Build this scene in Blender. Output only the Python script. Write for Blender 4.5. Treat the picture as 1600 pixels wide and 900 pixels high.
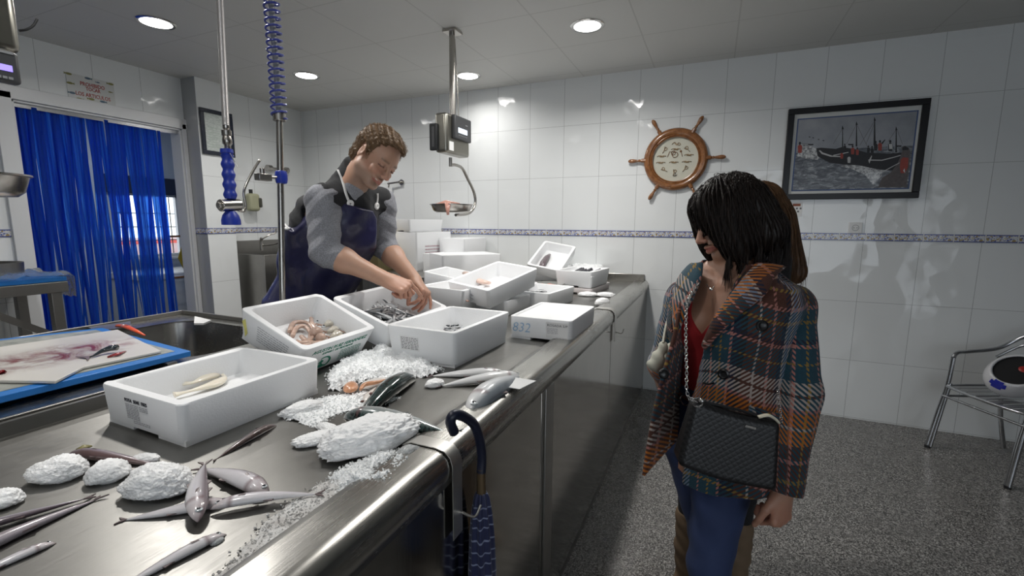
import bpy, bmesh, math, random
import numpy as np
from mathutils import Vector, Matrix, Euler, noise
for _o in list(bpy.data.objects): bpy.data.objects.remove(_o)
random.seed(7); RNG = np.random.default_rng(11)
SC = bpy.context.scene; COL = SC.collection
R_ = math.radians

# ------------------------------------------------------------------ camera
CAM_H = 1.5; FPX = 716.0
_yaw, _pit, _rol = R_(23.5), R_(8.1), R_(0.3)
_f = np.array([-math.sin(_yaw)*math.cos(_pit), math.cos(_yaw)*math.cos(_pit), -math.sin(_pit)])
_r = np.array([math.cos(_yaw), math.sin(_yaw), 0.0]); _u = np.cross(_r, _f)
_r, _u = math.cos(_rol)*_r+math.sin(_rol)*_u, -math.sin(_rol)*_r+math.cos(_rol)*_u
cam_d = bpy.data.cameras.new('camera'); cam = bpy.data.objects.new('camera', cam_d); COL.objects.link(cam)
cam_d.sensor_width = 36; cam_d.lens = 36*FPX/1600; cam_d.clip_start = .03
_m = Matrix(((_r[0], _u[0], -_f[0], 0), (_r[1], _u[1], -_f[1], 0), (_r[2], _u[2], -_f[2], CAM_H), (0, 0, 0, 1)))
cam.matrix_world = _m
SC.camera = cam
# the photograph's own perspective, to turn a measured point into a place in the room
def _ray(px, py): return _f+_r*(px-800)/FPX-_u*(py-450)/FPX
def PZ(px, py, z):
    d = _ray(px, py); t = (z-CAM_H)/d[2]; return np.array([0, 0, CAM_H])+d*t
def PD(px, py, d): return np.array([0, 0, CAM_H])+_ray(px, py)*d
def PX(px, py, x): d = _ray(px, py); return np.array([0, 0, CAM_H])+d*(x/d[0])
def PY(px, py, y): d = _ray(px, py); return np.array([0, 0, CAM_H])+d*(y/d[1])

# ------------------------------------------------------------------ colour management, world, lamps
SC.view_settings.view_transform = 'Standard'; SC.view_settings.look = 'None'
SC.view_settings.gamma = 1; SC.view_settings.use_curve_mapping = False
SC.view_settings.exposure = 0.12
W = bpy.data.worlds.new('World'); SC.world = W; W.use_nodes = True
W.node_tree.nodes['Background'].inputs[0].default_value = (.86, .93, 1, 1)
W.node_tree.nodes['Background'].inputs[1].default_value = 1.9
CEIL = 2.785; FARY = 4.18; LEFTX = -4.54; RIGHTX = 3.3; BACKY = -2.6
LAMPS = [(-3.42, 2.01), (-3.39, 3.2), (-2.07, 3.76), (-.84, 3.15), (-.86, 2.05), (-2.1, 1.35), (-1.15, .2), (-1.6, -1.2)]
LAMP_P = [8.5, 8.5, 5.5, 14, 12, 13, 6, 4]
def area(name, loc, rot, size, power, col, shape='RECTANGLE', size_y=None, spread=180):
    l = bpy.data.lights.new(name, 'AREA'); l.shape = shape; l.size = size
    if size_y: l.size_y = size_y
    l.energy = power; l.color = col; l.spread = R_(spread)
    o = bpy.data.objects.new(name, l); COL.objects.link(o); o.location = loc; o.rotation_euler = rot; return o
# daylight through the shop window in the wall behind the camera
day = area('daylight', (1.6, BACKY+.06, 1.6), (R_(90), 0, 0), 2.4, 3, (.70, .85, 1), size_y=1.9)
for i, (x, y) in enumerate(LAMPS):
    area('lamp_light', (x, y, CEIL-.03), (0, 0, 0), .15, LAMP_P[i], (1, .975, .94), 'DISK', spread=158)
area('lamp_light', (-5.9, 2.6, 2.75), (0, 0, 0), .5, 10, (.88, .94, 1))  # unseen light added to brighten the back room

# ------------------------------------------------------------------ node helpers
class NT:
    def __init__(s, name):
        s.m = bpy.data.materials.new(name); s.m.use_nodes = True; s.t = s.m.node_tree; s.n = s.t.nodes
        s.b = s.n['Principled BSDF']
    def new(s, ty, **kw):
        n = s.n.new(ty)
        for k, v in kw.items(): setattr(n, k, v)
        return n
    def put(s, sock, v):
        if hasattr(v, 'is_output'): s.t.links.new(v, sock)
        elif isinstance(v, (tuple, list)) and len(v) == 3 and sock.type == 'RGBA': sock.default_value = (*v, 1)
        else: sock.default_value = v
    def math(s, op, a, b=0.0, c=None):
        n = s.new('ShaderNodeMath', operation=op); s.put(n.inputs[0], a); s.put(n.inputs[1], b)
        if c is not None: s.put(n.inputs[2], c)
        return n.outputs[0]
    def mix(s, f, a, b):
        n = s.new('ShaderNodeMix', data_type='RGBA'); s.put(n.inputs[0], f); s.put(n.inputs[6], a); s.put(n.inputs[7], b); return n.outputs[2]
    def pos(s): return s.new('ShaderNodeNewGeometry').outputs['Position']
    def obj(s): return s.new('ShaderNodeTexCoord').outputs['Object']
    def attr(s, name): return s.new('ShaderNodeAttribute', attribute_name=name)
    def sep(s, v):
        n = s.new('ShaderNodeSeparateXYZ'); s.put(n.inputs[0], v); return n.outputs
    def comb(s, x, y, z):
        n = s.new('ShaderNodeCombineXYZ'); s.put(n.inputs[0], x); s.put(n.inputs[1], y); s.put(n.inputs[2], z); return n.outputs[0]
    def scale(s, v, k):
        n = s.new('ShaderNodeVectorMath', operation='MULTIPLY'); s.put(n.inputs[0], v); n.inputs[1].default_value = k if isinstance(k, tuple) else (k, k, k); return n.outputs[0]
    def noise(s, v, sc, det=3, rough=.55, dist=0):
        n = s.new('ShaderNodeTexNoise'); s.put(n.inputs['Vector'], v); n.inputs['Scale'].default_value = sc; n.inputs['Detail'].default_value = det
        n.inputs['Roughness'].default_value = rough; n.inputs['Distortion'].default_value = dist; return n.outputs[0]
    def vor(s, v, sc, feat='F1', out='Distance', rnd=1):
        n = s.new('ShaderNodeTexVoronoi', feature=feat); s.put(n.inputs['Vector'], v); n.inputs['Scale'].default_value = sc; n.inputs['Randomness'].default_value = rnd; return n.outputs[out]
    def ramp(s, f, *st):
        n = s.new('ShaderNodeValToRGB'); s.put(n.inputs[0], f); e = n.color_ramp.elements
        while len(e) < len(st): e.new(.5)
        for q, (p, c) in zip(e, st): q.position = p; q.color = (*c, 1) if isinstance(c, (tuple, list)) else (c, c, c, 1)
        return n.outputs[0]
    def bump(s, h, strength=.3, dist=.01, nrm=None):
        n = s.new('ShaderNodeBump'); s.put(n.inputs['Height'], h); n.inputs['Strength'].default_value = strength; n.inputs['Distance'].default_value = dist
        if nrm is not None: s.put(n.inputs['Normal'], nrm)
        return n.outputs[0]
    def set(s, **kw):
        names = dict(col='Base Color', rough='Roughness', metal='Metallic', spec='Specular IOR Level', nrm='Normal', trans='Transmission Weight', coat='Coat Weight', coatr='Coat Roughness',
                     sss='Subsurface Weight', sssr='Subsurface Radius', ssss='Subsurface Scale', em='Emission Color', ems='Emission Strength', alpha='Alpha', ior='IOR', sheen='Sheen Weight', aniso='Anisotropic')
        for k, v in kw.items(): s.put(s.b.inputs[names[k]], v)
        return s.m
_mc = {}
def M(name, col, rough=.5, metal=0, bump=None, var=None, **kw):
    """plain surface with slight procedural variation: var=(scale, amount), bump=(scale, strength, distance)"""
    if name in _mc: return _mc[name]
    t = NT(name); o = t.obj()
    if var:
        n = t.noise(o, var[0], 4); t.set(col=t.mix(n, tuple(max(0, c*(1-var[1])) for c in col), tuple(min(1, c*(1+var[1])) for c in col)))
    else: t.set(col=col)
    t.set(rough=rough, metal=metal)
    if bump: t.set(nrm=t.bump(t.noise(o, bump[0], 4), bump[1], bump[2]))
    if kw: t.set(**kw)
    _mc[name] = t.m; return t.m

# ------------------------------------------------------------------ object helpers
ROOTS = {}
def tag(o, label=None, cat=None, group=None, kind=None):
    if label: o['label'] = label
    if cat: o['category'] = cat
    if group: o['group'] = group
    if kind: o['kind'] = kind
    return o
def thing(name, label, cat, loc=(0, 0, 0), rot=(0, 0, 0), group=None, scale=1.0):
    o = bpy.data.objects.new(name, None); COL.objects.link(o); o.empty_display_size = .05
    o.location = loc; o.rotation_euler = rot; o.scale = (scale,)*3
    ROOTS[o] = Matrix.LocRotScale(Vector(loc), Euler(rot), Vector((scale,)*3))
    return tag(o, label, cat, group)
class MB:
    """collects shapes for one mesh"""
    def __init__(s): s.v = []; s.f = []; s.mi = []
    def add(s, V, F, m=0):
        n = len(s.v); s.v += [tuple(map(float, p)) for p in V]; s.f += [tuple(i+n for i in f) for f in F]; s.mi += [m]*len(F); return s
    def box(s, c, d, rot=None, m=0, rm=None):
        c = Vector(c); hx, hy, hz = d[0]/2, d[1]/2, d[2]/2
        mt = rm if rm is not None else (Euler(rot).to_matrix() if rot else None)
        P = [Vector((x*hx, y*hy, z*hz)) for z in (-1, 1) for x, y in ((-1, -1), (1, -1), (1, 1), (-1, 1))]
        P = [(mt@p if mt else p)+c for p in P]
        return s.add(P, [(0, 3, 2, 1), (4, 5, 6, 7), (0, 1, 5, 4), (1, 2, 6, 5), (2, 3, 7, 6), (3, 0, 4, 7)], m)
    def bar(s, a, b, w, h, m=0, up=(0, 0, 1)):
        a, b = Vector(a), Vector(b); z = (b-a); L = z.length; z.normalize(); x = z.cross(Vector(up))
        if x.length < 1e-4: x = z.cross(Vector((0, 1, 0)))
        x.normalize(); y = z.cross(x); rm = Matrix((x, y, z)).transposed()
        return s.box((a+b)/2, (w, h, L), m=m, rm=rm)
    def tube(s, pts, r, n=12, m=0, caps=True, flat=None):
        P = [Vector(p) for p in pts]; k = len(P); rs = r if isinstance(r, (list, tuple)) else [r]*k
        V, F = [], []; ref = None
        for i, p in enumerate(P):
            t = (P[min(i+1, k-1)]-P[max(i-1, 0)]); t.normalize()
            if ref is None: ref = t.cross(Vector((0, 0, 1))) if abs(t.z) < .9 else t.cross(Vector((0, 1, 0)))
            ref = ref-t*ref.dot(t)
            if ref.length < 1e-6: ref = t.orthogonal()
            ref.normalize(); q = t.cross(ref)
            for j in range(n):
                a = 2*math.pi*j/n; V.append(p+(ref*math.cos(a)+q*math.sin(a)*(flat or 1))*rs[i])
        for i in range(k-1):
            for j in range(n):
                a, b = i*n+j, i*n+(j+1) % n; F.append((a, b, b+n, a+n))
        if caps: F.append(tuple(range(n-1, -1, -1))); F.append(tuple(range((k-1)*n, k*n)))
        return s.add(V, F, m)
    def cyl(s, a, b, r0, r1=None, n=20, m=0, caps=True): return s.tube([a, b], [r0, r0 if r1 is None else r1], n, m, caps)
    def lathe(s, prof, c=(0, 0, 0), axis=(0, 0, 1), n=28, m=0, close=False):
        ax = Vector(axis).normalized(); x = ax.orthogonal().normalized(); y = ax.cross(x); c = Vector(c); V, F = [], []
        for r, h in prof:
            for j in range(n):
                a = 2*math.pi*j/n; V.append(c+ax*h+(x*math.cos(a)+y*math.sin(a))*r)
        k = len(prof)
        for i in range(k if close else k-1):
            for j in range(n):
                a, b = i*n+j, i*n+(j+1) % n; a2, b2 = ((i+1) % k)*n+j, ((i+1) % k)*n+(j+1) % n; F.append((a, b, b2, a2))
        if not close:
            if prof[0][0] > 1e-5: F.append(tuple(range(n-1, -1, -1)))
            if prof[-1][0] > 1e-5: F.append(tuple(range((k-1)*n, k*n)))
        return s.add(V, F, m)
    def ell(s, c, r, rm=None, n=14, m=0):
        c = Vector(c); V, F = [], []; k = max(4, n//2)
        for i in range(1, k):
            th = math.pi*i/k
            for j in range(n):
                a = 2*math.pi*j/n; p = Vector((math.sin(th)*math.cos(a)*r[0], math.sin(th)*math.sin(a)*r[1], math.cos(th)*r[2]))
                V.append((rm@p if rm else p)+c)
        for q in (Vector((0, 0, r[2])), Vector((0, 0, -r[2]))): V.append((rm@q if rm else q)+c)
        t, b = len(V)-2, len(V)-1
        for i in range(k-2):
            for j in range(n): F.append((i*n+j, (i+1)*n+j, (i+1)*n+(j+1) % n, i*n+(j+1) % n))
        for j in range(n): F.append((t, j, (j+1) % n)); F.append((b, (k-2)*n+(j+1) % n, (k-2)*n+j))
        return s.add(V, F, m)
    def prism(s, poly, fn, t0, t1, m=0):
        """poly: 2-D outline; fn(u, v, w) places a point; thickness from w=t0 to t1"""
        n = len(poly); V = [fn(u, v, t0) for u, v in poly]+[fn(u, v, t1) for u, v in poly]
        F = [tuple(range(n-1, -1, -1)), tuple(range(n, 2*n))]+[(i, (i+1) % n, (i+1) % n+n, i+n) for i in range(n)]
        return s.add(V, F, m)
    def build(s, name, mats, parent=None, smooth=False, bevel=0, local=False, seg=2, attrs=None, angle=40, weld=False):
        return mesh_obj(name, s.v, s.f, mats, parent, smooth, bevel, local, seg, attrs, s.mi, angle, weld)
def _root(p):
    while p.parent: p = p.parent
    return p
def mesh_obj(name, V, F, mats, parent=None, smooth=False, bevel=0, local=False, seg=2, attrs=None, mi=None, angle=40, weld=False):
    V = np.asarray(V, float).reshape(-1, 3); org = None
    if parent is None:
        lo, hi = V.min(0), V.max(0); org = np.array([(lo[0]+hi[0])/2, (lo[1]+hi[1])/2, lo[2]])
        if not local: V = V-org
    elif not local:
        Mi = np.array(ROOTS[_root(parent)].inverted()); V = V@Mi[:3, :3].T+Mi[:3, 3]
    me = bpy.data.meshes.new(name); me.from_pydata(V.tolist(), [], [list(map(int, f)) for f in F]); me.update()
    for m in (mats if isinstance(mats, (list, tuple)) else [mats]): me.materials.append(m)
    if mi is not None and len(me.materials) > 1: me.polygons.foreach_set('material_index', mi)
    if weld or smooth:
        bm = bmesh.new(); bm.from_mesh(me)
        if weld: bmesh.ops.remove_doubles(bm, verts=bm.verts, dist=1e-5)
        bmesh.ops.recalc_face_normals(bm, faces=bm.faces); bm.to_mesh(me); bm.free()
    if smooth: me.shade_smooth()
    if smooth and angle < 180 and not attrs:
        try: me.set_sharp_from_angle(angle=R_(angle))
        except Exception: pass
    if attrs:
        for k, a in attrs.items():
            a = np.asarray(a, float)
            if k == 'col':
                at = me.attributes.new(k, 'FLOAT_COLOR', 'POINT'); at.data.foreach_set('color', np.c_[a, np.ones(len(a))].astype('f').ravel())
            else:
                at = me.attributes.new(k, 'FLOAT_VECTOR', 'POINT'); at.data.foreach_set('vector', a.astype('f').ravel())
    o = bpy.data.objects.new(name, me); COL.objects.link(o)
    if parent is not None: o.parent = parent
    elif not local: o.location = org; ROOTS[o] = Matrix.Translation(Vector(org))
    else: ROOTS[o] = Matrix.Identity(4)
    if bevel:
        b = o.modifiers.new('bevel', 'BEVEL'); b.width = bevel; b.segments = seg; b.limit_method = 'ANGLE'; b.angle_limit = R_(35); b.harden_normals = False
        me.shade_smooth()
        try: me.set_sharp_from_angle(angle=R_(50))
        except Exception: pass
    return o
def copy_tree(o, parent=None):
    c = o.copy(); COL.objects.link(c)
    if parent is not None: c.parent = parent
    for ch in list(o.children): copy_tree(ch, c)
    return c
def text_mesh(txt, size, mat, parent, place, name='lettering', width=None, extr=.0006, align='LEFT', italic=0, bold=0):
    """writing as thin raised lettering; place(u, v, w) puts text-plane points in the world"""
    cu = bpy.data.curves.new('lettering', 'FONT'); cu.body = txt; cu.size = size; cu.extrude = extr; cu.align_x = align; cu.resolution_u = 2; cu.shear = italic; cu.offset = bold
    to = bpy.data.objects.new('tmp_text', cu); COL.objects.link(to)
    dg = bpy.context.evaluated_depsgraph_get(); me = bpy.data.meshes.new_from_object(to.evaluated_get(dg))
    bpy.data.objects.remove(to); V = np.array([v.co[:] for v in me.vertices]); F = [tuple(p.vertices) for p in me.polygons]; bpy.data.meshes.remove(me)
    if width:
        k = width/max(1e-6, V[:, 0].max()-V[:, 0].min()); V[:, 0] *= k
    P = [place(*p) for p in V]
    return mesh_obj(name, P, F, mat, parent)
def spline(pts, n=8):
    P = [np.array(p, float) for p in pts]; out = []
    for i in range(len(P)-1):
        p0, p1, p2, p3 = P[max(i-1, 0)], P[i], P[i+1], P[min(i+2, len(P)-1)]
        for k in range(n):
            t = k/n; out.append(.5*((2*p1)+(-p0+p2)*t+(2*p0-5*p1+4*p2-p3)*t*t+(-p0+3*p1-3*p2+p3)*t**3))
    out.append(P[-1]); return out
# ------------------------------------------------------------------ materials
def _tile(name, axis, u0, base=(.80, .82, .82), du=.3335):
    t = NT(name); p = t.pos(); x, y, z = t.sep(p)[:3]; u = x if axis == 'x' else y
    fu = t.math('FRACT', t.math('DIVIDE', t.math('SUBTRACT', u, u0-100*du), du))
    lu = t.math('LESS_THAN', t.math('ABSOLUTE', t.math('SUBTRACT', fu, .5)), .4955)   # 1 inside
    mask = lu
    for zs in (2.376, 1.918, 1.435, 1.383, .922, .465, .01):
        mask = t.math('MULTIPLY', mask, t.math('GREATER_THAN', t.math('ABSOLUTE', t.math('SUBTRACT', z, zs)), .0013))
    cell = t.comb(t.math('FLOOR', t.math('DIVIDE', t.math('SUBTRACT', u, u0-100*du), du)), t.math('FLOOR', t.math('DIVIDE', t.math('SUBTRACT', z, .01), .4535)), 0)
    w = t.new('ShaderNodeTexWhiteNoise'); t.put(w.inputs['Vector'], cell)
    c = t.mix(w.outputs['Value'], tuple(b*.975 for b in base), base)
    t.set(col=t.mix(mask, (.42, .43, .43), c), rough=.07, spec=.5)
    # slow hand-pressed facets in the glaze
    v = t.new('ShaderNodeTexVoronoi', feature='F1'); t.put(v.inputs['Vector'], t.comb(t.math('ADD', u, t.math('MULTIPLY', t.noise(p, 3, 1), .1)), 0, t.math('MULTIPLY', z, .8))); v.inputs['Scale'].default_value = 9
    h = t.math('ADD', t.math('MULTIPLY', v.outputs['Distance'], .7), t.math('MULTIPLY', t.noise(p, 7, 1), .5))
    t.set(nrm=t.bump(t.math('ADD', t.math('MULTIPLY', h, .8), t.math('MULTIPLY', mask, .12)), .34, .012))
    return t.m
TILE_X = _tile('white_wall_tile_far', 'x', .0276)
TILE_Y = _tile('white_wall_tile_left', 'y', 2.83)
def _band():
    t = NT('glazed_border_tile'); p = t.pos(); x, y, z = t.sep(p)[:3]; u = t.math('ADD', x, y)
    v = t.math('DIVIDE', t.math('SUBTRACT', z, 1.383), .052)
    fu = t.math('MULTIPLY', t.math('FRACT', t.math('DIVIDE', t.math('ADD', u, 50), .1668)), .1668)
    q = t.comb(fu, 0, z)
    a = t.noise(q, 70, 3, .6, 1.2); b = t.noise(q, 42, 2, .5, .8)
    c = t.ramp(a, (.40, (.06, .09, .32)), (.46, (.45, .48, .62)), (.55, (.75, .76, .74)), (.68, (.5, .45, .30)))
    c = t.mix(t.math('GREATER_THAN', b, .60), c, (.36, .27, .12))
    edge = t.math('GREATER_THAN', t.math('ABSOLUTE', t.math('SUBTRACT', v, .5)), .38)
    c = t.mix(edge, c, (.05, .08, .33))
    j = t.math('LESS_THAN', fu, .006); c = t.mix(j, c, (.7, .7, .68))
    return t.set(col=c, rough=.12)
BAND = _band()
def _floor():
    t = NT('speckled_terrazzo'); p = t.pos()
    n = t.vor(p, 210, out='Color'); g = t.new('ShaderNodeRGBToBW'); t.put(g.inputs[0], n)
    c = t.ramp(g.outputs[0], (.15, (.028, .028, .026)), (.36, (.10, .096, .092)), (.62, (.21, .20, .19)), (.85, (.42, .41, .39)))
    x, y, z = t.sep(p)[:3]
    m = None
    for q, o in ((x, .08), (y, .22)):
        f = t.math('FRACT', t.math('DIVIDE', t.math('ADD', q, 40+o), .4))
        k = t.math('LESS_THAN', f, .006); m = k if m is None else t.math('MAXIMUM', m, k)
    c = t.mix(t.math('MULTIPLY', m, .55), c, (.06, .06, .055))
    return t.set(col=c, rough=t.ramp(t.noise(p, 4, 4), (.3, .16), (.7, .34)))
FLOOR = _floor()
def _ceil():
    t = NT('white_ceiling_panel'); p = t.pos(); x, y, z = t.sep(p)[:3]; m = None
    for q, o in ((x, .53), (y, .75)):
        f = t.math('ABSOLUTE', t.math('SUBTRACT', t.math('FRACT', t.math('DIVIDE', t.math('ADD', q, 60+o), .6)), .0))
        k = t.math('MAXIMUM', t.math('LESS_THAN', f, .007), t.math('GREATER_THAN', f, .993)); m = k if m is None else t.math('MAXIMUM', m, k)
    c = t.mix(m, (.62, .62, .60), (.50, .50, .48))
    c = t.mix(t.math('MULTIPLY', t.noise(p, 1.3, 3), .25), c, (.5, .5, .47))
    return t.set(col=c, rough=.6, nrm=t.bump(t.math('MULTIPLY', m, -1), .6, .004))
CEILM = _ceil()
def _steel(name, base=(.47, .46, .44), r0=.20, r1=.38, stretch=(2, 60, 60), grime=.35, bstr=.05):
    t = NT(name); p = t.pos()
    s1 = t.noise(t.scale(p, stretch), 6, 4); s2 = t.noise(p, 5, 5, .65)
    c = t.mix(t.math('MULTIPLY', t.ramp(s2, (.4, 0.), (.75, 1.)), grime), base, tuple(b*.62 for b in base))
    c = t.mix(t.math('MULTIPLY', s1, .3), c, tuple(b*.8 for b in base))
    return t.set(col=c, metal=1, rough=t.ramp(t.math('ADD', t.math('MULTIPLY', s1, .4), t.math('MULTIPLY', s2, .6)), (.3, r0), (.7, r1)), nrm=t.bump(s1, bstr, .002))
STEEL_TOP = _steel('wet_brushed_steel', (.255, .25, .235), .28, .46, (60, 2, 60), .4)
for _k, _v in (('Coat Weight', .30), ('Coat Roughness', .06), ('Coat IOR', 1.33)): STEEL_TOP.node_tree.nodes['Principled BSDF'].inputs[_k].default_value = _v
STEEL_RIM = _steel('polished_steel_edge', (.48, .47, .44), .18, .33, (60, 1.5, 60), .3)
STEEL_PANEL = _steel('brushed_steel_panel', (.40, .385, .355), .07, .18, (60, 60, 1.5), .35, .03)
STEEL_D = _steel('dull_steel', (.36, .35, .33), .28, .45)
CHROME = M('chrome', (.62, .61, .60), .12, 1)
NICKEL = M('worn_nickel', (.45, .43, .40), .27, 1, bump=(60, .1, .002))
ALU = M('aluminium', (.56, .57, .59), .2, 1, bump=(80, .05, .001))
BLACKP = M('black_plastic', (.015, .016, .018), .42, bump=(120, .1, .001))
GREYP = M('dark_grey_plastic', (.06, .062, .066), .45, bump=(150, .1, .001))
BLUEP = M('blue_rubber', (.012, .035, .33), .42, bump=(90, .08, .002))
FOAM = NT('white_polystyrene'); _o = FOAM.obj(); _e = FOAM.vor(_o, 190, out='Distance')
FOAM.set(col=(.83, .84, .85), rough=.62, nrm=FOAM.bump(_e, .22, .0012), sss=.12, sssr=(1, 1, 1), ssss=.01); FOAM = FOAM.m
FOAM_PINK = M('stained_polystyrene', (.80, .74, .73), .6, bump=(150, .15, .001), var=(9, .05))
WOOD = NT('varnished_wood'); _o = WOOD.obj(); _g = WOOD.noise(WOOD.scale(_o, (6, 30, 6)), 5, 5)
WOOD.set(col=WOOD.ramp(_g, (.3, (.14, .05, .016)), (.55, (.26, .105, .035)), (.8, (.34, .16, .06))), rough=.25, coat=.5, coatr=.1); WOOD = WOOD.m
WHITEP = M('white_plastic', (.78, .78, .77), .35)
INK = M('dark_ink', (.05, .05, .06), .6); INKG = M('green_ink', (.02, .22, .14), .6); INKB = M('blue_marker', (.32, .50, .70), .6)
INKP = M('faint_grey_print', (.42, .42, .44), .6); PAPER = M('paper_label', (.86, .86, .85), .6)
_ice = NT('crushed_ice'); _o = _ice.pos(); _h = _ice.math('ADD', _ice.noise(_o, 110, 4, .7), _ice.vor(_o, 160))
ICE = _ice.set(col=(.93, .945, .95), rough=.55, nrm=_ice.bump(_h, .5, .0015), spec=.3)
_il = NT('packed_ice'); _o = _il.pos(); _h = _il.math('ADD', _il.noise(_o, 260, 4, .75), _il.vor(_o, 330))
ICE_L = _il.set(col=(.97, .98, .985), rough=.38, sss=.35, sssr=(1, 1, 1), ssss=.008, nrm=_il.bump(_h, .4, .0012), spec=.5)
_iw = NT('melting_ice'); _o = _iw.pos(); ICE_W = _iw.set(col=_iw.ramp(_iw.noise(_o, 30, 5, .7), (.3, (.55, .53, .51)), (.65, (.84, .84, .83))), rough=.35, trans=.08, ior=1.15, nrm=_iw.bump(_iw.noise(_o, 140, 4, .7), .8, .004))
_ice2 = NT('clear_ice'); _o = _ice2.pos()
ICE_C = _ice2.set(col=(.88, .91, .92), rough=.18, trans=.55, ior=1.2, nrm=_ice2.bump(_ice2.noise(_o, 90, 4, .7), .6, .004))
_sk = NT('attribute_skin'); _c = _sk.attr('col').outputs['Color']; _o = _sk.obj()
SKIN = _sk.set(col=_sk.mix(_sk.math('MULTIPLY', _sk.noise(_o, 60, 4, .65), .35), _c, _sk.scale(_c, (.78, .66, .62))), rough=.48, sss=.12, sssr=(1, .35, .2), ssss=.008, nrm=_sk.bump(_sk.noise(_o, 170, 3), .22, .0012))
_fm = NT('wet_fish_skin'); _c = _fm.attr('col').outputs['Color']; _o = _fm.obj()
FISH = _fm.set(col=_fm.mix(_fm.math('MULTIPLY', _fm.noise(_o, 55, 4, .6), .5), _c, _fm.scale(_c, .75)), rough=.3, metal=.0, coat=.6, coatr=.12, nrm=_fm.bump(_fm.noise(_fm.scale(_o, (60, 200, 200)), 2, 3), .25, .001))
_mk = NT('mackerel_skin'); _c = _mk.attr('col').outputs['Color']; _o = _mk.obj()
_w = _mk.new('ShaderNodeTexWave', wave_type='BANDS', bands_direction='X'); _mk.put(_w.inputs['Vector'], _o); _w.inputs['Scale'].default_value = 20; _w.inputs['Distortion'].default_value = 9; _w.inputs['Detail'].default_value = 3; _w.inputs['Detail Scale'].default_value = 2.2
_st = _mk.ramp(_w.outputs[0], (.42, 0.), (.56, 1.)); _bk = _mk.attr('pat').outputs['Vector']; _bx = _mk.sep(_bk)[0]
MACK = _mk.set(col=_mk.mix(_mk.math('MULTIPLY', _st, _bx), _c, (.006, .012, .012)), rough=.2, metal=.1, coat=.8, coatr=.06)
# ------------------------------------------------------------------ the room
def struct(name, mb, mats, **kw): return tag(mb.build(name, mats, **kw), kind='structure')
PAINT = M('painted_render', (.62, .63, .64), .7, bump=(40, .1, .002))
PALEB = M('pale_blue_white_tile', (.50, .56, .66), .35)
WHITEF = M('white_lacquered_frame', (.66, .67, .68), .3)
struct('floor', MB().box(((RIGHTX-1.54)/2, (FARY+BACKY)/2, -.05), (RIGHTX+1.54+.2, FARY-BACKY+.4, .1)), FLOOR)
struct('floor', MB().box(((LEFTX-1.56)/2, (FARY+BACKY)/2, .025), (-1.56-LEFTX+.3, FARY-BACKY+.4, .25)), FLOOR)
struct('ceiling', MB().box(((LEFTX+RIGHTX)/2, (FARY+BACKY)/2, CEIL+.05), (RIGHTX-LEFTX+.3, FARY-BACKY+.3, .1)), CEILM)
struct('wall_far', MB().box(((LEFTX+RIGHTX)/2, FARY+.06, 1.4), (RIGHTX-LEFTX+.3, .12, 2.85)), TILE_X)
DARKW = M('dim_grey_wall', (.16, .165, .17), .6)  # unseen walls toned dark so less light bounces to the right side
gy0, gy1, gz = -2.15, -1.05, 2.15
struct('wall_right', MB().box((RIGHTX+.06, (FARY+gy1)/2, 1.4), (.12, FARY-gy1, 2.85)).box((RIGHTX+.06, (BACKY-.12+gy0)/2, 1.4), (.12, gy0-BACKY+.12, 2.85)).box((RIGHTX+.06, (gy0+gy1)/2, (gz+2.83)/2), (.12, gy1-gy0, 2.83-gz)), DARKW)
b = MB()
for y in (gy0+.03, gy1-.03, (gy0+gy1)/2): b.box((RIGHTX+.05, y, gz/2), (.05, .05, gz))
for z in (.04, 1.0, gz-.03): b.box((RIGHTX+.05, (gy0+gy1)/2, z), (.05, gy1-gy0, .07))
struct('door_2', b, ALU)
# wall behind the camera with the shop window
b = MB(); wx0, wx1, wz0, wz1 = .3, 2.9, .55, 2.55
b.box(((LEFTX-.1+wx0)/2, BACKY-.06, 1.4), (wx0-LEFTX+.1, .12, 2.85)).box(((wx1+RIGHTX)/2+.03, BACKY-.06, 1.4), (RIGHTX-wx1+.06, .12, 2.85))
b.box(((wx0+wx1)/2, BACKY-.06, wz0/2), (wx1-wx0, .12, wz0)).box(((wx0+wx1)/2, BACKY-.06, (wz1+2.83)/2), (wx1-wx0, .12, 2.83-wz1))
struct('wall_back', b, DARKW)
b = MB()
for x in (wx0+.03, (wx0+wx1)/2, wx1-.03): b.box((x, BACKY-.05, (wz0+wz1)/2), (.06, .08, wz1-wz0))
for z in (wz0+.03, wz1-.03): b.box(((wx0+wx1)/2, BACKY-.05, z), (wx1-wx0, .07, .06))
struct('window_2', b, ALU)
# left wall with the doorway to the back room
DY0, DY1, DZ = 1.665, 2.79, 2.335
b = MB(); t = .12; xc = LEFTX-t/2
b.box((xc, (BACKY+DY0)/2, 1.4), (t, DY0-BACKY, 2.85)).box((xc, (DY1+FARY)/2+.05, 1.4), (t, FARY-DY1+.1, 2.85)).box((xc, (DY0+DY1)/2, (DZ+2.83)/2), (t, DY1-DY0, 2.83-DZ))
struct('wall_left', b, TILE_Y)
struct('trim_2', MB().box((LEFTX+.095, 2.83+.14, 1.465), (.19, .28, 2.64)), TILE_Y)
b = MB()
b.box((LEFTX+.012, DY0-.045, 1.2), (.03, .09, 2.36)).box((LEFTX+.012, DY1+.018, 1.2), (.03, .036, 2.36)).box((LEFTX+.012, (DY0+DY1)/2-.02, DZ+.045), (.03, DY1-DY0+.17, .09))
b.box((LEFTX-.06, DY0+.008, 1.2), (.14, .016, 2.36)).box((LEFTX-.06, DY1-.008, 1.2), (.14, .016, 2.36)).box((LEFTX-.06, (DY0+DY1)/2, DZ-.008), (.14, DY1-DY0, .016))
struct('door_1', b, WHITEF, bevel=.003)
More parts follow.
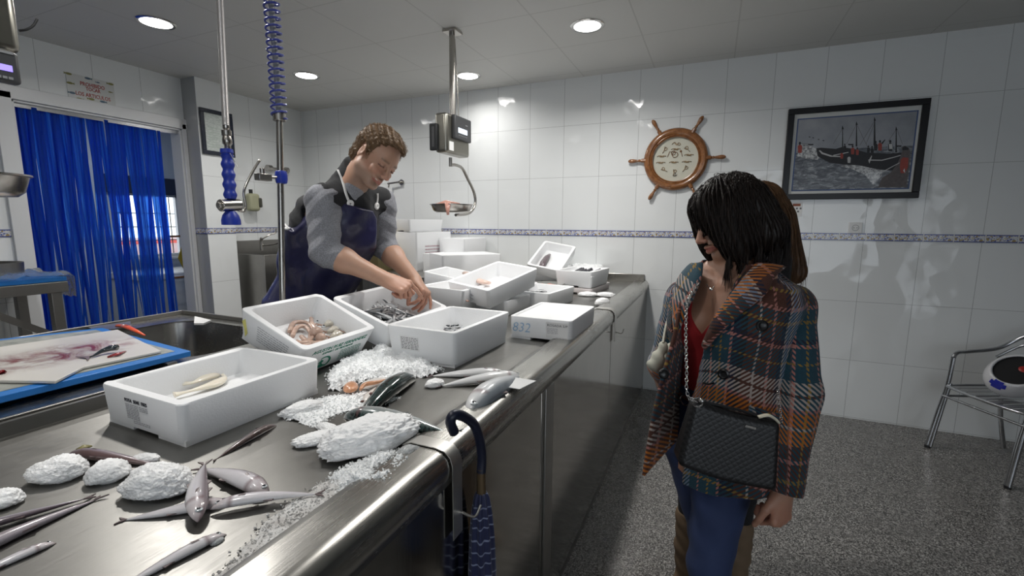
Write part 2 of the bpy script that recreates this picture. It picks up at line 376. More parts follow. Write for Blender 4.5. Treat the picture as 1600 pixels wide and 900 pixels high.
# glazed border band round the room
b = MB(); z0, z1 = 1.384, 1.434; zm, zh = (z0+z1)/2, z1-z0
b.box(((LEFTX+RIGHTX)/2, FARY-.003, zm), (RIGHTX-LEFTX, .008, zh)).box((LEFTX+.003, (DY0-.09+BACKY)/2, zm), (.008, DY0-.09-BACKY, zh))
b.box((LEFTX+.003, (3.11+FARY)/2, zm), (.008, FARY-3.11, zh)).box((LEFTX+.193, 2.97, zm), (.008, .28, zh)).box((LEFTX+.095, 2.827, zm), (.19, .008, zh))
struct('trim_1', b, BAND)
# the back room
BX = -6.9
b = MB(); wy0, wy1, wz0, wz1 = 3.30, 4.12, 1.02, 1.86
b.box((BX-.06, (.4+wy0)/2, 1.4), (.12, wy0-.4, 2.85)).box((BX-.06, (wy1+5.2)/2, 1.4), (.12, 5.2-wy1, 2.85)).box((BX-.06, (wy0+wy1)/2, wz0/2), (.12, wy1-wy0, wz0)).box((BX-.06, (wy0+wy1)/2, (wz1+2.83)/2), (.12, wy1-wy0, 2.83-wz1))
struct('wall_back_room', b, PALEB)
struct('wall_back_room', MB().box(((BX+LEFTX-.12)/2, 5.2, 1.4), (LEFTX-BX, .12, 2.85)), PALEB)
struct('wall_back_room', MB().box(((BX+LEFTX-.12)/2, .4, 1.4), (LEFTX-BX, .12, 2.85)), PALEB)
struct('wall_back_room', MB().box((LEFTX-.13, 4.7, 1.4), (.02, 1.0, 2.85)), PALEB)
struct('wall_back_room', MB().box((-5.66, 4.26, 1.4), (.08, 1.74, 2.75)), PALEB)
struct('ceiling', MB().box(((BX+LEFTX-.12)/2, 2.8, 2.85), (LEFTX-BX, 5, .1)), PAINT)
struct('floor', MB().box(((BX+LEFTX)/2, 2.8, .1), (LEFTX-BX, 5, .1)), FLOOR)
b = MB()
for y in (wy0+.02, wy0+.38, wy1-.02): b.box((BX-.03, y, (wz0+wz1)/2), (.05, .035, wz1-wz0))
for z in (wz0+.02, wz1-.02): b.box((BX-.03, (wy0+wy1)/2, z), (.05, wy1-wy0, .035))
b.box((BX+.03, (wy0+wy1)/2, wz0-.015), (.12, wy1-wy0+.1, .03))
w1 = struct('window_1', b, WHITEF)
b = MB(); b.box((BX+.01, (wy0+wy1)/2, wz1+.1), (.06, wy1-wy0+.2, .22))
mesh_obj('roller_blind', b.v, b.f, M('dark_blue_blind', (.02, .03, .07), .6), w1)
b = MB()
for z in (1.24, 1.42, 1.60): b.cyl((BX-.08, wy0, z), (BX-.08, wy1, z), .006, n=8)
for k in range(5): b.cyl((BX-.08, wy0+.1+k*.16, wz0), (BX-.08, wy0+.1+k*.16, wz1), .006, n=8)
for z in (1.34, 1.39, 1.44, 1.49): b.ell((BX-.08, wy0+.42, z), (.012, .028, .018))
mesh_obj('window_grille', b.v, b.f, M('black_iron', (.015, .015, .015), .5), w1)
g = MB().box((-9.6, 4.9, .95), (.5, 3.4, .5), m=0).box((-9.35, 4.9, 1.12), (.3, 3.4, .05), m=1).box((-9.35, 4.9, .88), (.3, 3.4, .05), m=1).build('rooftop', [M('pale_render', (.7, .62, .6), .8), M('red_tile_roof', (.5, .08, .06), .8)])
tag(g, 'pale rooftop with red stripes seen outside the back room window', 'roof')
c = thing('chest_freezer', 'white chest freezer beneath the back room window', 'freezer', (-6.45, 3.8, .15))
MB().box((-6.45, 3.8, .47), (.75, 1.25, .64)).build('body', WHITEF, c, bevel=.02)
MB().box((-6.45, 3.8, .83), (.78, 1.28, .08)).build('lid', WHITEP, c, bevel=.015)
MB().box((-5.9, 2.6, 2.79), (.5, .5, .02)).build('added_room_light', LITB := M('added_room_glow', (.8, .8, .8), .5, em=(.85, .92, 1), ems=2.0)); tag(bpy.data.objects['added_room_light'], 'square glowing panel added to brighten the back room, hidden above the door head', 'ceiling lamp')  # glowing panel added with the extra back room light, out of view
# yellow diamond marker and wooden bars hanging in the doorway's far side
d = thing('hazard_sign', 'yellow diamond plate seen through the right edge of the doorway', 'sign', (-5.6, 3.43, 1.0))
q = [PX(286, 376, -5.6), PX(299, 402, -5.6), PX(286, 430, -5.6)]; cy, cz = q[0][1], q[1][2]
hw = q[1][1]-cy; hh = (q[0][2]-q[2][2])/2
MB().prism([(0, hh), (hw, 0), (0, -hh), (-hw, 0)], lambda u, v, w: (-5.6+w, cy+u, cz+v), 0, .01).build('plate', M('yellow_paint', (.45, .33, .03), .5), d)
for n, z in (('batten', cz+hh+.05), ('batten', cz-hh-.02)): MB().box((-5.61, cy, z), (.02, .34, .022)).build(n, WOOD, d)

# ------------------------------------------------------------------ lamps
LIT = NT('lamp_diffuser'); LIT.set(col=(.9, .9, .9), em=(1, .98, .95), ems=9.0); LIT = LIT.m
_lamp_words = ['round recessed ceiling lamp nearest the doorway wall, upper left', 'round recessed ceiling lamp left of the scale post, above the blue hose', 'round recessed ceiling lamp just right of the scale post', 'round recessed ceiling lamp above the ship wheel, largest near the far wall',
               'round recessed ceiling lamp at the top edge above the foam boxes']
for i, (x, y) in enumerate(LAMPS):
    t = thing('downlight', _lamp_words[i] if i < 5 else 'round recessed ceiling lamp out of view behind the camera', 'ceiling lamp', (x, y, CEIL), group='recessed ceiling lamps')
    MB().lathe([(.088, .0), (.088, -.006), (.104, -.008), (.112, -.003), (.112, 0)], (x, y, CEIL), n=32, close=True).build('trim_ring', CHROME, t, smooth=True)
    MB().lathe([(0, -.0045), (.088, -.0045), (.088, .001), (0, .001)], (x, y, CEIL), n=32).build('diffuser', LIT, t)

# ------------------------------------------------------------------ display counter
ZT = .98
ct = thing('fish_counter', 'long stainless steel fish counter running to the far tiled wall', 'counter', (-1.0, 1.2, 0))
CY0, CY1 = -1.6, FARY-.004
prof = [(-1.54, 1.02), (-1.525, 1.02), (-1.522, ZT+.006), (-1.51, ZT), (-.655, ZT), (-.64, ZT-.003), (-.622, ZT), (-.617, ZT+.016), (-.60, ZT+.02), (-.535, ZT+.02), (-.516, ZT+.016), (-.503, ZT+.004), (-.498, ZT-.012), (-.498, .93), (-.512, .925), (-.53, .93), (-.53, .95), (-1.54, .95)]
b = MB(); V = [(x, y, z) for y in (CY0, CY1) for x, z in prof]; n = len(prof)
F = [(i, (i+1) % n, (i+1) % n+n, i+n) for i in range(n)]
b.add(V, F); b.build('counter_top', STEEL_TOP, ct, smooth=True, angle=50)
# rolled front edge as its own polished strip
pr = [(-.60, ZT+.0205), (-.535, ZT+.0205), (-.516, ZT+.0165), (-.5025, ZT+.0045), (-.4972, ZT-.012), (-.4972, .93), (-.505, .926)]
MB().add([(x, y, z) for y in (CY0, CY1) for x, z in pr], [(i, i+1, i+1+len(pr), i+len(pr)) for i in range(len(pr)-1)]).build('front_edge', STEEL_RIM, ct, smooth=True, angle=70)
MB().box((-1.03, CY1-.012, ZT+.035), (1.0, .02, .075)).build('end_upstand', STEEL_RIM, ct, bevel=.004)
ys = [CY0, -.3, 1.42, 2.6, CY1]
for i in range(4):
    MB().box((-.515, (ys[i]+ys[i+1])/2, .49), (.022, ys[i+1]-ys[i]-.006, .9)).build('front_panel', STEEL_PANEL, ct, bevel=.002)
MB().box((-.5005, 1.49, .49), (.008, .085, .88)).build('panel_strip', STEEL_D, ct, bevel=.002)
MB().box((-.53, (CY0+CY1)/2, .49), (.01, CY1-CY0, .88)).build('carcass_front', M('dark_gap', (.02, .02, .02), .8), ct)
MB().box((-1.53, (CY0+CY1)/2, .49), (.02, CY1-CY0, .9)).build('back_panel', STEEL_D, ct)
MB().box((-.52, (CY0+CY1)/2, .02), (.03, CY1-CY0, .04)).build('plinth', STEEL_D, ct)

# sink unit behind the near end of the counter
sk = thing('sink_unit', 'stainless sink unit with deep rounded basin behind the blue cutting board', 'sink', (-1.95, .8, .15))
def rrect(x0, x1, y0, y1, r, n=6):
    out = []
    for cx, cy, a0 in ((x1-r, y1-r, 0), (x0+r, y1-r, 90), (x0+r, y0+r, 180), (x1-r, y0+r, 270)):
        for k in range(n+1): a = R_(a0+90*k/n); out.append((cx+r*math.cos(a), cy+r*math.sin(a)))
    return out
SX0, SX1, SY0, SY1 = -2.52, -1.545, -.5, 1.475
outer = rrect(SX0, SX1, SY0, SY1, .01); hole = rrect(-2.36, -1.66, .95, 1.40, .12); inn = rrect(-2.30, -1.72, 1.0, 1.35, .1)
b = MB(); n = len(outer); V = [(x, y, 1.02) for x, y in outer]+[(x, y, 1.02) for x, y in hole]+[(x, y, 1.01) for x, y in hole]+[(x, y, .76) for x, y in inn]+[(-2.01, 1.17, .75)]
F = [(i, (i+1) % n, (i+1) % n+n, i+n) for i in range(n)]+[(i+n, (i+1) % n+n, (i+1) % n+2*n, i+2*n) for i in range(n)]+[(i+2*n, (i+1) % n+2*n, (i+1) % n+3*n, i+3*n) for i in range(n)]+[(i+3*n, (i+1) % n+3*n, 4*n) for i in range(n)]
b.add(V, F); b.build('basin', STEEL_RIM, sk, smooth=True)
b = MB(); b.box((SX0+.01, .5, .6), (.02, 1.95, .83)).box((SX1-.006, .5, 1.0), (.012, 1.95, .05)).box(((SX0+SX1)/2, SY1-.01, .6), (SX1-SX0, .02, .83)).box(((SX0+SX1)/2, SY1-.005, 1.03), (SX1-SX0, .012, .02)).box((SX0+.006, .5, 1.03), (.012, 1.95, .02))
b.build('cabinet', STEEL_D, sk, bevel=.002)
# blue cutting board with the bloody filleting sheet
BLUEB = M('blue_polyethylene', (.012, .16, .50), .4, bump=(70, .12, .001), var=(5, .15))
cb = thing('cutting_board', 'thick blue plastic cutting board under the bloody white sheet', 'cutting board', (-2.0, .75, 1.035))
B0 = [PZ(298, 548, 1.055), PZ(160, 512, 1.055), PZ(-140, 545, 1.055), PZ(-140, 652, 1.055)]
BP = [(p[0], p[1]) for p in B0]
MB().prism(BP, lambda u, v, w: (u, v, w), 1.035, 1.055).build('board', BLUEB, cb, bevel=.003)
for yy in (.45, .9): MB().bar((-2.4, yy, 1.028), (-1.62, yy, 1.028), .03, .014).build('support_bar', STEEL_D, cb)
_gr = NT('grimy_scratched_plastic'); _o = _gr.pos(); _gr.set(col=_gr.ramp(_gr.noise(_o, 9, 6, .7), (.3, (.12, .14, .12)), (.55, (.32, .33, .30)), (.8, (.42, .45, .45))), rough=.4)
cx, cy = np.mean([p[0] for p in BP]), np.mean([p[1] for p in BP])
MB().prism([(cx+(x-cx)*.90, cy+(y-cy)*.88) for x, y in BP], lambda u, v, w: (u, v, w), 1.055, 1.0562).build('worn_surface', _gr.m, cb)
_bs = NT('bloodied_white_board'); _o = _bs.pos(); _x, _y, _z = _bs.sep(_o)[:3]
_n = _bs.noise(_bs.scale(_o, (1, 1.2, 1)), 11, 6, .65, .8)
_pc = PZ(90, 557, 1.06); _dx = _bs.math('DIVIDE', _bs.math('SUBTRACT', _x, float(_pc[0])), .17); _dy = _bs.math('DIVIDE', _bs.math('SUBTRACT', _y, float(_pc[1])), .30)
_rot = _bs.math('SQRT', _bs.math('ADD', _bs.math('MULTIPLY', _dx, _dx), _bs.math('MULTIPLY', _dy, _dy)))
_k = _bs.math('MULTIPLY', _bs.ramp(_n, (.40, 0.), (.62, 1.)), _bs.ramp(_rot, (.35, 1.), (1.0, 0.)))
_c = _bs.mix(_bs.math('MULTIPLY', _bs.noise(_o, 5, 4), .4), (.66, .64, .60), (.50, .47, .42))
_bs.set(col=_bs.mix(_k, _c, (.20, .02, .025)), rough=.3)
SH = [PZ(*p, 1.068) for p in ((184, 514), (252, 547), (130, 572), (86, 594), (-90, 592), (-90, 548), (0, 541))]
s = MB().prism([(p[0], p[1]) for p in SH], lambda u, v, w: (u, v, w), 1.0575, 1.066).build('filleting_sheet', _bs.m, bevel=.002)
tag(s, 'thin white filleting sheet smeared with blood on the blue board', 'cutting board')
# left steel table behind
lt = thing('steel_table', 'steel work table with diagonal brace in front of the blue curtain', 'table', (-4.1, 1.1, .15))
TX0, TX1, TY0, TY1, TZ = -4.50, -3.93, .2, 1.60, 1.10
MB().box(((TX0+TX1)/2, (TY0+TY1)/2, TZ-.035), (TX1-TX0, TY1-TY0, .07)).build('table_top', STEEL_D, lt, bevel=.004)
for x in (TX0+.05, TX1-.04):
    for y in (TY0+.05, TY1-.06): MB().box((x, y, (TZ-.07+.15)/2), (.055, .055, TZ-.07-.15)).build('leg', STEEL_D, lt, bevel=.003)
MB().bar((TX1-.04, TY1-.09, .74), (TX1-.04, 1.12, 1.03), .035, .04).build('brace', STEEL_D, lt)
MB().bar((TX1-.04, TY0+.05, .4), (TX1-.04, TY1-.06, .4), .03, .03).build('lower_rail', STEEL_D, lt)
s = MB().box(((TX0+TX1)/2, (TY0+TY1)/2, TZ+.016), (TX1-TX0-.02, TY1-TY0, .03)).build('cutting_board', BLUEB, bevel=.004); tag(s, 'dark blue cutting board lying on the steel table at left', 'cutting board')
FILM = NT('thin_clear_film'); FILM.set(col=(.85, .9, .95), rough=.12, trans=.9, ior=1.1, nrm=FILM.bump(FILM.noise(FILM.pos(), 18, 4), 1, .02)); FILM = FILM.m
b = MB(); nx, ny = 24, 34; V = []
for i in range(nx+1):
    for j in range(ny+1):
        x = TX0+.04+(TX1-TX0-.0)*i/nx; y = 1.0+.66*j/ny; h = .010+.045*abs(noise.noise(Vector((x*9, y*9, 3))))+.02*abs(noise.noise(Vector((x*25, y*25, 1))))
        z = TZ+.031+h
        if y > TY1+.012: z -= (y-TY1-.012)*3.2
        V.append((x, min(y, TY1+.016+.02*h*9), z))
F = [(i*(ny+1)+j, (i+1)*(ny+1)+j, (i+1)*(ny+1)+j+1, i*(ny+1)+j+1) for i in range(nx) for j in range(ny)]
s = b.add(V, F).build('plastic_film', FILM, smooth=True, angle=180); tag(s, 'crumpled clear plastic film draped over the steel table corner', 'plastic film')
s = MB().lathe([(.13, 0), (.17, .0), (.175, .095), (.168, .095), (.163, .006), (.0, .006)], (-4.28, 1.34, TZ+.031), n=32).build('steel_tray', STEEL_D, smooth=True); tag(s, 'round steel bowl standing on the blue board of the left table', 'bowl')
# steel hand basin in the corner and the back worktop
hb = thing('hand_basin', 'dull steel hand-wash basin in the corner behind the fishmonger', 'basin', (-4.2, 3.66, .15))
b = MB(); b.box((-4.52, 3.66, .97), (.02, .95, .66)).box((-4.30, 3.195, .66), (.44, .02, 1.02)).box((-4.08, 3.66, .66), (.02, .95, 1.02)).box((-4.30, 4.125, .66), (.44, .02, 1.02)).build('shell', STEEL_D, hb, bevel=.003)
MB().box((-4.3, 3.66, .95), (.42, .93, .02)).build('bowl_floor', STEEL_D, hb)
MB().tube(spline([(-4.32, 3.36, 1.20), (-4.32, 3.36, 1.30), (-4.31, 3.36, 1.33)], 4), .016, 10).tube(spline([(-4.32, 3.36, 1.25), (-4.2, 3.44, 1.27), (-4.05, 3.56, 1.36)], 5), .009, 10).tube(spline([(-4.32, 3.36, 1.31), (-4.27, 3.42, 1.36), (-4.24, 3.47, 1.38), (-4.235, 3.48, 1.43)], 5), .007, 8).build('tap', NICKEL, hb, smooth=True)
wt = thing('back_worktop', 'dark steel worktop under the stacked foam boxes by the far wall', 'worktop', (-2.6, 3.65, .15))
WZ = 1.05
MB().box((-2.66, 3.66, WZ-.02), (2.2, 1.02, .04)).build('top', STEEL_D, wt, bevel=.003)
for x in (-3.7, -2.66, -1.62):
    for y in (3.2, 4.1): MB().box((x, y, (WZ-.04+.15)/2), (.05, .05, WZ-.04-.15)).build('leg', STEEL_D, wt)
MB().box((-2.66, 3.66, .45), (2.1, .9, .02)).build('shelf', STEEL_D, wt)
# ------------------------------------------------------------------ foam boxes
def rr(L, W, r, n=5):
    return rrect(-W/2, W/2, -L/2, L/2, r, n)
def foam_box(label, dims, pos, rot, fl=.93, lid=False, mat=None, name='foam_box', th=.024, chips=0, group=None):
    L, W, H = dims; mat = mat or FOAM
    t = thing(name, label, 'foam box', tuple(pos), tuple(R_(a) for a in rot), group)
    rings = []; r0 = .022
    def ring(k, z, r, jit=0):
        pts = rr(L*k if not isinstance(k, tuple) else k[0], W*k if not isinstance(k, tuple) else k[1], r)
        return [(x, y, z-(jit*max(0, noise.noise(Vector((x*38, y*38, pos[0]*9))))**1)) for x, y in pts]
    f = lambda z: fl+(1-fl)*z/H
    foot = .011
    rings.append(ring(f(foot)*.995, foot, r0)); rings.append(ring(f(foot), foot+.004, r0)); rings.append(ring(f(H-.004), H-.004, r0)); rings.append(ring((L-.004, W-.004), H, r0, chips))
    if lid:
        rings.append(ring((L-.03, W-.03), H, r0*.6)); rings.append(ring((L-.04, W-.04), H-.006, r0*.5))
    else:
        rings.append(ring((L-2*th+.005, W-2*th+.005), H, r0*.9, chips)); rings.append(ring((L-2*th, W-2*th), H-.005, r0*.8))
        kb = f(.02); rings.append(ring((L*kb-2*th-.012, W*kb-2*th-.012), .032, r0*.8)); rings.append(ring((L*kb-2*th-.03, W*kb-2*th-.03), .026, r0*.6))
    n = len(rings[0]); V = [p for q in rings for p in q]
    F = [(i*n+j, i*n+(j+1) % n, (i+1)*n+(j+1) % n, (i+1)*n+j) for i in range(len(rings)-1) for j in range(n)]
    F.append(tuple(range(n-1, -1, -1))); k = (len(rings)-1)*n; F.append(tuple(range(k, k+n)))
    b = MB(); b.add(V, F)
    for sx in (-1, 1): b.box((sx*(W*fl/2-W*.16-.004), 0, foot/2+.002), (W*.32, L*fl-.008, foot+.004))
    b.build('body', mat, t, local=True, smooth=True, angle=32)
    t['H'] = H; return t
def face(t, side, L, W, H, fl=.93):
    """returns a placer on a box side: u runs rightwards, v up, w outwards"""
    Mx = ROOTS[t]
    def near(u, v, w):
        k = fl+(1-fl)*v/H; return tuple(Mx@Vector((u, -L/2*k-w-.0006, v)))
    def front(u, v, w):
        k = fl+(1-fl)*v/H; return tuple(Mx@Vector((W/2*k+w+.0006, u, v)))
    return near if side == 'near' else front
def sub(p, u0, v0): return lambda u, v, w: p(u0+u, v0+v, w)
def lines(t, p, u0, v0, w, rows, h=.0022, gap=.0045, mat=None, seed=1, name='small_print'):
    rr_ = random.Random(seed); b = MB()
    for k in range(rows):
        u = 0
        while u < w*.97:
            l = min(rr_.uniform(.005, .018), w-u)
            b.prism([(u0+u, v0-k*gap), (u0+u+l, v0-k*gap), (u0+u+l, v0-k*gap+h), (u0+u, v0-k*gap+h)], p, 0, .0004); u += l+.003
    return b.build(name, mat or INKP, t)
def sticker(t, p, u0, v0, w, h, mat=None, name='paper_label'):
    return MB().prism([(u0, v0), (u0+w, v0), (u0+w, v0+h), (u0, v0+h)], p, 0, .0003).build(name, mat or PAPER, t)

DA = (.40, .345, .107); bA = foam_box('white foam box nearest the camera holding a pale curled squid strip', DA, (-1.247, .810, ZT), (0, 0, -1.5), .97, chips=.012)
p = face(bA, 'near', *DA, .97); text_mesh('POTA  SENE  FRES', .013, INK, bA, sub(p, -.06, .078), width=.095); lines(bA, p, -.06, .07, .055, 9, seed=2); lines(bA, p, .0, .07, .035, 3, seed=3); lines(bA, p, -.035, .028, .07, 2, seed=4)
DB = (.36, .31, .118); bB = foam_box('tilted white foam box of octopus with green fish firm lettering', DB, (-1.375, 1.222, 1.04), (0, 23, 1.5), .90, chips=.006)
p = face(bB, 'front', *DB, .90)
text_mesh('AGUSTIN RUIZ FERNANDEZ', .02, INKG, bB, sub(p, -.135, .084), width=.27, italic=.3)
text_mesh('EXPORT. DE PESCADOS', .012, INKG, bB, sub(p, -.085, .07), width=.15, italic=.3)
lines(bB, p, .01, .058, .11, 6, .003, .008, INKG, 5)
b = MB(); A_ = [(-.06+.032*math.cos(a), .032+.024*math.sin(a)) for a in np.linspace(-1.2, 2.2, 14)]; B_ = [(-.063+.026*math.cos(a), .031+.020*math.sin(a)) for a in np.linspace(2.2, -1.2, 14)]
b.prism(A_+B_, p, 0, .0005); b.prism([(-.13, .012), (-.11, .022), (-.09, .018), (-.07, .030), (-.06, .020), (-.045, .016), (-.06, .010), (-.09, .008)], p, 0, .0005); b.prism([(-.085, .03), (-.075, .045), (-.062, .038), (-.07, .028)], p, 0, .0005); b.build('fish_emblem', INKG, bB)
p = face(bB, 'near', *DB, .90); lines(bB, p, -.06, .09, .15, 7, .003, .009, INKP, 6)
MB().prism([(-.135, .075), (-.12, .09), (-.105, .04), (-.115, .02), (-.122, .05)], p, 0, .0005).build('yellow_mark', M('yellow_marker', (.72, .68, .2), .6), bB)
DC = (.45, .31, .115); bC = foam_box('tilted white foam box full of silver anchovies under the hands', DC, (-1.329, 1.649, 1.035), (1.2, 19.4, 1.3), .90)
DD = (.45, .313, .134); bD = foam_box('deep white foam box with few small fish and a printed side label', DD, (-.957, 1.589, ZT), (0, 0, -2), .93)
p = face(bD, 'near', *DD); sticker(bD, p, -.09, .045, .085, .056, M('label_off_white', (.74, .74, .74), .6)); lines(bD, p, -.086, .093, .078, 8, .0022, .006, INK, 7)
DE = (.407, .295, .103); bE = foam_box('closed white foam box with blue 832 marker at the counter rim', DE, (-.675, 2.069, ZT), (0, 0, -.7), .98, lid=True, chips=.004)
p = face(bE, 'near', *DE, .98); text_mesh('832', .062, INKB, bE, sub(p, -.135, .034), width=.085, italic=.2, bold=-.0008); sticker(bE, p, .03, .02, .10, .07, M('label_off_white', (.74, .74, .74), .6)); text_mesh('ROSADA S/P', .015, INK, bE, sub(p, .035, .072), width=.092); lines(bE, p, .035, .062, .05, 6, seed=9); lines(bE, p, .075, .022, .05, 2, seed=10)
DF = (.46, .32, .112); bF = foam_box('white foam box perched highest in the middle, pale fish strip inside', DF, (-1.167, 2.427, 1.09), (11.1, 4.7, -14.7), .92)
p = face(bF, 'near', *DF, .92); r9 = random.Random(4); b = MB()
for k in range(16):
    u, v = -.07+.10*r9.random(), .035+.035*r9.random(); a = r9.uniform(-.9, .3); l = r9.uniform(.006, .022); c, s = math.cos(a)*l, math.sin(a)*l; b.prism([(u, v), (u+c, v+s), (u+c, v+s+.003), (u, v+.003)], p, 0, .0004)
b.build('smudged_print', M('smudged_ink', (.30, .27, .32), .6), bF)
DG = (.40, .30, .10); bG = foam_box('white foam box of small anchovies behind the 832 box', DG, (-.999, 2.789, ZT), (0, 0, -6.7), .95)
DH = (.40, .30, .12); bH = foam_box('white foam box of dark fish pieces on ice, nearest the wall corner', DH, (-.905, 3.46, 1.03), (0, 0, -6.7), .92)
DI = (.42, .30, .10); bI = foam_box('steeply propped white foam box with one dark fillet', DI, (-1.27, 3.791, 1.139), (26.7, 8.9, .3), .92)
DJ = (.40, .28, .11); bJ = foam_box('white foam box with pink fish right of the fishmonger\'s hands', DJ, (-1.360, 2.279, 1.03), (-2.5, 3, 7), .92)
DK = (.37, .52, .19); bK = foam_box('long closed foam box with sloping lid before the far boxes', DK, (-1.93, 3.42, WZ), (0, 0, 50), .985, lid=True)
DN = (.45, .33, .36); bN = foam_box('tall white foam box under the topmost open box of the stack', DN, (-2.606, 3.80, WZ), (0, 0, -15), .985, lid=True)
p = face(bN, 'front', *DN, .985); lines(bN, p, -.12, .22, .2, 3, .012, .03, M('pink_print', (.55, .38, .42), .6), 12)
DM = (.42, .30, .115); bM = foam_box('topmost open foam box of the stack by the far wall', DM, (-2.66, 3.78, WZ+.362), (0, 0, -17), .93)
DP = (.40, .30, .30); bP = foam_box('plain foam box standing behind the tall stack, against the wall', DP, (-2.25, 3.96, WZ), (0, 0, -4), .985, lid=True)
DO = (.30, .24, .17); bO = foam_box('small low foam box wedged between the stack and the sloping box', DO, (-2.27, 3.62, WZ), (0, 0, -10), .985, lid=True)
# prop supports under the raised boxes stand inside the pile
DQ = (.36, .28, .12); bQ = foam_box('white foam box half hidden behind the fishmonger\'s far arm', DQ, (-1.58, 2.62, 1.05), (0, 10, 8), .92)
fb = foam_box('flat foam box lying under the raised box of pale fish', (.40, .30, .085), (-1.16, 2.52, ZT), (0, 0, -6), .97, lid=True)
fb = foam_box('stained foam box beneath the dark fish box near the wall', (.46, .34, .045), (-.93, 3.50, ZT), (0, 0, -5), .97, lid=True, mat=FOAM_PINK)
fb = foam_box('foam box propping up the steep box at the far wall', (.30, .34, .13), (-1.33, 3.98, ZT), (0, 0, 0), .98, lid=True)

# ------------------------------------------------------------------ fish
def lerp(a, b, t): return tuple(x+(y-x)*t for x, y in zip(a, b))
PROF_W = [(0, .010), (.06, .018), (.15, .032), (.35, .056), (.55, .074), (.70, .080), (.80, .077), (.88, .064), (.94, .045), (.98, .024), (1, .008)]
PROF_M = [(0, .012), (.05, .014), (.12, .03), (.3, .066), (.5, .092), (.66, .100), (.80, .092), (.90, .068), (.96, .042), (1, .012)]
def fish_mesh(L, prof=PROF_W, thick=.72, bend=0, back=(.10, .07, .08), side=(.42, .40, .44), belly=(.66, .64, .66), hc=(.5, .42, .42), rings=26, n=16, k=1.0):
    """fish lying on its flank, head to +x; +y is the back"""
    xs = [q[0] for q in prof]; hs = [q[1] for q in prof]; V, Cc, Pt = [], [], []
    for i in range(rings+1):
        u = 1-(1-i/rings)**1.15; u = i/rings
        h = float(np.interp(u, xs, hs))*L*k; x = (u-.5)*L; y0 = bend*L*(math.sin(math.pi*u)-.6)
        z0 = h*thick
        for j in range(n):
            a = 2*math.pi*j/n; cy, cz = math.cos(a), math.sin(a)
            yy = cy*h*(1.0 if cy > 0 else 1.05); zz = cz*h*thick*(1-.15*abs(cy)**3)
            V.append((x, y0+yy, z0+zz)); t = (cy+1)/2
            c = lerp(belly, side, min(1, t*1.6)) if t < .62 else lerp(side, back, min(1, (t-.62)/.16))
            if u > .80: c = lerp(c, hc, .55*min(1, (u-.80)/.1)*(1 if t < .8 else .3))
            if abs(u-.81) < .012 and t < .75: c = lerp(c, (.15, .04, .05), .6)
            if u > .965: c = lerp(c, (.22, .13, .13), .7)
            Cc.append(c); Pt.append((max(0, min(1, (t-.5)/.15)), u, 0))
    F = [(i*n+j, i*n+(j+1) % n, (i+1)*n+(j+1) % n, (i+1)*n+j) for i in range(rings) for j in range(n)]
    F += [tuple(range(n-1, -1, -1)), tuple(range(rings*n, (rings+1)*n))]
    return V, F, Cc, Pt
FIN = M('thin_fish_fin', (.16, .12, .12), .35, var=(60, .4))
EYE_W = M('fish_eye_ring', (.62, .66, .68), .1, .3); EYE_B = M('fish_pupil', (.01, .012, .02), .05)
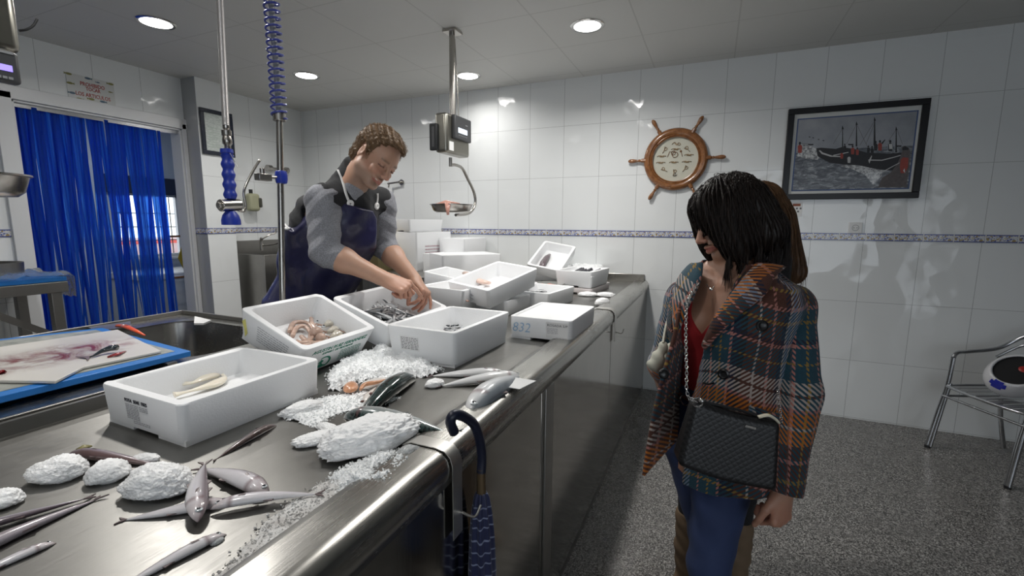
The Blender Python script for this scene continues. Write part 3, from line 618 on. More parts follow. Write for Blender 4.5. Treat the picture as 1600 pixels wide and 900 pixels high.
def put_fish(label, cat, head, tail, z=ZT, roll=0, bend=0, name='blue_whiting', mat=None, group=None, prof=PROF_W, k=1.0, flip=1, eye=True, thick=.72, pitch=0, dz=0, fin=None, **kw):
    """head and tail are photo points on the level z"""
    h = PZ(*head, z+.012); t_ = PZ(*tail, z+.012); d = h-t_; L = float(np.hypot(d[0], d[1])); yaw = math.atan2(d[1], d[0]); c = (h+t_)/2
    L *= .93
    t = thing(name, label, cat, (c[0], c[1], z+dz), (R_(roll), R_(pitch), yaw), group)
    V, F, Cc, Pt = fish_mesh(L, prof, thick, bend, k=k, **kw); V = [(x, y*flip, zz) for x, y, zz in V]
    mesh_obj('body', V, F, mat or FISH, t, smooth=True, local=True, attrs={'col': Cc, 'pat': Pt}, angle=180)
    hz = lambda u: float(np.interp(u, [q[0] for q in prof], [q[1] for q in prof]))*L*k
    y0 = lambda u: bend*L*(math.sin(math.pi*u)-.6); m = fin or FIN; zc = hz(.02)*thick
    b = MB(); xt = -.5*L; yt = y0(0)*flip
    for s in (1, -1): b.add([(xt+.02*L, yt, zc+.0012), (xt-.085*L, yt+s*.062*L, zc+.0012), (xt-.045*L, yt+s*.008*L, zc+.0012), (xt+.02*L, yt, zc-.0012), (xt-.085*L, yt+s*.062*L, zc-.0012), (xt-.045*L, yt+s*.008*L, zc-.0012)], [(0, 1, 2), (5, 4, 3), (0, 3, 4, 1), (1, 4, 5, 2), (2, 5, 3, 0)])
    b.build('tail_fin', m, t, local=True)
    for u0, u1, s in ((.42, .50, 1), (.58, .66, 1), (.40, .52, -1)):
        ya, yb = (s*hz(u0)*.93+y0(u0))*flip, (s*hz(u1)*.93+y0(u1))*flip; yc = (s*(hz(u0)+.030*L)+y0(u0))*flip; zz = hz(u0)*thick
        MB().add([((u0-.5)*L, ya, zz+.001), ((u1-.5)*L, yb, zz+.001), ((u0-.5)*L+.02*L, yc, zz+.001), ((u0-.5)*L, ya, zz-.001), ((u1-.5)*L, yb, zz-.001), ((u0-.5)*L+.02*L, yc, zz-.001)], [(0, 1, 2), (5, 4, 3), (0, 3, 4, 1), (1, 4, 5, 2), (2, 5, 3, 0)]).build('back_fin' if s > 0 else 'belly_fin', m, t, local=True)
    u = .765; zz = hz(u)*thick*1.93; yy = (-.05*hz(u)+y0(u))*flip; b = MB()
    b.add([((u-.5)*L, yy-.012*L, zz), ((u-.5)*L, yy+.012*L, zz), ((u-.5-.10)*L, yy+.022*L*flip, zz+.003), ((u-.5-.085)*L, yy-.005*L*flip, zz+.002)], [(0, 1, 2, 3), (3, 2, 1, 0)]); b.build('side_fin', m, t, local=True)
    if eye:
        u = .925; h_ = hz(u); rm = Matrix.Rotation(0, 3, 'X'); ey = (h_*.22+y0(u))*flip; ez = h_*thick+h_*thick*.93; r = .030*L
        e = MB().ell(((u-.5)*L, ey, ez-.25*r), (r, r, .45*r)).build('eye', EYE_W, t, local=True, smooth=True)
        MB().ell(((u-.5)*L, ey, ez+.05*r), (r*.55, r*.55, .28*r)).build('pupil', EYE_B, e, local=True, smooth=True)
    return t
WG = 'blue whiting lying loose on the steel'
W1 = dict(back=(.20, .15, .17), side=(.62, .59, .63), belly=(.82, .80, .82), hc=(.62, .52, .52))
put_fish('silver fish lying right-headed beneath the ice lump, tail at far left of the cluster', 'fish', (366, 778), (188, 806), bend=-.03, group=WG, **W1)
put_fish('silver fish with big round eye, uppermost right of the crossed cluster', 'fish', (425, 772), (313, 727), bend=.02, flip=1, k=1.2, group=WG, dz=.004, **W1)
put_fish('long silver fish with its tail pointing right over the melting ice', 'fish', (322, 793), (500, 768), bend=.03, flip=-1, k=.95, group=WG, dz=.008, **W1)
put_fish('small silver fish lying crosswise on top of the others, head towards the camera', 'fish', (306, 822), (318, 726), bend=-.02, flip=1, k=1.05, group=WG, dz=.013, **W1)
put_fish('single silver fish at the bottom, head up right beside the ice chip', 'fish', (358, 822), (158, 925), bend=.01, k=.85, flip=1, group=WG, **W1)
put_fish('lone brown-backed fish in front of the nearest foam box', 'fish', (436, 657), (335, 712), roll=-38, bend=.03, k=.95, flip=-1, group=WG, eye=False, back=(.10, .065, .06), side=(.30, .27, .32), belly=(.45, .42, .5))
put_fish('brown-backed fish half buried behind the ice lumps', 'fish', (95, 706), (252, 722), roll=20, bend=.03, k=.9, group=WG, eye=False, back=(.13, .08, .08), side=(.33, .27, .31), belly=(.5, .45, .5))
put_fish('short silver fish head pointing right at the lower left edge', 'fish', (92, 836), (-95, 915), bend=0, k=.95, group=WG, **W1)
put_fish('long dark-backed fish stretching in from the left edge', 'fish', (-130, 905), (152, 770), roll=15, bend=.03, k=.9, flip=-1, group=WG, eye=False, back=(.10, .06, .055), side=(.20, .15, .16), belly=(.4, .36, .4))
put_fish('grey fish behind the dark-backed one at the left edge', 'fish', (-120, 850), (140, 772), roll=10, bend=.02, k=.7, group=WG, eye=False, dz=.004, back=(.12, .09, .11), side=(.36, .33, .38), belly=(.5, .48, .5))
# mackerel
MK = dict(back=(.018, .045, .04), side=(.05, .085, .08), belly=(.52, .55, .55), hc=(.03, .05, .045))
put_fish('dark green mackerel lying diagonally beyond the opened fish', 'fish', (652, 588), (545, 668), name='mackerel', mat=MACK, prof=PROF_M, k=1.15, roll=-35, flip=-1, group='mackerel on the ice', fin=M('dark_fin', (.02, .03, .03), .3), eye=False, **MK)
put_fish('dark mackerel trapped under the big ice slab, tail towards the umbrella', 'fish', (532, 652), (712, 680), name='mackerel', mat=MACK, prof=PROF_M, k=1.0, roll=-28, flip=1, dz=.012, group='mackerel on the ice', fin=M('dark_fin', (.02, .03, .03), .3), eye=False, **MK)
SV = dict(back=(.34, .37, .38), side=(.74, .75, .76), belly=(.85, .85, .85), hc=(.55, .56, .56))
put_fish('upper of the two long silver fish before the printed deep box', 'fish', (800, 583), (672, 583), name='silver_fish', prof=PROF_W, k=1.05, roll=10, flip=1, group='silver fish beside the price card', eye=False, **SV)
put_fish('lower of the two long silver fish, its head under the price card', 'fish', (822, 588), (686, 600), name='silver_fish', prof=PROF_W, k=1.15, flip=1, group='silver fish beside the price card', dz=.003, **SV)
put_fish('thick silver fish at the counter rim behind the umbrella handle', 'fish', (726, 648), (822, 582), name='silver_fish', prof=PROF_M, k=1.1, flip=1, dz=.001, back=(.22, .25, .28), side=(.66, .68, .70), belly=(.75, .75, .75), hc=(.7, .7, .7))
# anchovies: one fish, copied
def small_fish(L=.105):
    V, F, Cc, Pt = fish_mesh(L, PROF_W, .62, .04, (.07, .08, .09), (.42, .44, .46), (.80, .80, .80), (.25, .25, .28), rings=12, n=8, k=.95)
    n0 = len(V); V = list(V)+[(-.5*L, 0, .002), (-.6*L, .06*L, .002), (-.6*L, -.06*L, .002)]; F = list(F)+[(n0, n0+1, n0+2)]; Cc = list(Cc)+[(.2, .2, .2)]*3; Pt = list(Pt)+[(0, 0, 0)]*3
    return V, F, Cc, Pt
_V, _F, _C, _P = small_fish()
anch = mesh_obj('anchovy', _V, _F, FISH, None, smooth=True, local=True, attrs={'col': _C}, angle=180)
_first = [True]
def boxpt(t, px, py, z=.035):
    Mx = ROOTS[t]; o_ = np.array(Mx@Vector((0, 0, z))); nn = np.array(Mx.to_3x3()@Vector((0, 0, 1))); d = _ray(px, py); c0 = np.array([0, 0, CAM_H]); q = Mx.inverted()@Vector(c0+d*(np.dot(o_-c0, nn)/np.dot(d, nn))); return q.x, q.y
def boxreg(t, c, rx, ry, z=.04): x, y = boxpt(t, *c, z); return (x-rx, x+rx, y-ry, y+ry)
def pile(t, dims, n, region, label, group, seed, base=.034, layer=.0042, hmax=.045, sc=1.0):
    """scatter small fish in a box's own frame, heaped towards the region's middle"""
    r = random.Random(seed); L, W, H = dims; Mx = ROOTS[t]; x0, x1, y0, y1 = region
    for i in range(n):
        f = i/n; px = (x0+x1)/2+(r.random()-.5)*(x1-x0)*(1-.5*f); py = (y0+y1)/2+(r.random()-.5)*(y1-y0)*(1-.5*f)
        z = base+hmax*f*(1-.5*r.random()); 
        lm = Matrix.Translation((px, py, z))@Euler((r.uniform(-.9, .9), r.uniform(-.22, .22), r.uniform(0, 6.28))).to_matrix().to_4x4()@Matrix.Scale(sc*r.uniform(.85, 1.1), 4)
        w = Mx@lm
        if _first[0]: o = anch; _first[0] = False
        else: o = anch.copy(); COL.objects.link(o)
        o.matrix_world = w; tag(o, label, 'fish', group)
pile(bC, DC, 150, (-.105, .115, -.17, .10), 'small silver anchovy in the heap under the fishmonger\'s hands', 'anchovies in the tilted box', 3, hmax=.052, sc=.95)
pile(bD, DD, 30, boxreg(bD, (712, 514), .05, .07), 'small silver anchovy in the deep box with the printed side label', 'anchovies in the deep box', 5, hmax=.028, sc=.85)
pile(bG, DG, 44, boxreg(bG, (838, 460), .06, .10, .05), 'small silver anchovy in the foam box behind the 832 box', 'anchovies in the box behind 832', 8, hmax=.045, base=.034, sc=.9)
# dark fish pieces in the boxes near the wall
def piece(name, label, cat, pts, rad, col, mat=None, parent_box=None, z=0, n=12, flat=.6, group=None):
    b = MB(); b.tube(pts, rad, n, flat=flat)
    o = b.build(name, mat or M(name+'_flesh_%02d%02d%02d' % tuple(int(c*99) for c in col), col, .3, var=(40, .3), coat=.5), smooth=True, angle=180); return tag(o, label, cat, group)
def inbox(t, x, y, z): return tuple(ROOTS[t]@Vector((x, y, z)))
piece('fish_fillet', 'dark skinned fillet lying in the steeply propped foam box', 'fish', [inbox(bI, *boxpt(bI, *q), .045) for q in ((845, 421), (849, 412), (855, 403), (859, 399))], [.022, .030, .026, .012], (.13, .10, .11))
r3 = random.Random(9)
for k in range(7):
    a = r3.uniform(-.5, .9); x, y = r3.uniform(-.06, .10), r3.uniform(-.05, .10); l = .04
    piece('fish_tail_piece', 'dark cut fish tail on the ice in the box nearest the corner', 'fish', [inbox(bH, x-l*math.cos(a), y-l*math.sin(a), .085), inbox(bH, x, y, .10), inbox(bH, x+l*math.cos(a), y+l*math.sin(a), .115)], [.008, .013, .016], (.05, .05, .06), group='dark fish tails on ice', flat=.8)
piece('squid_tube', 'pale pink fish strip lying in the highest middle foam box', 'fish', [inbox(bF, *boxpt(bF, *q), .05) for q in ((727, 430), (737, 435), (750, 443), (765, 446))], [.022, .030, .026, .018], (.72, .52, .44), flat=.55)
piece('pink_fish', 'thin pink-brown fish in the box beside the fishmonger\'s hands', 'fish', [inbox(bJ, *boxpt(bJ, *q), .05) for q in ((694, 466), (706, 469), (718, 471), (732, 475))], [.012, .022, .016, .005], (.50, .27, .20), flat=.6)
o = MB().lathe([(.0, .0), (.10, .0), (.125, .022), (.12, .022), (.095, .004), (.0, .004)], tuple(PZ(857, 447, 1.03)), n=28).build('steel_dish', STEEL_RIM, smooth=True); tag(o, 'shallow oval steel dish of red fish between foam boxes', 'dish')
c = PZ(857, 445, 1.045)
for k, (dx, dy, a) in enumerate(((-.05, .0, .3), (.0, .02, .1), (.045, -.01, -.2), (-.01, -.03, .5))):
    piece('red_mullet', 'small red fish lying in the shallow steel dish', 'fish', [(c[0]+dx-.05*math.cos(a), c[1]+dy-.05*math.sin(a), c[2]-.008), (c[0]+dx, c[1]+dy, c[2]), (c[0]+dx+.05*math.cos(a), c[1]+dy+.05*math.sin(a), c[2]-.006)], [.005, .015, .007], (.55, .16, .10), group='red fish in the steel dish')
piece('prawn_heap_piece', 'orange-brown cut fish piece in front of the sloping foam box', 'fish', [tuple(PZ(668, 436, 1.02)), tuple(PZ(676, 431, 1.03)), tuple(PZ(688, 436, 1.02))], [.014, .024, .014], (.45, .27, .18))
# pale squid strip in the near box
SQ = M('pale_squid', (.80, .74, .62), .25, var=(25, .08), coat=.6, sss=.3, sssr=(1, .8, .6), ssss=.02)
pts = [PZ(262, 608, 1.02), PZ(275, 600, 1.028), PZ(300, 598, 1.03), PZ(325, 588, 1.03), PZ(343, 584, 1.025), PZ(350, 590, 1.02), PZ(335, 600, 1.018), PZ(300, 610, 1.02), PZ(272, 617, 1.02)]
o = MB().tube(spline(pts, 6), [.012+.006*math.sin(i*.4) for i in range(49)], 14, flat=.55).build('squid_strip', SQ, smooth=True, angle=180); tag(o, 'pale cream squid strip folded in the nearest foam box', 'squid')
# octopus and cuttlefish in the tilted box
OCT = M('octopus_skin', (.50, .35, .28), .22, var=(70, .4), coat=.7, bump=(150, .3, .002), sss=.15, sssr=(1, .5, .4), ssss=.01)
OCT2 = M('cuttlefish_skin', (.56, .52, .44), .2, var=(90, .4), coat=.8, bump=(150, .3, .002), sss=.15, sssr=(1, .8, .6), ssss=.01)
oc = thing('octopus', 'brown-pink octopus with curled arms in the tilted foam box', 'octopus', inbox(bB, .0, -.03, .03))
def bx(x, y, z=.045): return inbox(bB, x, y, z)
def UV(px, py): # photo point to the tilted box's inner floor
    Mx = ROOTS[bB]; o_ = np.array((Mx@Vector((0, 0, .04)))); nrm = np.array(Mx.to_3x3()@Vector((0, 0, 1))); d = _ray(px, py); c0 = np.array([0, 0, CAM_H]); t = np.dot(o_-c0, nrm)/np.dot(d, nrm); q = Mx.inverted()@Vector(c0+d*t); return q.x, q.y
def path(*q, z=.045, zz=None):
    return spline([bx(*UV(*p), (zz[i] if zz else z)) for i, p in enumerate(q)], 5)
arms = [((452, 520), (458, 507), (475, 505), (486, 512), (490, 525)), ((456, 528), (463, 514), (476, 512), (484, 522), (482, 532)), ((497, 520), (487, 509), (486, 500), (484, 498)), ((447, 538), (458, 545), (475, 542), (492, 536)), ((452, 545), (470, 549), (490, 545), (505, 538)), ((480, 533), (490, 538), (502, 535), (505, 525)), ((462, 535), (474, 538), (486, 530), (492, 520)), ((470, 527), (478, 535), (490, 540), (500, 543))]
for a in arms:
    P_ = path(*a); MB().tube(P_, [.011-.008*abs(i/len(P_)-.3) for i in range(len(P_))], 10, flat=.8).build('arm', OCT, oc, smooth=True, angle=180)
MB().ell(bx(*UV(492, 524), .055), (.022, .026, .02)).ell(bx(*UV(500, 531), .05), (.02, .02, .018)).build('mantle', OCT, oc, smooth=True)
for q in ((492, 515), (502, 522)):
    e = MB().ell(bx(*UV(*q), .073), (.0075, .0075, .006)).build('eye', EYE_W, oc, smooth=True); MB().ell(bx(*UV(*q), .078), (.004, .004, .003)).build('pupil', EYE_B, e, smooth=True)
r5 = random.Random(21)
for k, (q0, q1) in enumerate((((505, 512), (520, 508)), ((510, 522), (530, 516)), ((515, 530), (535, 522)), ((530, 512), (552, 518)), ((538, 522), (560, 522)), ((520, 536), (545, 528)), ((498, 542), (518, 540)))):
    a, c_ = UV(*q0), UV(*q1); t = thing('cuttlefish', 'small pale cuttlefish heaped right of the octopus in the tilted box', 'cuttlefish', bx(*a), group='cuttlefish beside the octopus')
    mid = ((a[0]+c_[0])/2, (a[1]+c_[1])/2); MB().tube([bx(*a, .045), bx(*mid, .055), bx(*c_, .045)], [.008, .019, .006], 12, flat=.7).build('mantle', OCT2, t, smooth=True, angle=180)
    for s in (-1, 0, 1): MB().tube([bx(*a, .048), bx(a[0]+.01*s-.012, a[1]+.008*s-.01, .05), bx(a[0]+.018*s-.02, a[1]+.004*s-.014, .04)], [.004, .003, .0015], 6).build('tentacle', OCT, t, smooth=True)
# opened fish with orange guts
def slab_piece(name, label, cat, pts, z, th, mat, group=None):
    P_ = [PZ(*q, z) for q in pts]; c = np.mean(P_, 0); b = MB(); n = len(P_)
    up = [(p[0], p[1], z+th*.6+.004*math.sin(i*2.1)) for i, p in enumerate(P_)]; lo = [(c[0]+(p[0]-c[0])*1.05, c[1]+(p[1]-c[1])*1.05, z-th*.2) for p in P_]
    V = lo+up+[(c[0]+(p[0]-c[0])*.5, c[1]+(p[1]-c[1])*.5, z+th*1.1) for p in P_]+[(c[0], c[1], z+th*1.15)]
    F = [(i, (i+1) % n, (i+1) % n+n, i+n) for i in range(n)]+[(i+n, (i+1) % n+n, (i+1) % n+2*n, i+2*n) for i in range(n)]+[(i+2*n, (i+1) % n+2*n, 3*n) for i in range(n)]+[tuple(range(n-1, -1, -1))]
    o = b.add(V, F).build(name, mat, smooth=True, angle=180); m_ = o.modifiers.new('s', 'SUBSURF'); m_.levels = m_.render_levels = 2
    return tag(o, label, cat, group)
ORG = M('orange_fish_flesh', (.62, .30, .16), .28, var=(70, .45), coat=.6, bump=(90, .4, .003)); WFL = M('white_wet_flesh', (.78, .74, .70), .25, var=(60, .15), coat=.6, bump=(80, .4, .003))
slab_piece('fish_head_half', 'opened orange fish head lying left of the green mackerel', 'fish', [(533, 609), (545, 600), (560, 599), (562, 610), (550, 616), (538, 615)], ZT+.012, .016, ORG)
slab_piece('fish_flank', 'long orange and white opened fish flank on the ice', 'fish', [(560, 600), (590, 596), (612, 590), (606, 600), (585, 606), (563, 612)], ZT+.016, .014, WFL)
o = MB().tube(spline([PZ(563, 609, ZT+.035), PZ(570, 601, ZT+.037), (PZ(590, 597, ZT+.037)), PZ(605, 592, ZT+.033)], 5), [.004+.004*math.sin(i*.25) for i in range(16)], 10, flat=.8).build('fish_roe', ORG, smooth=True, angle=180); tag(o, 'orange roe strip lying along the opened white fish flank', 'fish roe')
slab_piece('fish_collar', 'white fish collar with a dark spot beside the green mackerel', 'fish', [(575, 618), (588, 610), (606, 607), (622, 602), (612, 620), (590, 640), (566, 636), (565, 626)], ZT+.012, .02, WFL)
o = MB().ell(PZ(580, 615, ZT+.038), (.006, .006, .004)).ell(PZ(566, 627, ZT+.036), (.005, .006, .003)).build('dark_gut_spot', M('dark_gut', (.12, .04, .03), .3), smooth=True); tag(o, 'dark brown gut spots on the white fish collar', 'fish offal')
# things on the cutting board
ft = thing('fish_tail', 'dark fish tail with forked fin lying on the filleting sheet', 'fish', tuple(PZ(170, 545, 1.068)))
P_ = [PZ(182, 543, 1.085), PZ(172, 544, 1.083), PZ(158, 549, 1.078), PZ(146, 556, 1.072), PZ(140, 558, 1.070)]
MB().tube(P_, [.012, .0115, .008, .004, .003], 12, flat=.8).build('body', M('dark_blue_fish_skin', (.02, .03, .04), .15, coat=.8), ft, smooth=True, angle=180)
q = [PZ(142, 556, 1.071), PZ(118, 557, 1.070), PZ(134, 559, 1.071), PZ(137, 563, 1.070)]; MB().add([tuple(p_) for p_ in q]+[tuple(p_-np.array([0, 0, .0015])) for p_ in q], [(0, 1, 2, 3), (7, 6, 5, 4), (0, 4, 5, 1), (1, 5, 6, 2), (2, 6, 7, 3), (3, 7, 4, 0)]).build('tail_fin', FIN, ft)
BLD = M('raw_red_offal', (.25, .015, .02), .25, var=(60, .4), coat=.6)
for nm, lb, a, b_, r in (('fish_offal', 'red liver-like scrap beside the dark fish tail', (168, 558), (196, 549), .009), ('fish_offal', 'small dark red lump at the left edge of the filleting sheet', (-6, 581), (8, 582), .012)):
    o = MB().tube([PZ(*a, 1.068), (PZ(*a, 1.074)+PZ(*b_, 1.074))/2, PZ(*b_, 1.068)], [r*.6, r, r*.4], 10, flat=.5).build(nm, BLD, smooth=True, angle=180); tag(o, lb, 'fish offal')
kn = thing('peeling_knife', 'orange-handled knife with wire ring on the blue board corner', 'knife', tuple(PZ(200, 515, 1.06)))
MB().tube([PZ(184, 509, 1.065), PZ(196, 510, 1.067), PZ(212, 517, 1.065), PZ(226, 524, 1.063)], [.010, .012, .009, .004], 10, flat=.6).build('handle', M('orange_plastic', (.75, .09, .02), .35), kn, smooth=True, angle=180)
MB().tube([PZ(196, 508, 1.082)+np.array([.014*math.cos(a), .014*math.sin(a), 0]) for a in np.linspace(0, 6.28, 16)], .0012, 6).build('wire_ring', CHROME, kn)
s = MB().prism([tuple(PZ(*q, 1.045)[:2]) for q in ((303, 504), (304, 493), (330, 499), (318, 504))], lambda u, v, w: (u, v, w), 1.034, 1.042).build('paper_sheet', M('white_sheet', (.7, .7, .7), .6)); tag(s, 'folded white paper lying on the far rim of the sink', 'paper')
s = MB().prism([tuple(PZ(*q, 1.03)[:2]) for q in ((137, 512), (204, 503), (205, 511), (150, 519))], lambda u, v, w: (u, v, w), 1.03, 1.034).build('steel_tray', STEEL_D); tag(s, 'flat steel tray poking out behind the blue cutting board', 'tray')
# price card, clip, shell, ice chip
s = MB().prism([tuple(PZ(*q, ZT+.03)[:2]) for q in ((776, 603), (800, 590), (838, 596), (812, 609))], lambda u, v, w: (u, v, w), ZT+.031, ZT+.0325).build('price_card', M('translucent_card', (.75, .76, .76), .25)); tag(s, 'white price card lying on the silver fish at the counter rim', 'card')
s = MB().tube([PZ(812, 570, ZT+.008), PZ(818, 568, ZT+.012), PZ(825, 569, ZT+.008)], [.006, .009, .006], 10, flat=.6).build('mussel_shell', M('black_shell', (.01, .01, .012), .2), smooth=True); tag(s, 'small black shell on the steel beyond the silver fish', 'shell')
s = MB().tube([PZ(120, 702, ZT+.006), PZ(131, 699, ZT+.010), PZ(143, 697, ZT+.006)], [.003, .010, .003], 12, flat=.6).build('clam_shell', M('olive_shell', (.28, .25, .11), .35, var=(60, .3)), smooth=True, angle=180); tag(s, 'small olive clam shell behind the left ice lumps', 'shell')
s = MB().prism([tuple(PZ(*q, ZT)[:2]) for q in ((800, 470), (810, 464), (840, 472), (834, 478))], lambda u, v, w: (u, v, w), 1.11, 1.112).build('price_card', M('clear_card', (.8, .8, .82), .15)); tag(s, 'clear printed price card across the pale anchovy box', 'card')

# ------------------------------------------------------------------ ice
def ice_lump(label, a, b, wid, h, z=ZT, seed=1, mat=None, amp=.25, name='ice_lump', group='packed ice lumps'):
    A, B = PZ(*a, z), PZ(*b, z); c = (A+B)/2; d = B-A; L = float(np.hypot(d[0], d[1]))/2; yaw = math.atan2(d[1], d[0])
    bm = bmesh.new(); bmesh.ops.create_icosphere(bm, subdivisions=6 if L > .045 else 5, radius=1); cs, sn = math.cos(yaw), math.sin(yaw)
    for v in bm.verts:
        p_ = v.co; n1 = noise.noise(p_*1.6+Vector((seed*3.1, 0, 0))); n2 = noise.noise(p_*4.5+Vector((0, seed, 0))); n3 = noise.noise(p_*13+Vector((seed, 0, 5))); n4 = noise.noise(p_*30)
        n5 = noise.noise(p_*60+Vector((seed, 2, 0))); k = 1+amp*.55*n1+amp*.30*n2+amp*.24*n3+amp*.17*n4+amp*.13*n5+amp*.09*noise.noise(p_*115); q = p_*k; zz = q.z*h
        zz = zz*.5+h*.42 if zz < 0 else zz+h*.42*(1 if zz < 0 else 1)
        zz = max(0.0, zz); x, y = q.x*L, q.y*wid; v.co = Vector((x*cs-y*sn, x*sn+y*cs, zz*.70))
    V = [v.co[:] for v in bm.verts]; F = [tuple(v.index for v in f.verts) for f in bm.faces]; bm.free()
    V = np.array(V)+np.array([c[0], c[1], z]); b = MB(); b.add(V, F)
    return tag(b.build(name, mat or ICE_L, smooth=True, angle=180), label, 'ice', group)
def ice_heap(label, pts, h, z=ZT, seed=1, grains=500, mat=None, gs=.0030, name='crushed_ice'):
    P_ = [PZ(*q, z)[:2] for q in pts]; P_ = np.array(P_); lo, hi = P_.min(0), P_.max(0); st = .0055
    xs = np.arange(lo[0]-.01, hi[0]+.01, st); ys = np.arange(lo[1]-.01, hi[1]+.01, st)
    def inside(x, y):
        ins = False; dm = 9
        for i in range(len(P_)):
            (x0, y0), (x1, y1) = P_[i-1], P_[i]
            if (y0 > y) != (y1 > y) and x < (x1-x0)*(y-y0)/(y1-y0)+x0: ins = not ins
            t = max(0, min(1, ((x-x0)*(x1-x0)+(y-y0)*(y1-y0))/((x1-x0)**2+(y1-y0)**2+1e-9))); dm = min(dm, math.hypot(x-x0-t*(x1-x0), y-y0-t*(y1-y0)))
        return dm if ins else -dm
    idx = {}; V, F = [], []; H = {}
    for i, x in enumerate(xs):
        for j, y in enumerate(ys):
            d = inside(x, y)+.016*noise.noise(Vector((x*30, y*30, seed)))+.007*noise.noise(Vector((x*90, y*90, seed)))
            if d > -.001:
                e = min(1, max(0, d)/.03); zz = h*(e**.6)*(.6+.5*noise.noise(Vector((x*22, y*22, seed)))+.22*noise.noise(Vector((x*70, y*70, seed)))+.08*noise.noise(Vector((x*190, y*190, seed))))
                idx[(i, j)] = len(V); V.append((x, y, z+max(.0006, zz))); H[(i, j)] = zz
    for (i, j), a in idx.items():
        q = [idx.get((i+1, j)), idx.get((i+1, j+1)), idx.get((i, j+1))]
        if None not in q: F.append((a, q[0], q[1], q[2]))
    b = MB(); b.add(V, F); r = random.Random(seed); keys = list(idx)
    oct_v = [(1, 0, 0), (-1, 0, 0), (0, 1, 0), (0, -1, 0), (0, 0, 1), (0, 0, -1)]; oct_f = [(0, 2, 4), (2, 1, 4), (1, 3, 4), (3, 0, 4), (2, 0, 5), (1, 2, 5), (3, 1, 5), (0, 3, 5)]
    for k in range(int(grains*2.6)):
        i, j = r.choice(keys); x, y, zz = V[idx[(i, j)]]; s = gs*r.uniform(.4, 1.3); x += r.gauss(0, .006); y += r.gauss(0, .006)
        m_ = Euler((r.random()*6, r.random()*6, r.random()*6)).to_matrix()
        b.add([m_@Vector((p_[0]*s*1.3, p_[1]*s, p_[2]*s*.7))+Vector((x, y, zz+s*.2)) for p_ in oct_v], oct_f)
    return tag(b.build(name, mat or ICE), label, 'ice', kind='stuff')
ice_heap('loose crushed ice heaped between the octopus box and the mackerel', [(508, 612), (512, 585), (540, 565), (582, 550), (605, 545), (645, 560), (672, 572), (690, 580), (672, 590), (640, 592), (600, 594), (560, 598), (530, 612)], .040, seed=1, grains=900)
ice_heap('wet crushed ice running along the inner rim below the slab', [(330, 905), (385, 850), (440, 800), (500, 755), (560, 725), (640, 712), (640, 732), (596, 752), (545, 782), (505, 806), (440, 850), (368, 897)], .011, seed=3, grains=420, gs=.0024, mat=ICE_W)
ice_heap('loose crushed ice patch under the opened fish and collar', [(440, 645), (470, 628), (530, 618), (575, 612), (625, 622), (600, 634), (550, 642), (525, 650), (490, 668), (450, 660)], .014, seed=5, grains=400)
ice_heap('crushed ice mound just below the big slab', [(520, 745), (560, 725), (620, 705), (652, 715), (635, 745), (600, 768), (560, 775), (525, 775)], .030, seed=7, grains=500)
ice_lump('large solid white ice slab lying across the dark mackerel', (497, 722), (653, 672), .072, .066, seed=31, amp=.22, z=ZT, name='ice_slab')
ice_lump('pale ice lump left of the opened fish, nearest the foam box', (438, 655), (505, 636), .030, .030, seed=4)
ice_lump('small ice lump just above the big slab', (498, 666), (540, 690), .018, .020, seed=6)
ice_lump('flat ice lump left of the big slab', (455, 700), (535, 680), .030, .022, seed=8)
ice_lump('round clear ice knob under the right end of the slab', (620, 722), (655, 710), .020, .030, seed=9, mat=ICE_C)
ice_lump('leftmost white ice lump of the three in a row', (48, 752), (138, 742), .036, .044, seed=10)
ice_lump('middle white ice lump of the three in a row', (132, 757), (206, 742), .030, .040, seed=11)
ice_lump('largest white ice lump behind the crossed fish', (196, 770), (300, 768), .042, .055, seed=12)
ice_lump('rough ice lump behind the row, beside the olive shell', (112, 715), (150, 712), .014, .018, seed=13)
ice_lump('rough ice lump behind the largest lump', (205, 722), (250, 720), .014, .018, seed=14)
ice_lump('ice lump cut by the left edge of the picture', (-30, 790), (34, 788), .026, .030, seed=15)
ice_lump('little round ice lump left of the lower silver fish tail', (664, 606), (694, 602), .022, .026, seed=16)
ice_lump('round white ice ball on the steel near the far end', (930, 478), (952, 476), .030, .050, seed=17, amp=.1)
ice_lump('flat ice lump between the wall corner and the ice ball', (930, 462), (962, 464), .040, .03, seed=18)
ice_lump('flat ice lump touching the foot of the dark fish box', (903, 462), (935, 463), .040, .03, seed=19)
o = ice_lump('small clear ice chip beside the bottom silver fish head', (330, 854), (350, 842), .006, .006, seed=20, mat=ICE_C)
ice_heap('crushed ice under the dark fish pieces in the box near the corner', [(884, 424), (925, 434), (945, 412), (905, 405)], .02, z=1.11, seed=21, grains=200, gs=.006)
# ------------------------------------------------------------------ blue strip curtain in the doorway
_st = NT('blue_pvc_strip'); _o = _st.pos()
STRIPB = _st.set(col=_st.mix(_st.noise(_st.scale(_o, (30, 30, .6)), 3, 3), (.03, .13, .55), (.16, .44, .85)), rough=.16, trans=.7, ior=1.08, spec=.5)
_t = _st.new('ShaderNodeBsdfTranslucent'); _t.inputs[0].default_value = (.04, .20, .75, 1); _a = _st.new('ShaderNodeMixShader'); _a.inputs[0].default_value = .45
_st.t.links.new(_st.b.outputs[0], _a.inputs[1]); _st.t.links.new(_t.outputs[0], _a.inputs[2]); _tp = _st.new('ShaderNodeBsdfTransparent'); _tp.inputs[0].default_value = (.18, .45, .98, 1); _m2 = _st.new('ShaderNodeMixShader'); _m2.inputs[0].default_value = .38; _st.t.links.new(_a.outputs[0], _m2.inputs[1]); _st.t.links.new(_tp.outputs[0], _m2.inputs[2]); _st.t.links.new(_m2.outputs[0], _st.n['Material Output'].inputs['Surface'])
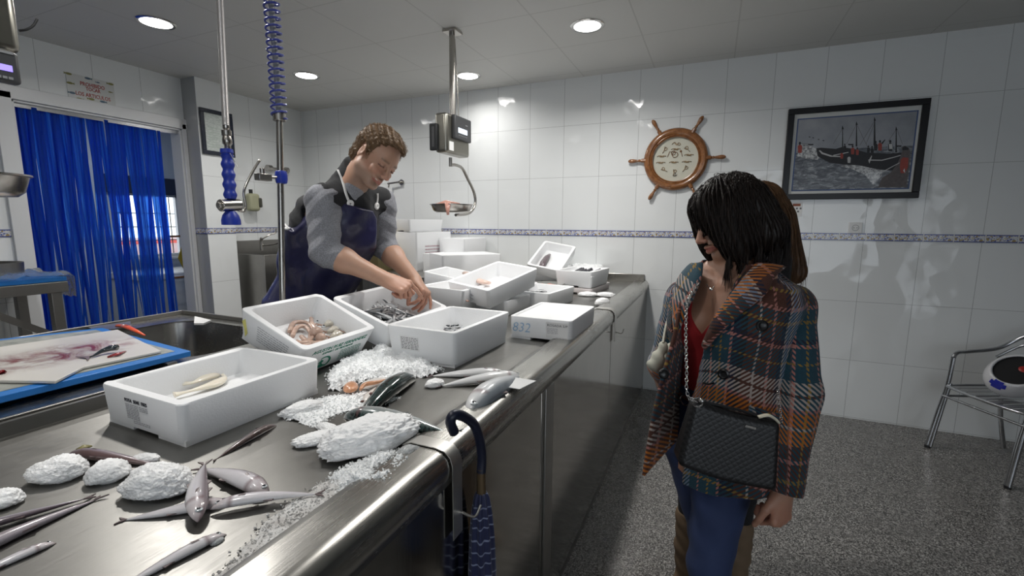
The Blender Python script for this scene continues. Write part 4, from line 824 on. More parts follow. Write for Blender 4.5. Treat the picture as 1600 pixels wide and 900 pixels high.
cu = thing('strip_curtain', 'blue translucent plastic strip curtain hanging in the doorway', 'curtain', (LEFTX-.02, 2.2, .16))
MB().box((LEFTX-.03, (DY0+DY1)/2, DZ-.03), (.04, DY1-DY0-.03, .03)).build('rail', ALU, cu)
rc = random.Random(5)
NS = 74; Y0c, Y1c = DY0+.025, 2.635
for i in range(NS):
    f = i/(NS-1); y = Y0c+(Y1c-Y0c)*(f**1.22+rc.uniform(-.004, .004)); w = rc.uniform(.010, .017)
    # strips fan towards bundles lower down, leaving gaps in front of the window
    bund = [1.74, 1.86, 1.99, 2.10, 2.24, 2.40, 2.50, 2.60]; tgt = min(bund, key=lambda q: abs(q-y+rc.uniform(-.06, .06)))
    amt = rc.uniform(.25, .75)*(1 if y > 1.95 else .5); cross = rc.gauss(0, .07) if .3 < f < .66 else rc.gauss(0, .012)
    x0 = LEFTX-.03+rc.uniform(-.012, .012); tw = rc.uniform(-.8, .8); L = [];
    for k in range(13):
        s = k/12; z = DZ-.03-(DZ-.03-.18)*s; e = s*s*(3-2*s)
        yy = y+(tgt-y)*amt*e+cross*s**1.5+.006*math.sin(7*s+i); xx = x0+.012*math.sin(5*s+i*1.7)+.03*e*math.sin(i*2.3); a = tw*s+1.2*math.sin(i*1.3)*e
        L.append((xx, yy, z, a))
    V, F = [], []
    for xx, yy, z, a in L:
        c_, s_ = math.cos(a)*w, math.sin(a)*w; V += [(xx-s_*.6, yy-c_, z), (xx+s_*.6, yy+c_, z)]
    F = [(2*k, 2*k+1, 2*k+3, 2*k+2) for k in range(12)]
    o = MB().add(V, F).build('strip', STRIPB, cu, smooth=True, angle=180); sm = o.modifiers.new('t', 'SOLIDIFY'); sm.thickness = .0014
# ------------------------------------------------------------------ warning sign over the door
sg = thing('warning_sign', 'clear sign with red words PROHIBIDO TOCAR LOS ARTICULOS and little fish', 'sign', tuple(PX(143, 143, LEFTX+.01)))
REDT = M('faded_red_print', (.40, .06, .05), .5)
q0, q1 = PX(101, 108, LEFTX), PX(182, 178, LEFTX)
CLEAR = M('clear_acrylic', (.80, .80, .74), .1, spec=.4)
MB().box((LEFTX+.003, (q0[1]+q1[1])/2, (q0[2]+q1[2])/2+.01), (.004, q1[1]-q0[1], q0[2]-q1[2]-.06)).build('plate', M('pale_sign_plate', (.66, .67, .65), .15), sg)
for tx, a, b_, s in (('PROHIBIDO', (125, 130), (163, 138), .040), ('TOCAR', (134, 138.5), (157, 143.5), .038), ('LOS ARTICULOS', (118, 145), (172, 154), .040)):
    A, B = PX(*a, LEFTX+.006), PX(*b_, LEFTX+.006); z = A[2]-.012
    text_mesh(tx, s, REDT, sg, (lambda A, z: lambda u, v, w: (LEFTX+.006+w, A[1]+u, z+v))(A, z), width=B[1]-A[1], bold=.0006)
FC = [M('little_fish_olive', (.25, .24, .08), .5), M('little_fish_slate', (.10, .16, .22), .5)]
for k, q in enumerate(((107, 115), (137, 122.5), (173, 131.5), (109, 129.5), (113, 145), (124, 154.5), (143, 155), (160.5, 159), (176, 167.5), (172, 144), (153, 129))):
    c = PX(*q, LEFTX+.006); l = .020 if k < 9 else .012; p_ = [(l*math.cos(a), l*.42*math.sin(a)) for a in np.linspace(.35, 5.93, 12)]+[(l*1.5, -l*.4), (l*1.35, 0), (l*1.5, l*.4)]
    MB().prism(p_, lambda u, v, w: (c[0]+w, c[1]+u*(1 if k % 2 else -1), c[2]+v), 0, .001).build('little_fish', FC[k % 3 == 1 or k in (4, 7)], sg)
# framed certificate on the column
def frame_box(t, fn, w, h, fw, fd, mat, name='frame'):
    b = MB()
    for (u0, u1, v0, v1) in ((0, w, 0, fw), (0, w, h-fw, h), (0, fw, fw, h-fw), (w-fw, w, fw, h-fw)): b.prism([(u0, v0), (u1, v0), (u1, v1), (u0, v1)], fn, 0, fd)
    return b.build(name, mat, t, bevel=.003)
XC = LEFTX+.192
a, b_ = PX(316, 240, XC), PX(361, 182, XC); ce = thing('framed_certificate', 'black-framed certificate on the tiled column behind the steel hose', 'picture frame', (XC, a[1], a[2]))
fn = lambda u, v, w: (XC+w, a[1]+u, a[2]+v); w_, h_ = b_[1]-a[1], b_[2]-a[2]+.02
frame_box(ce, fn, w_, h_, .036, .02, M('dark_navy_lacquer', (.010, .014, .028), .25))
_cp = NT('aged_certificate_paper'); _o = _cp.pos(); _cp.set(col=_cp.ramp(_cp.noise(_cp.scale(_o, (1, 12, 30)), 4, 5), (.35, (.42, .46, .44)), (.65, (.60, .64, .61))), rough=.2)
MB().prism([(.03, .03), (w_-.03, .03), (w_-.03, h_-.03), (.03, h_-.03)], fn, 0, .008).build('document', _cp.m, ce)
b = MB(); r_ = random.Random(2)
for k in range(9): b.prism([(.06, .07+k*.022), (.06+r_.uniform(.06, w_-.13), .07+k*.022), (.06+.09, .075+k*.022), (.06, .075+k*.022)], fn, .008, .0085)
b.build('faint_writing', M('faint_green_print', (.36, .44, .38), .5), ce)

# ------------------------------------------------------------------ pre-rinse pole, spring, hose and spray gun
XP = -1.60
pr_ = thing('rinse_pole', 'upright steel rinse pole with blue coil spring on top', 'tap', tuple(PX(440, 520, XP)*[1, 1, 0]+[0, 0, 1.02]))
pb, pt = PX(440.5, 500, XP), PX(436.5, 186, XP); pb[2] = 1.02
MB().cyl(pb, pt, .0125, n=18).cyl(pb, pb+[0, 0, .03], .03, n=24).build('pole', NICKEL, pr_, smooth=True)
MB().cyl(pt+[0, 0, -.008], pt+[0, 0, .022], .024, n=24).build('collar', NICKEL, pr_, smooth=True, bevel=.002)
top = PX(421, -30, XP); dirv = (top-pt); L = np.linalg.norm(dirv); hose = spline([pt, pt+dirv*.33+[.003, .0, 0], pt+dirv*.66, top], 12)
MB().tube(hose, .0115, 12).build('inner_hose', M('grey_rubber_hose', (.22, .23, .24), .45, bump=(150, .2, .002)), pr_, smooth=True)
pts = []; turns = L/.0262; N = int(turns*16)
for i in range(N+1):
    s = i/N; c = pt+dirv*s+np.array([.003*math.sin(3*s), 0, 0]); a = 2*math.pi*turns*s; pts.append(c+np.array([math.cos(a), math.sin(a), 0])*.027)
MB().tube(pts, .0042, 8).build('spring', M('blue_coated_spring', (.03, .045, .26), .3, coat=.3), pr_, smooth=True, angle=180)
kc = PX(439.5, 277, XP)
MB().lathe([(.012, -.026), (.021, -.024), (.024, -.008), (.024, .008), (.021, .024), (.012, .026)], kc, n=8).build('clamp_knob', BLUEP, pr_, bevel=.003)
k2 = PX(405, 277, XP); MB().cyl(kc, (kc+k2)/2, .006).box(tuple((kc+k2)/2*.35+k2*.65), (.03, .055, .026)).cyl((k2+kc)/2*.3+k2*.7+[0, 0, .01], (k2+kc)/2*.3+k2*.7+[0, 0, .035], .009).build('hook_arm', NICKEL, pr_, bevel=.002)
sp = thing('spray_gun', 'blue-handled spray gun hanging from a steel braided hose', 'spray gun', tuple(PX(359, 349, XP)))
g0, g1, g2, g3, g4 = PX(342, -30, XP), PX(353, 196, XP), PX(354, 233, XP), PX(355, 312, XP), PX(358, 330, XP)
_br = NT('braided_steel'); _w = _br.new('ShaderNodeTexWave', wave_type='BANDS', bands_direction='Z'); _br.put(_w.inputs['Vector'], _br.obj()); _w.inputs['Scale'].default_value = 90; _w.inputs['Distortion'].default_value = 1
_br.set(col=(.52, .50, .49), metal=.7, rough=.38, nrm=_br.bump(_w.outputs[0], .5, .001))
MB().tube(spline([g0, g0*.66+g1*.34, g0*.33+g1*.67+[.0, .0, 0], g1], 8), .0112, 14).build('hose', _br.m, sp, smooth=True)
vz = lambda f: g1+(g2-g1)*f
MB().lathe([(.0, .012), (.010, .010), (.0115, -.008), (.010, -.012), (.0165, -.018), (.0165, -.034), (.013, -.036), (.016, -.048), (.016, -.062), (.011, -.068), (.011, -.098), (0, -.10)], g1, n=16).build('swivel', NICKEL, sp, smooth=True)
gl = g2[2]-g3[2]; pf = [(.0, .002), (.020, .0), (.0215, -.012), (.017, -.018)]
for k in range(1, 40):
    s = k/40; pf.append((.0195+.0026*math.cos(s*2*math.pi*4.5), -.018-(gl-.018)*s))
pf.append((0, -gl)); MB().lathe(pf, g2, n=20).build('grip', BLUEP, sp, smooth=True)
MB().tube([g2+np.array([.022, -.005, -.015]), g2+np.array([.024, .01, -.045]), g2+np.array([.018, .026, -.062])], .0016, 6).build('wire_clip', CHROME, sp)
hl = PX(344, 321, XP); hr = PX(374, 320, XP); MB().cyl(hl, hr, .0215, n=22).cyl(hl-(hr-hl)*.12, hl, .012).cyl(hr, hr+(hr-hl)*.12, .008).build('valve_block', NICKEL, sp, smooth=True, bevel=.002)
MB().tube(spline([PX(q[0], q[1], XP) for q in ((372, 328), (380, 330), (384, 322), (381, 303), (384, 290), (395, 268), (406, 250))], 6), .0048, 10).build('lever', NICKEL, sp, smooth=True, angle=180)
g5 = PX(360, 331, XP); MB().lathe([(0, .004), (.016, .002), (.026, -.012), (.031, -.030), (.031, -.046), (.024, -.047), (.0, -.035)], g5, n=24).build('spray_head', BLUEP, sp, smooth=True)

# ------------------------------------------------------------------ hanging scales
def hang_scale(label, X, yb, pole_px, body, disp, lcd, handle, arm, pan_px, pan_r, sticker_px=None, glow=None):
    Xf = X+.045; p0 = PX(*body[0], Xf); p1 = PX(*body[1], Xf); zt, zb = p0[2], p1[2]; ya, yb_ = p0[1], p1[1]
    t = thing('hanging_scale', label, 'scale', (X, (ya+yb_)/2, CEIL))
    pc = np.array([X, yb, 0])
    MB().cyl((X, yb, zt), (X, yb, CEIL), .017, n=16).cyl((X-.03, yb+.01, zt), (X-.025, yb+.01, CEIL), .006).cyl((X+.026, yb+.03, zt), (X+.012, yb+.012, CEIL-.05), .003).box((X, yb, CEIL-.01), (.10, .10, .016)).build('ceiling_post', NICKEL, t, smooth=True)
    MB().box((X, (ya+yb_)/2, (zt+zb)/2), (.09, yb_-ya, zt-zb)).build('case', _steel('scale_case_steel', (.34, .33, .29), .25, .4, (60, 60, 2)), t, bevel=.018, seg=4)
    if disp:
        d0, d1 = PX(*disp[0], Xf+.02), PX(*disp[1], Xf+.02)
        dp = MB().box((Xf+.010, (d0[1]+d1[1])/2, (d0[2]+d1[2])/2), (.028, d1[1]-d0[1], d0[2]-d1[2])).build('display_panel', GREYP, t, bevel=.008, seg=3)
        l0, l1 = PX(*lcd[0], Xf+.024), PX(*lcd[1], Xf+.024)
        MB().box((Xf+.0245, (l0[1]+l1[1])/2, (l0[2]+l1[2])/2), (.002, l1[1]-l0[1], l0[2]-l1[2])).build('screen', M('lit_screen' if not glow else 'lit_violet_screen', (.5, .55, .6), .2, em=glow or (.75, .85, 1), ems=1.0), t)
        b = MB()
        for k in range(6): b.box((Xf+.0248, l0[1]+(l1[1]-l0[1])*(k+.5)/6, l1[2]-.016), (.003, .008, .006))
        b.box((Xf+.0248, l1[1]-.01, l0[2]+.03), (.002, .03, .006)); b.build('key_strip', M('grey_keys', (.3, .31, .32), .4), t)
    if handle:
        h0, h1 = PY(*handle[0], ya), PY(*handle[1], ya); MB().box(((h0[0]+h1[0])/2, ya-.008, (h0[2]+h1[2])/2), (h1[0]-h0[0], .03, h0[2]-h1[2])).build('side_handle', BLACKP, t, bevel=.008, seg=3)
        MB().box(((h0[0]+h1[0])/2, ya-.024, (h0[2]+h1[2])/2), ((h1[0]-h0[0])*.3, .003, (h0[2]-h1[2])*.75)).build('handle_slot', GREYP, t, bevel=.002)
    if sticker_px:
        s0, s1 = PX(*sticker_px[0], Xf+.001), PX(*sticker_px[1], Xf+.001); MB().box((Xf+.0008, (s0[1]+s1[1])/2, (s0[2]+s1[2])/2), (.0015, s1[1]-s0[1], s0[2]-s1[2])).build('sticker', PAPER, t)
    A = [PX(q[0], q[1], X) for q in arm]; MB().tube(spline(A, 6), .0105, 12).cyl(A[0]+[0, 0, .05], A[0]+[0, 0, -.01], .012).build('pan_arm', NICKEL, t, smooth=True)
    pc = PX(*pan_px, X); k = pan_r
    MB().lathe([(0, 0), (k*.72, .0), (k*.86, .012), (k*.97, .050), (k*1.03, .052), (k*1.03, .056), (k*.955, .055), (k*.83, .018), (k*.7, .006), (0, .005)], pc, n=40).build('pan', NICKEL, t, smooth=True)
    return t, pc
t, pc = hang_scale('grey hanging scale with lit display on a post above the far boxes', -1.70, 2.875, (706, 48), ((697, 174), (734, 247)), ((710, 178), (736, 224)), ((716, 199), (730, 212)), ((673, 194), (686, 235)), ((704, 258), (712, 258), (722, 263), (731, 280), (741, 302), (742, 320), (733, 333), (712, 336)), (706, 332), .150, ((702, 220), (709, 236)))
MEAT = M('pink_fish_meat', (.55, .28, .22), .3, var=(60, .4), coat=.5, bump=(70, .4, .003))
q = [PX(q_[0], q_[1], -1.70) for q_ in ((690, 316), (702, 317), (708, 317))]
b = MB(); b.tube([pc+np.array([-.10, -.07, .045]), pc+np.array([-.03, -.03, .072]), pc+np.array([.03, .05, .062])], [.03, .034, .018], 12, flat=.4); b.tube([pc+np.array([.02, -.10, .058]), pc+np.array([.05, -.135, .06]), pc+np.array([.06, -.155, .02]), pc+np.array([.06, -.15, -.02])], [.02, .022, .014, .008], 10, flat=.4)
o = b.build('fish_meat', MEAT, smooth=True, angle=180); tag(o, 'pink piece of fish hanging over the rim of the scale pan', 'fish')
t, pc = hang_scale('blurred hanging scale with violet display at the upper left edge', -1.70, .52, (0, 0), ((-60, -45), (37, 86)), ((-45, 66), (35, 134)), ((-40, 90), (20, 113)), None, ((-20, 150), (-60, 180), (-80, 230), (-60, 300), (-10, 312)), (-40, 306), .105, None, glow=(.25, .12, 1))
o = MB().tube(spline([PX(30, 48, -1.7), PX(42, 46, -1.7), PX(52, 40, -1.7), PX(58, 30, -1.7)], 6), .003, 8).build('cable', BLACKP, t, smooth=True)
# wall fittings
jg = thing('soap_jug', 'pale green plastic jug with black cap hung on the corner wall', 'jug', tuple(PX(395, 330, -4.45)))
jb, jt_ = PX(396, 330, -4.45), PX(396, 300, -4.45); hh_ = jt_[2]-jb[2]
MB().box(((jb[0]), jb[1], jb[2]+hh_*.46), (.09, .125, hh_*.92)).build('bottle', M('pale_green_plastic', (.36, .36, .24), .4), jg, bevel=.03, seg=4)
MB().cyl((jb[0], jb[1]-.015, jb[2]+hh_*.9), (jb[0], jb[1]-.015, jb[2]+hh_*1.12), .018).build('cap', BLACKP, jg)
MB().box((jb[0]+.02, jb[1]+.055, jb[2]+hh_*.45), (.07, .04, hh_*.5)).build('handle', M('handle_hole_shade', (.05, .05, .035), .4), jg, bevel=.012)  # dark block painted as the shade inside the handle opening
t = thing('wall_tap', 'small chrome wall valve beside the rinse pole', 'tap', tuple(PX(420, 263, -4.5)))
a = PX(421, 263, -4.5); b_ = PX(446, 266, -4.5); MB().cyl(a, b_, .016).cyl(a-[0.0, .03, 0], a+[.0, .02, 0], .036).cyl(b_, b_+[0, .03, 0], .034).build('valve', NICKEL, t, smooth=True)
t = thing('wall_hook', 'chrome fitting on the far tiles right of the fishmonger\'s face', 'hook', tuple(PY(628, 285, FARY-.03)))
a = PY(628, 285, FARY-.004); MB().cyl(a, a-[0, .012, 0], .03, n=20).cyl(a, a-[.0, .05, 0], .010).cyl(a-[0, .05, 0], PY(606, 287, FARY-.06), .010).cyl(PY(608, 286, FARY-.06), PY(607, 293, FARY-.06), .008).build('fitting', NICKEL, t, smooth=True)
YC = thing('yellow_crate', 'yellow plastic crate glimpsed below the fishmonger\'s elbow', 'crate', tuple(PY(575, 420, 3.35)))
a, b_ = PY(552, 424, 3.3), PY(588, 368, 3.3); MB().box(((a[0]+b_[0])/2, 3.45, (WZ+b_[2])/2+.04), (b_[0]-a[0], .28, (b_[2]-WZ)*.4)).build('upper_wall', M('ochre_plastic', (.42, .29, .05), .5), YC, bevel=.006)
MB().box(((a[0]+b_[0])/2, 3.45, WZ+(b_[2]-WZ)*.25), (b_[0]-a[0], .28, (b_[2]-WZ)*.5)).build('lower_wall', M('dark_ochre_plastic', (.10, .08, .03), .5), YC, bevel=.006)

# ------------------------------------------------------------------ ship's wheel
wc = np.array([-.327, FARY-.004, 2.032]); wh = thing('ship_wheel', 'varnished wooden ship wheel with a dial of rope knots on the far wall', 'wall decoration', tuple(wc))
AX = (0, -1, 0)
MB().lathe([(.183, .012), (.183, .030), (.192, .038), (.200, .034), (.206, .042), (.222, .046), (.238, .042), (.244, .034), (.252, .028), (.254, .012)], wc, AX, n=72, close=True).build('rim', WOOD, wh, smooth=True, angle=50)
b = MB().lathe([(.180, .010), (.180, .036), (.186, .038), (.186, .010)], wc, AX, n=64, close=True).build('inner_ring', WOOD, wh, smooth=True)
MB().lathe([(0, .010), (.182, .010), (.182, .014), (0, .014)], wc, AX, n=64).build('dial', M('cream_dial', (.56, .55, .46), .6, var=(20, .06)), wh)
for k, a in enumerate((0, 59, 121, 180, 239, 301)):
    d = (math.cos(R_(a)), 0, math.sin(R_(a))); c = wc+np.array([0, -.026, 0])
    MB().lathe([(.0, .235), (.017, .238), (.017, .272), (.013, .276), (.010, .285), (.013, .292), (.009, .300), (.012, .318), (.017, .345), (.0175, .362), (.012, .378), (.004, .385), (0, .386)], c, d, n=18).build('handle', WOOD, wh, smooth=True)
ROPE = M('tan_rope', (.30, .20, .10), .8, bump=(200, .5, .002)); DROPE = M('dark_rope_end', (.05, .04, .03), .7)
def dial(u, v, w=.018): return (wc[0]+u, wc[1]-w, wc[2]+v)
def knot(cx, cy, a, kind):
    c_, s_ = math.cos(a), math.sin(a); f = lambda x, y, w=.018: dial(cx+x*c_-y*s_, cy+x*s_+y*c_, w); b = MB()
    if kind == 0: P_ = [(-.034, 0), (-.018, .006), (.0, -.006), (.012, .004), (.018, .0), (.010, -.007), (-.006, .007), (-.016, -.004), (.0, -.001), (.02, .003), (.034, 0)]
    elif kind == 1: P_ = [(-.030, -.002), (-.01, .002), (.008, .008), (.020, .004), (.016, -.009), (.002, -.008), (-.004, .002), (.006, .012), (.016, .015)]
    else: P_ = [(-.03, .0), (-.015, .012), (.005, -.010), (.02, .008), (.035, -.004), (.02, -.012), (-.01, .012)]
    b.tube(spline([f(x, y, .018+.002*(i % 2)) for i, (x, y) in enumerate(P_)], 5), .0022, 6, m=0)
    for q in (P_[0], P_[-1]): b.ell(f(*q), (.0035, .003, .0035), n=8, m=1)
    b.build('knot', [ROPE, DROPE], wh, smooth=True, angle=180)
for q in ((0, .125, 0, 2), (.0, .082, 0, 0), (-.085, .082, .9, 1), (.09, .082, 2.2, 1), (-.11, .030, 0, 0), (.105, .030, 0, 0), (-.115, -.022, 0, 0), (-.01, -.024, 0, 0), (.09, -.024, 0, 0), (-.085, -.078, 2.4, 1), (.085, -.078, .8, 1), (.0, -.105, 1.2, 1)): knot(*q)
b = MB()
for r0, cx, cy in ((.022, -.004, .038), (.016, -.018, .052)): b.tube([dial(cx+r0*math.cos(a), cy+r0*math.sin(a)) for a in np.linspace(0, 6.28, 20)], .0025, 6)
b.tube([dial(-.062, .022), dial(-.048, .065), dial(-.03, .06)], .0022, 6).tube([dial(.055, .02), dial(.042, .062)], .0022, 6).ell(dial(.041, .064), (.009, .004, .009)).build('centre_knot', M('brown_rope', (.20, .10, .045), .7), wh, smooth=True, angle=180)
MB().tube([dial(-.012, -.125), dial(-.006, -.135), dial(.004, -.137), dial(.014, -.133), dial(.02, -.124)], .002, 6).tube([dial(.004, -.137), dial(.008, -.105)], .002, 6).build('anchor', DROPE, wh)

# ------------------------------------------------------------------ framed boat picture
YF = FARY-.004
ca, cb_, cc_, cd_ = PY(1222, 311, YF), PY(1434, 311, YF), PY(1452, 156, YF), PY(1230, 170, YF)
PO = (ca[0]*.5+cd_[0]*.5, (ca[2]+cb_[2])/2); PWd = (cb_[0]+cc_[0])/2-PO[0]; PH = (cd_[2]+cc_[2])/2-PO[1]
pic = thing('boat_picture', 'black-framed picture of a fishing boat crew hauling nets at sea', 'picture', (PO[0]+PWd/2, YF, PO[1]))
fn = lambda u, v, w: (PO[0]+u, YF-w, PO[1]+v)
frame_box(pic, fn, PWd, PH, .042, .030, M('black_lacquer', (.006, .006, .008), .3, spec=.3))
MB().prism([(.03, .03), (PWd-.03, .03), (PWd-.03, PH-.03), (.03, PH-.03)], fn, 0, .012).build('mat_board', M('grey_white_mat', (.66, .67, .65), .6), pic)
PR = [(1247, 297), (1417, 294), (1428, 176), (1248, 190)]   # measured corners of the print
p_l = PY(1243, 240, YF)[0]-PO[0]; p_r = PY(1424, 240, YF)[0]-PO[0]; p_b = PY(1330, 295.5, YF)[2]-PO[1]; p_t = PY(1330, 182, YF)[2]-PO[1]
MB().prism([(p_l-.008, p_b-.008), (p_r+.008, p_b-.008), (p_r+.008, p_t+.008), (p_l-.008, p_t+.008)], fn, 0, .0135).build('blue_border', M('blue_mat_edge', (.05, .09, .22), .6), pic)
_pw = NT('printed_sea'); _o = _pw.pos(); _n = _pw.noise(_pw.scale(_o, (1, 1, 2.6)), 13, 8, .72, 1.2); _pw.set(col=_pw.ramp(_n, (.40, (.05, .058, .075)), (.53, (.14, .155, .18)), (.62, (.34, .36, .38)), (.74, (.55, .56, .57))), rough=.4, coat=.15, coatr=.1)
_ps = NT('printed_sky'); _o = _ps.pos(); _ps.set(col=_ps.ramp(_ps.noise(_o, 6, 4), (.3, (.22, .24, .27)), (.7, (.34, .35, .38))), rough=.4, coat=.15, coatr=.1)
_pn = NT('printed_foam'); _o = _pn.pos(); _pn.set(col=_pn.ramp(_pn.noise(_o, 60, 6, .8), (.42, (.12, .12, .13)), (.52, (.45, .46, .46)), (.6, (.62, .62, .62))), rough=.25, coat=.6)
PM = [_ps.m, _pw.m, M('printed_black', (.012, .012, .016), .5, var=(60, .5)), M('printed_red', (.30, .045, .03), .5, var=(80, .4)), _pn.m, M('printed_white', (.5, .5, .5), .5), M('printed_brown_grey', (.10, .085, .085), .5, var=(50, .5))]
def c7(u, v): q = PY(1220+u/5.296, 150+v/5.296, YF); return (q[0]-PO[0], q[2]-PO[1])
b = MB()
def shp(pts, m, lay): b.prism([c7(*q) for q in pts], fn, .0135, .0135+lay*.0002, m)
def rct(x0, y0, x1, y1, m, lay): b.prism([(x0, y0), (x1, y0), (x1, y1), (x0, y1)], fn, .0135, .0135+lay*.0002, m)
hz = c7(500, 440)[1]; rct(p_l, p_b, p_r, p_t, 0, 1); rct(p_l, p_b, p_r, hz, 1, 2)
shp([(135, 500), (150, 400), (230, 410), (290, 440), (330, 500), (300, 530), (200, 520)], 4, 3); shp([(480, 580), (600, 560), (760, 555), (840, 600), (830, 660), (760, 740), (690, 650), (560, 600)], 4, 3)
shp([(290, 435), (330, 430), (450, 440), (500, 425), (600, 440), (700, 470), (880, 480), (1010, 470), (1000, 560), (930, 620), (800, 610), (640, 575), (520, 570), (400, 555), (300, 500)], 2, 4)
shp([(320, 450), (345, 470), (420, 495), (500, 500), (500, 508), (410, 505), (335, 482), (312, 455)], 5, 5); shp([(720, 528), (830, 530), (930, 505), (985, 490), (985, 497), (930, 513), (830, 538), (720, 536)], 5, 5); shp([(430, 490), (555, 465), (556, 471), (432, 497)], 5, 5)
for x, y0, y1, w in ((508, 250, 440, 7), (623, 215, 420, 9), (772, 180, 410, 12), (950, 258, 470, 10)):
    shp([(x-w*.35, y0+20), (x+w*.2, y0+16), (x-w*.4+w, y1), (x-w*.9, y1)], 2, 6); shp([(x-3, y0-4), (x+10, y0+28), (x-8, y0+28)], 2, 6)
for (x0, y0, x1, y1) in ((508, 268, 430, 400), (620, 240, 540, 400), (630, 250, 720, 440), (770, 210, 650, 410), (775, 220, 700, 400), (950, 280, 880, 380), (960, 290, 1000, 400), (165, 395, 260, 402)):
    l = math.hypot(x1-x0, y1-y0); nx, ny = -(y1-y0)/l*1.3, (x1-x0)/l*1.3; shp([(x0-nx, y0-ny), (x1-nx, y1-ny), (x1+nx, y1+ny), (x0+nx, y0+ny)], 6, 5)
def man(x, y, s, m, m2=2): # small printed figure
    shp([(x-9*s, y+46*s), (x-11*s, y+12*s), (x-4*s, y+4*s), (x+6*s, y+4*s), (x+12*s, y+14*s), (x+9*s, y+46*s)], m, 7); shp([(x+6*s*math.cos(a), y-4*s+8*s*math.sin(a)) for a in np.linspace(0, 5.6, 9)], m2, 8)
for q in ((525, 408, 1.0, 2), (500, 470, 1.1, 3), (590, 425, 1.3, 3), (628, 440, 1.1, 3), (720, 425, 1.1, 2), (750, 430, 1.2, 2), (780, 390, 1.4, 2), (815, 385, 1.5, 3), (900, 385, 1.6, 2), (155, 400, 1.6, 3), (560, 500, 1.2, 5)): man(*q)
shp([(888, 400), (915, 398), (918, 440), (892, 442)], 5, 9); shp([(825, 392), (855, 362), (860, 366), (835, 402)], 2, 8)
shp([(600+36*math.cos(a)+35, 540+34*math.sin(a)) for a in np.linspace(0, 6, 16)], 2, 8)
shp([(800, 755), (830, 680), (900, 640), (960, 560), (985, 500), (1000, 450), (990, 432), (1012, 415), (1035, 420), (1055, 435), (1062, 460), (1058, 560), (1040, 690), (1030, 755)], 6, 9)
shp([(985, 530), (1005, 510), (1050, 515), (1045, 590), (1020, 640), (985, 640), (978, 590)], 3, 10); shp([(1000, 430), (1020, 418), (1050, 432), (1050, 450), (1000, 452)], 2, 10); shp([(1005, 620), (1018, 600), (1022, 640)], 5, 11)
shp([(820, 635), (975, 552), (977, 557), (822, 641)], 5, 10); shp([(720, 540), (745, 495), (750, 500), (728, 560)], 5, 9)
for q in ((235, 343), (265, 350), (310, 364), (350, 373)): shp([(q[0]-10, q[1]-2), (q[0], q[1]-6), (q[0]+10, q[1]), (q[0], q[1]+3)], 2, 4)
for q in ((245, 403), (575, 403), (970, 415)): shp([(q[0]-24, q[1]-4), (q[0]+24, q[1]-4), (q[0]+18, q[1]+7), (q[0]-18, q[1]+7)], 2, 6)
b.build('print', PM, pic)
# sticker and socket
st = thing('wall_sticker', 'small allergen sticker with brown bar under the boat picture', 'sticker', tuple(PY(1243, 328, FARY)))
s0, s1 = PY(1234, 338, FARY-.001), PY(1254, 316, FARY-.001); f2 = lambda u, v, w: (s0[0]+u, FARY-.001-w, s0[2]+v); sw, sh = s1[0]-s0[0], s1[2]-s0[2]
MB().prism([(0, 0), (sw, 0), (sw, sh), (0, sh)], f2, 0, .001).build('paper', PAPER, st); MB().prism([(sw*.18, sh*.72), (sw*.85, sh*.72), (sw*.85, sh*.9), (sw*.18, sh*.9)], f2, .001, .0015).build('brown_bar', M('brown_print', (.28, .08, .04), .5), st)
b = MB()
for u, v in ((.12, .5), (.48, .5), (.8, .5), (.28, .28), (.6, .28), (.44, .08)): b.prism([(sw*u, sh*v), (sw*(u+.16), sh*v), (sw*(u+.16), sh*(v+.12)), (sw*u, sh*(v+.12))], f2, .001, .0015)
b.build('pictograms', M('dark_grey_print', (.14, .14, .15), .5), st)
so = PY(1336, 356, FARY); sk_ = thing('wall_socket', 'white round-hole wall socket just above the border tiles', 'socket', tuple(so))
MB().box((so[0], FARY-.006, so[2]), (.082, .012, .082)).build('plate', WHITEP, sk_, bevel=.003)
MB().lathe([(.0, .010), (.018, .010), (.0195, .0135), (.022, .0135), (.022, .0)], (so[0], FARY, so[2]), AX, n=28).build('recess', M('socket_grey', (.30, .30, .31), .4), sk_); MB().cyl((so[0]-.0095, FARY-.0125, so[2]), (so[0]-.0095, FARY-.0115, so[2]), .003).cyl((so[0]+.0095, FARY-.0125, so[2]), (so[0]+.0095, FARY-.0115, so[2]), .003).build('pin_holes', BLACKP, sk_)

# ------------------------------------------------------------------ counter hooks and umbrella
def strap(label, y, w, drop, lean=0):
    t = thing('counter_hook', label, 'hook', (-.5, y, ZT), group=None)
    pr = [(-.625, ZT+.012), (-.60, ZT+.0225), (-.535, ZT+.0225), (-.512, ZT+.018), (-.498, ZT+.006), (-.4935, ZT-.012), (-.4935, .93), (-.4935, ZT-drop)]
    V = []
    for x, z in pr: V += [(x, y-w/2+lean*(ZT-z), z), (x, y+w/2+lean*(ZT-z), z), (x+.0022*(1 if z < ZT else 0), y+w/2+lean*(ZT-z), z+.0022), (x+.0022*(1 if z < ZT else 0), y-w/2+lean*(ZT-z), z+.0022)]
    F = [(4*k+i, 4*k+(i+1) % 4, 4*k+4+(i+1) % 4, 4*k+4+i) for k in range(len(pr)-1) for i in range(4)]+[(3, 2, 1, 0), (len(V)-4, len(V)-3, len(V)-2, len(V)-1)]
    MB().add(V, F).build('plate', M('brushed_hook_steel', (.62, .61, .58), .42, 1), t, smooth=True)
    MB().tube(spline([(-.491, y+w/2-.004, ZT-drop+.05), (-.46, y+w/2+.0, ZT-drop+.045), (-.45, y+w/2+.012, ZT-drop+.07)], 5), .003, 8).build('prong', NICKEL, t, smooth=True)
strap('steel bag hook clipped over the counter rim beside the umbrella', .83, .040, .19)
strap('dark steel bag hook clipped over the counter rim near the far end', 2.66, .06, .17)
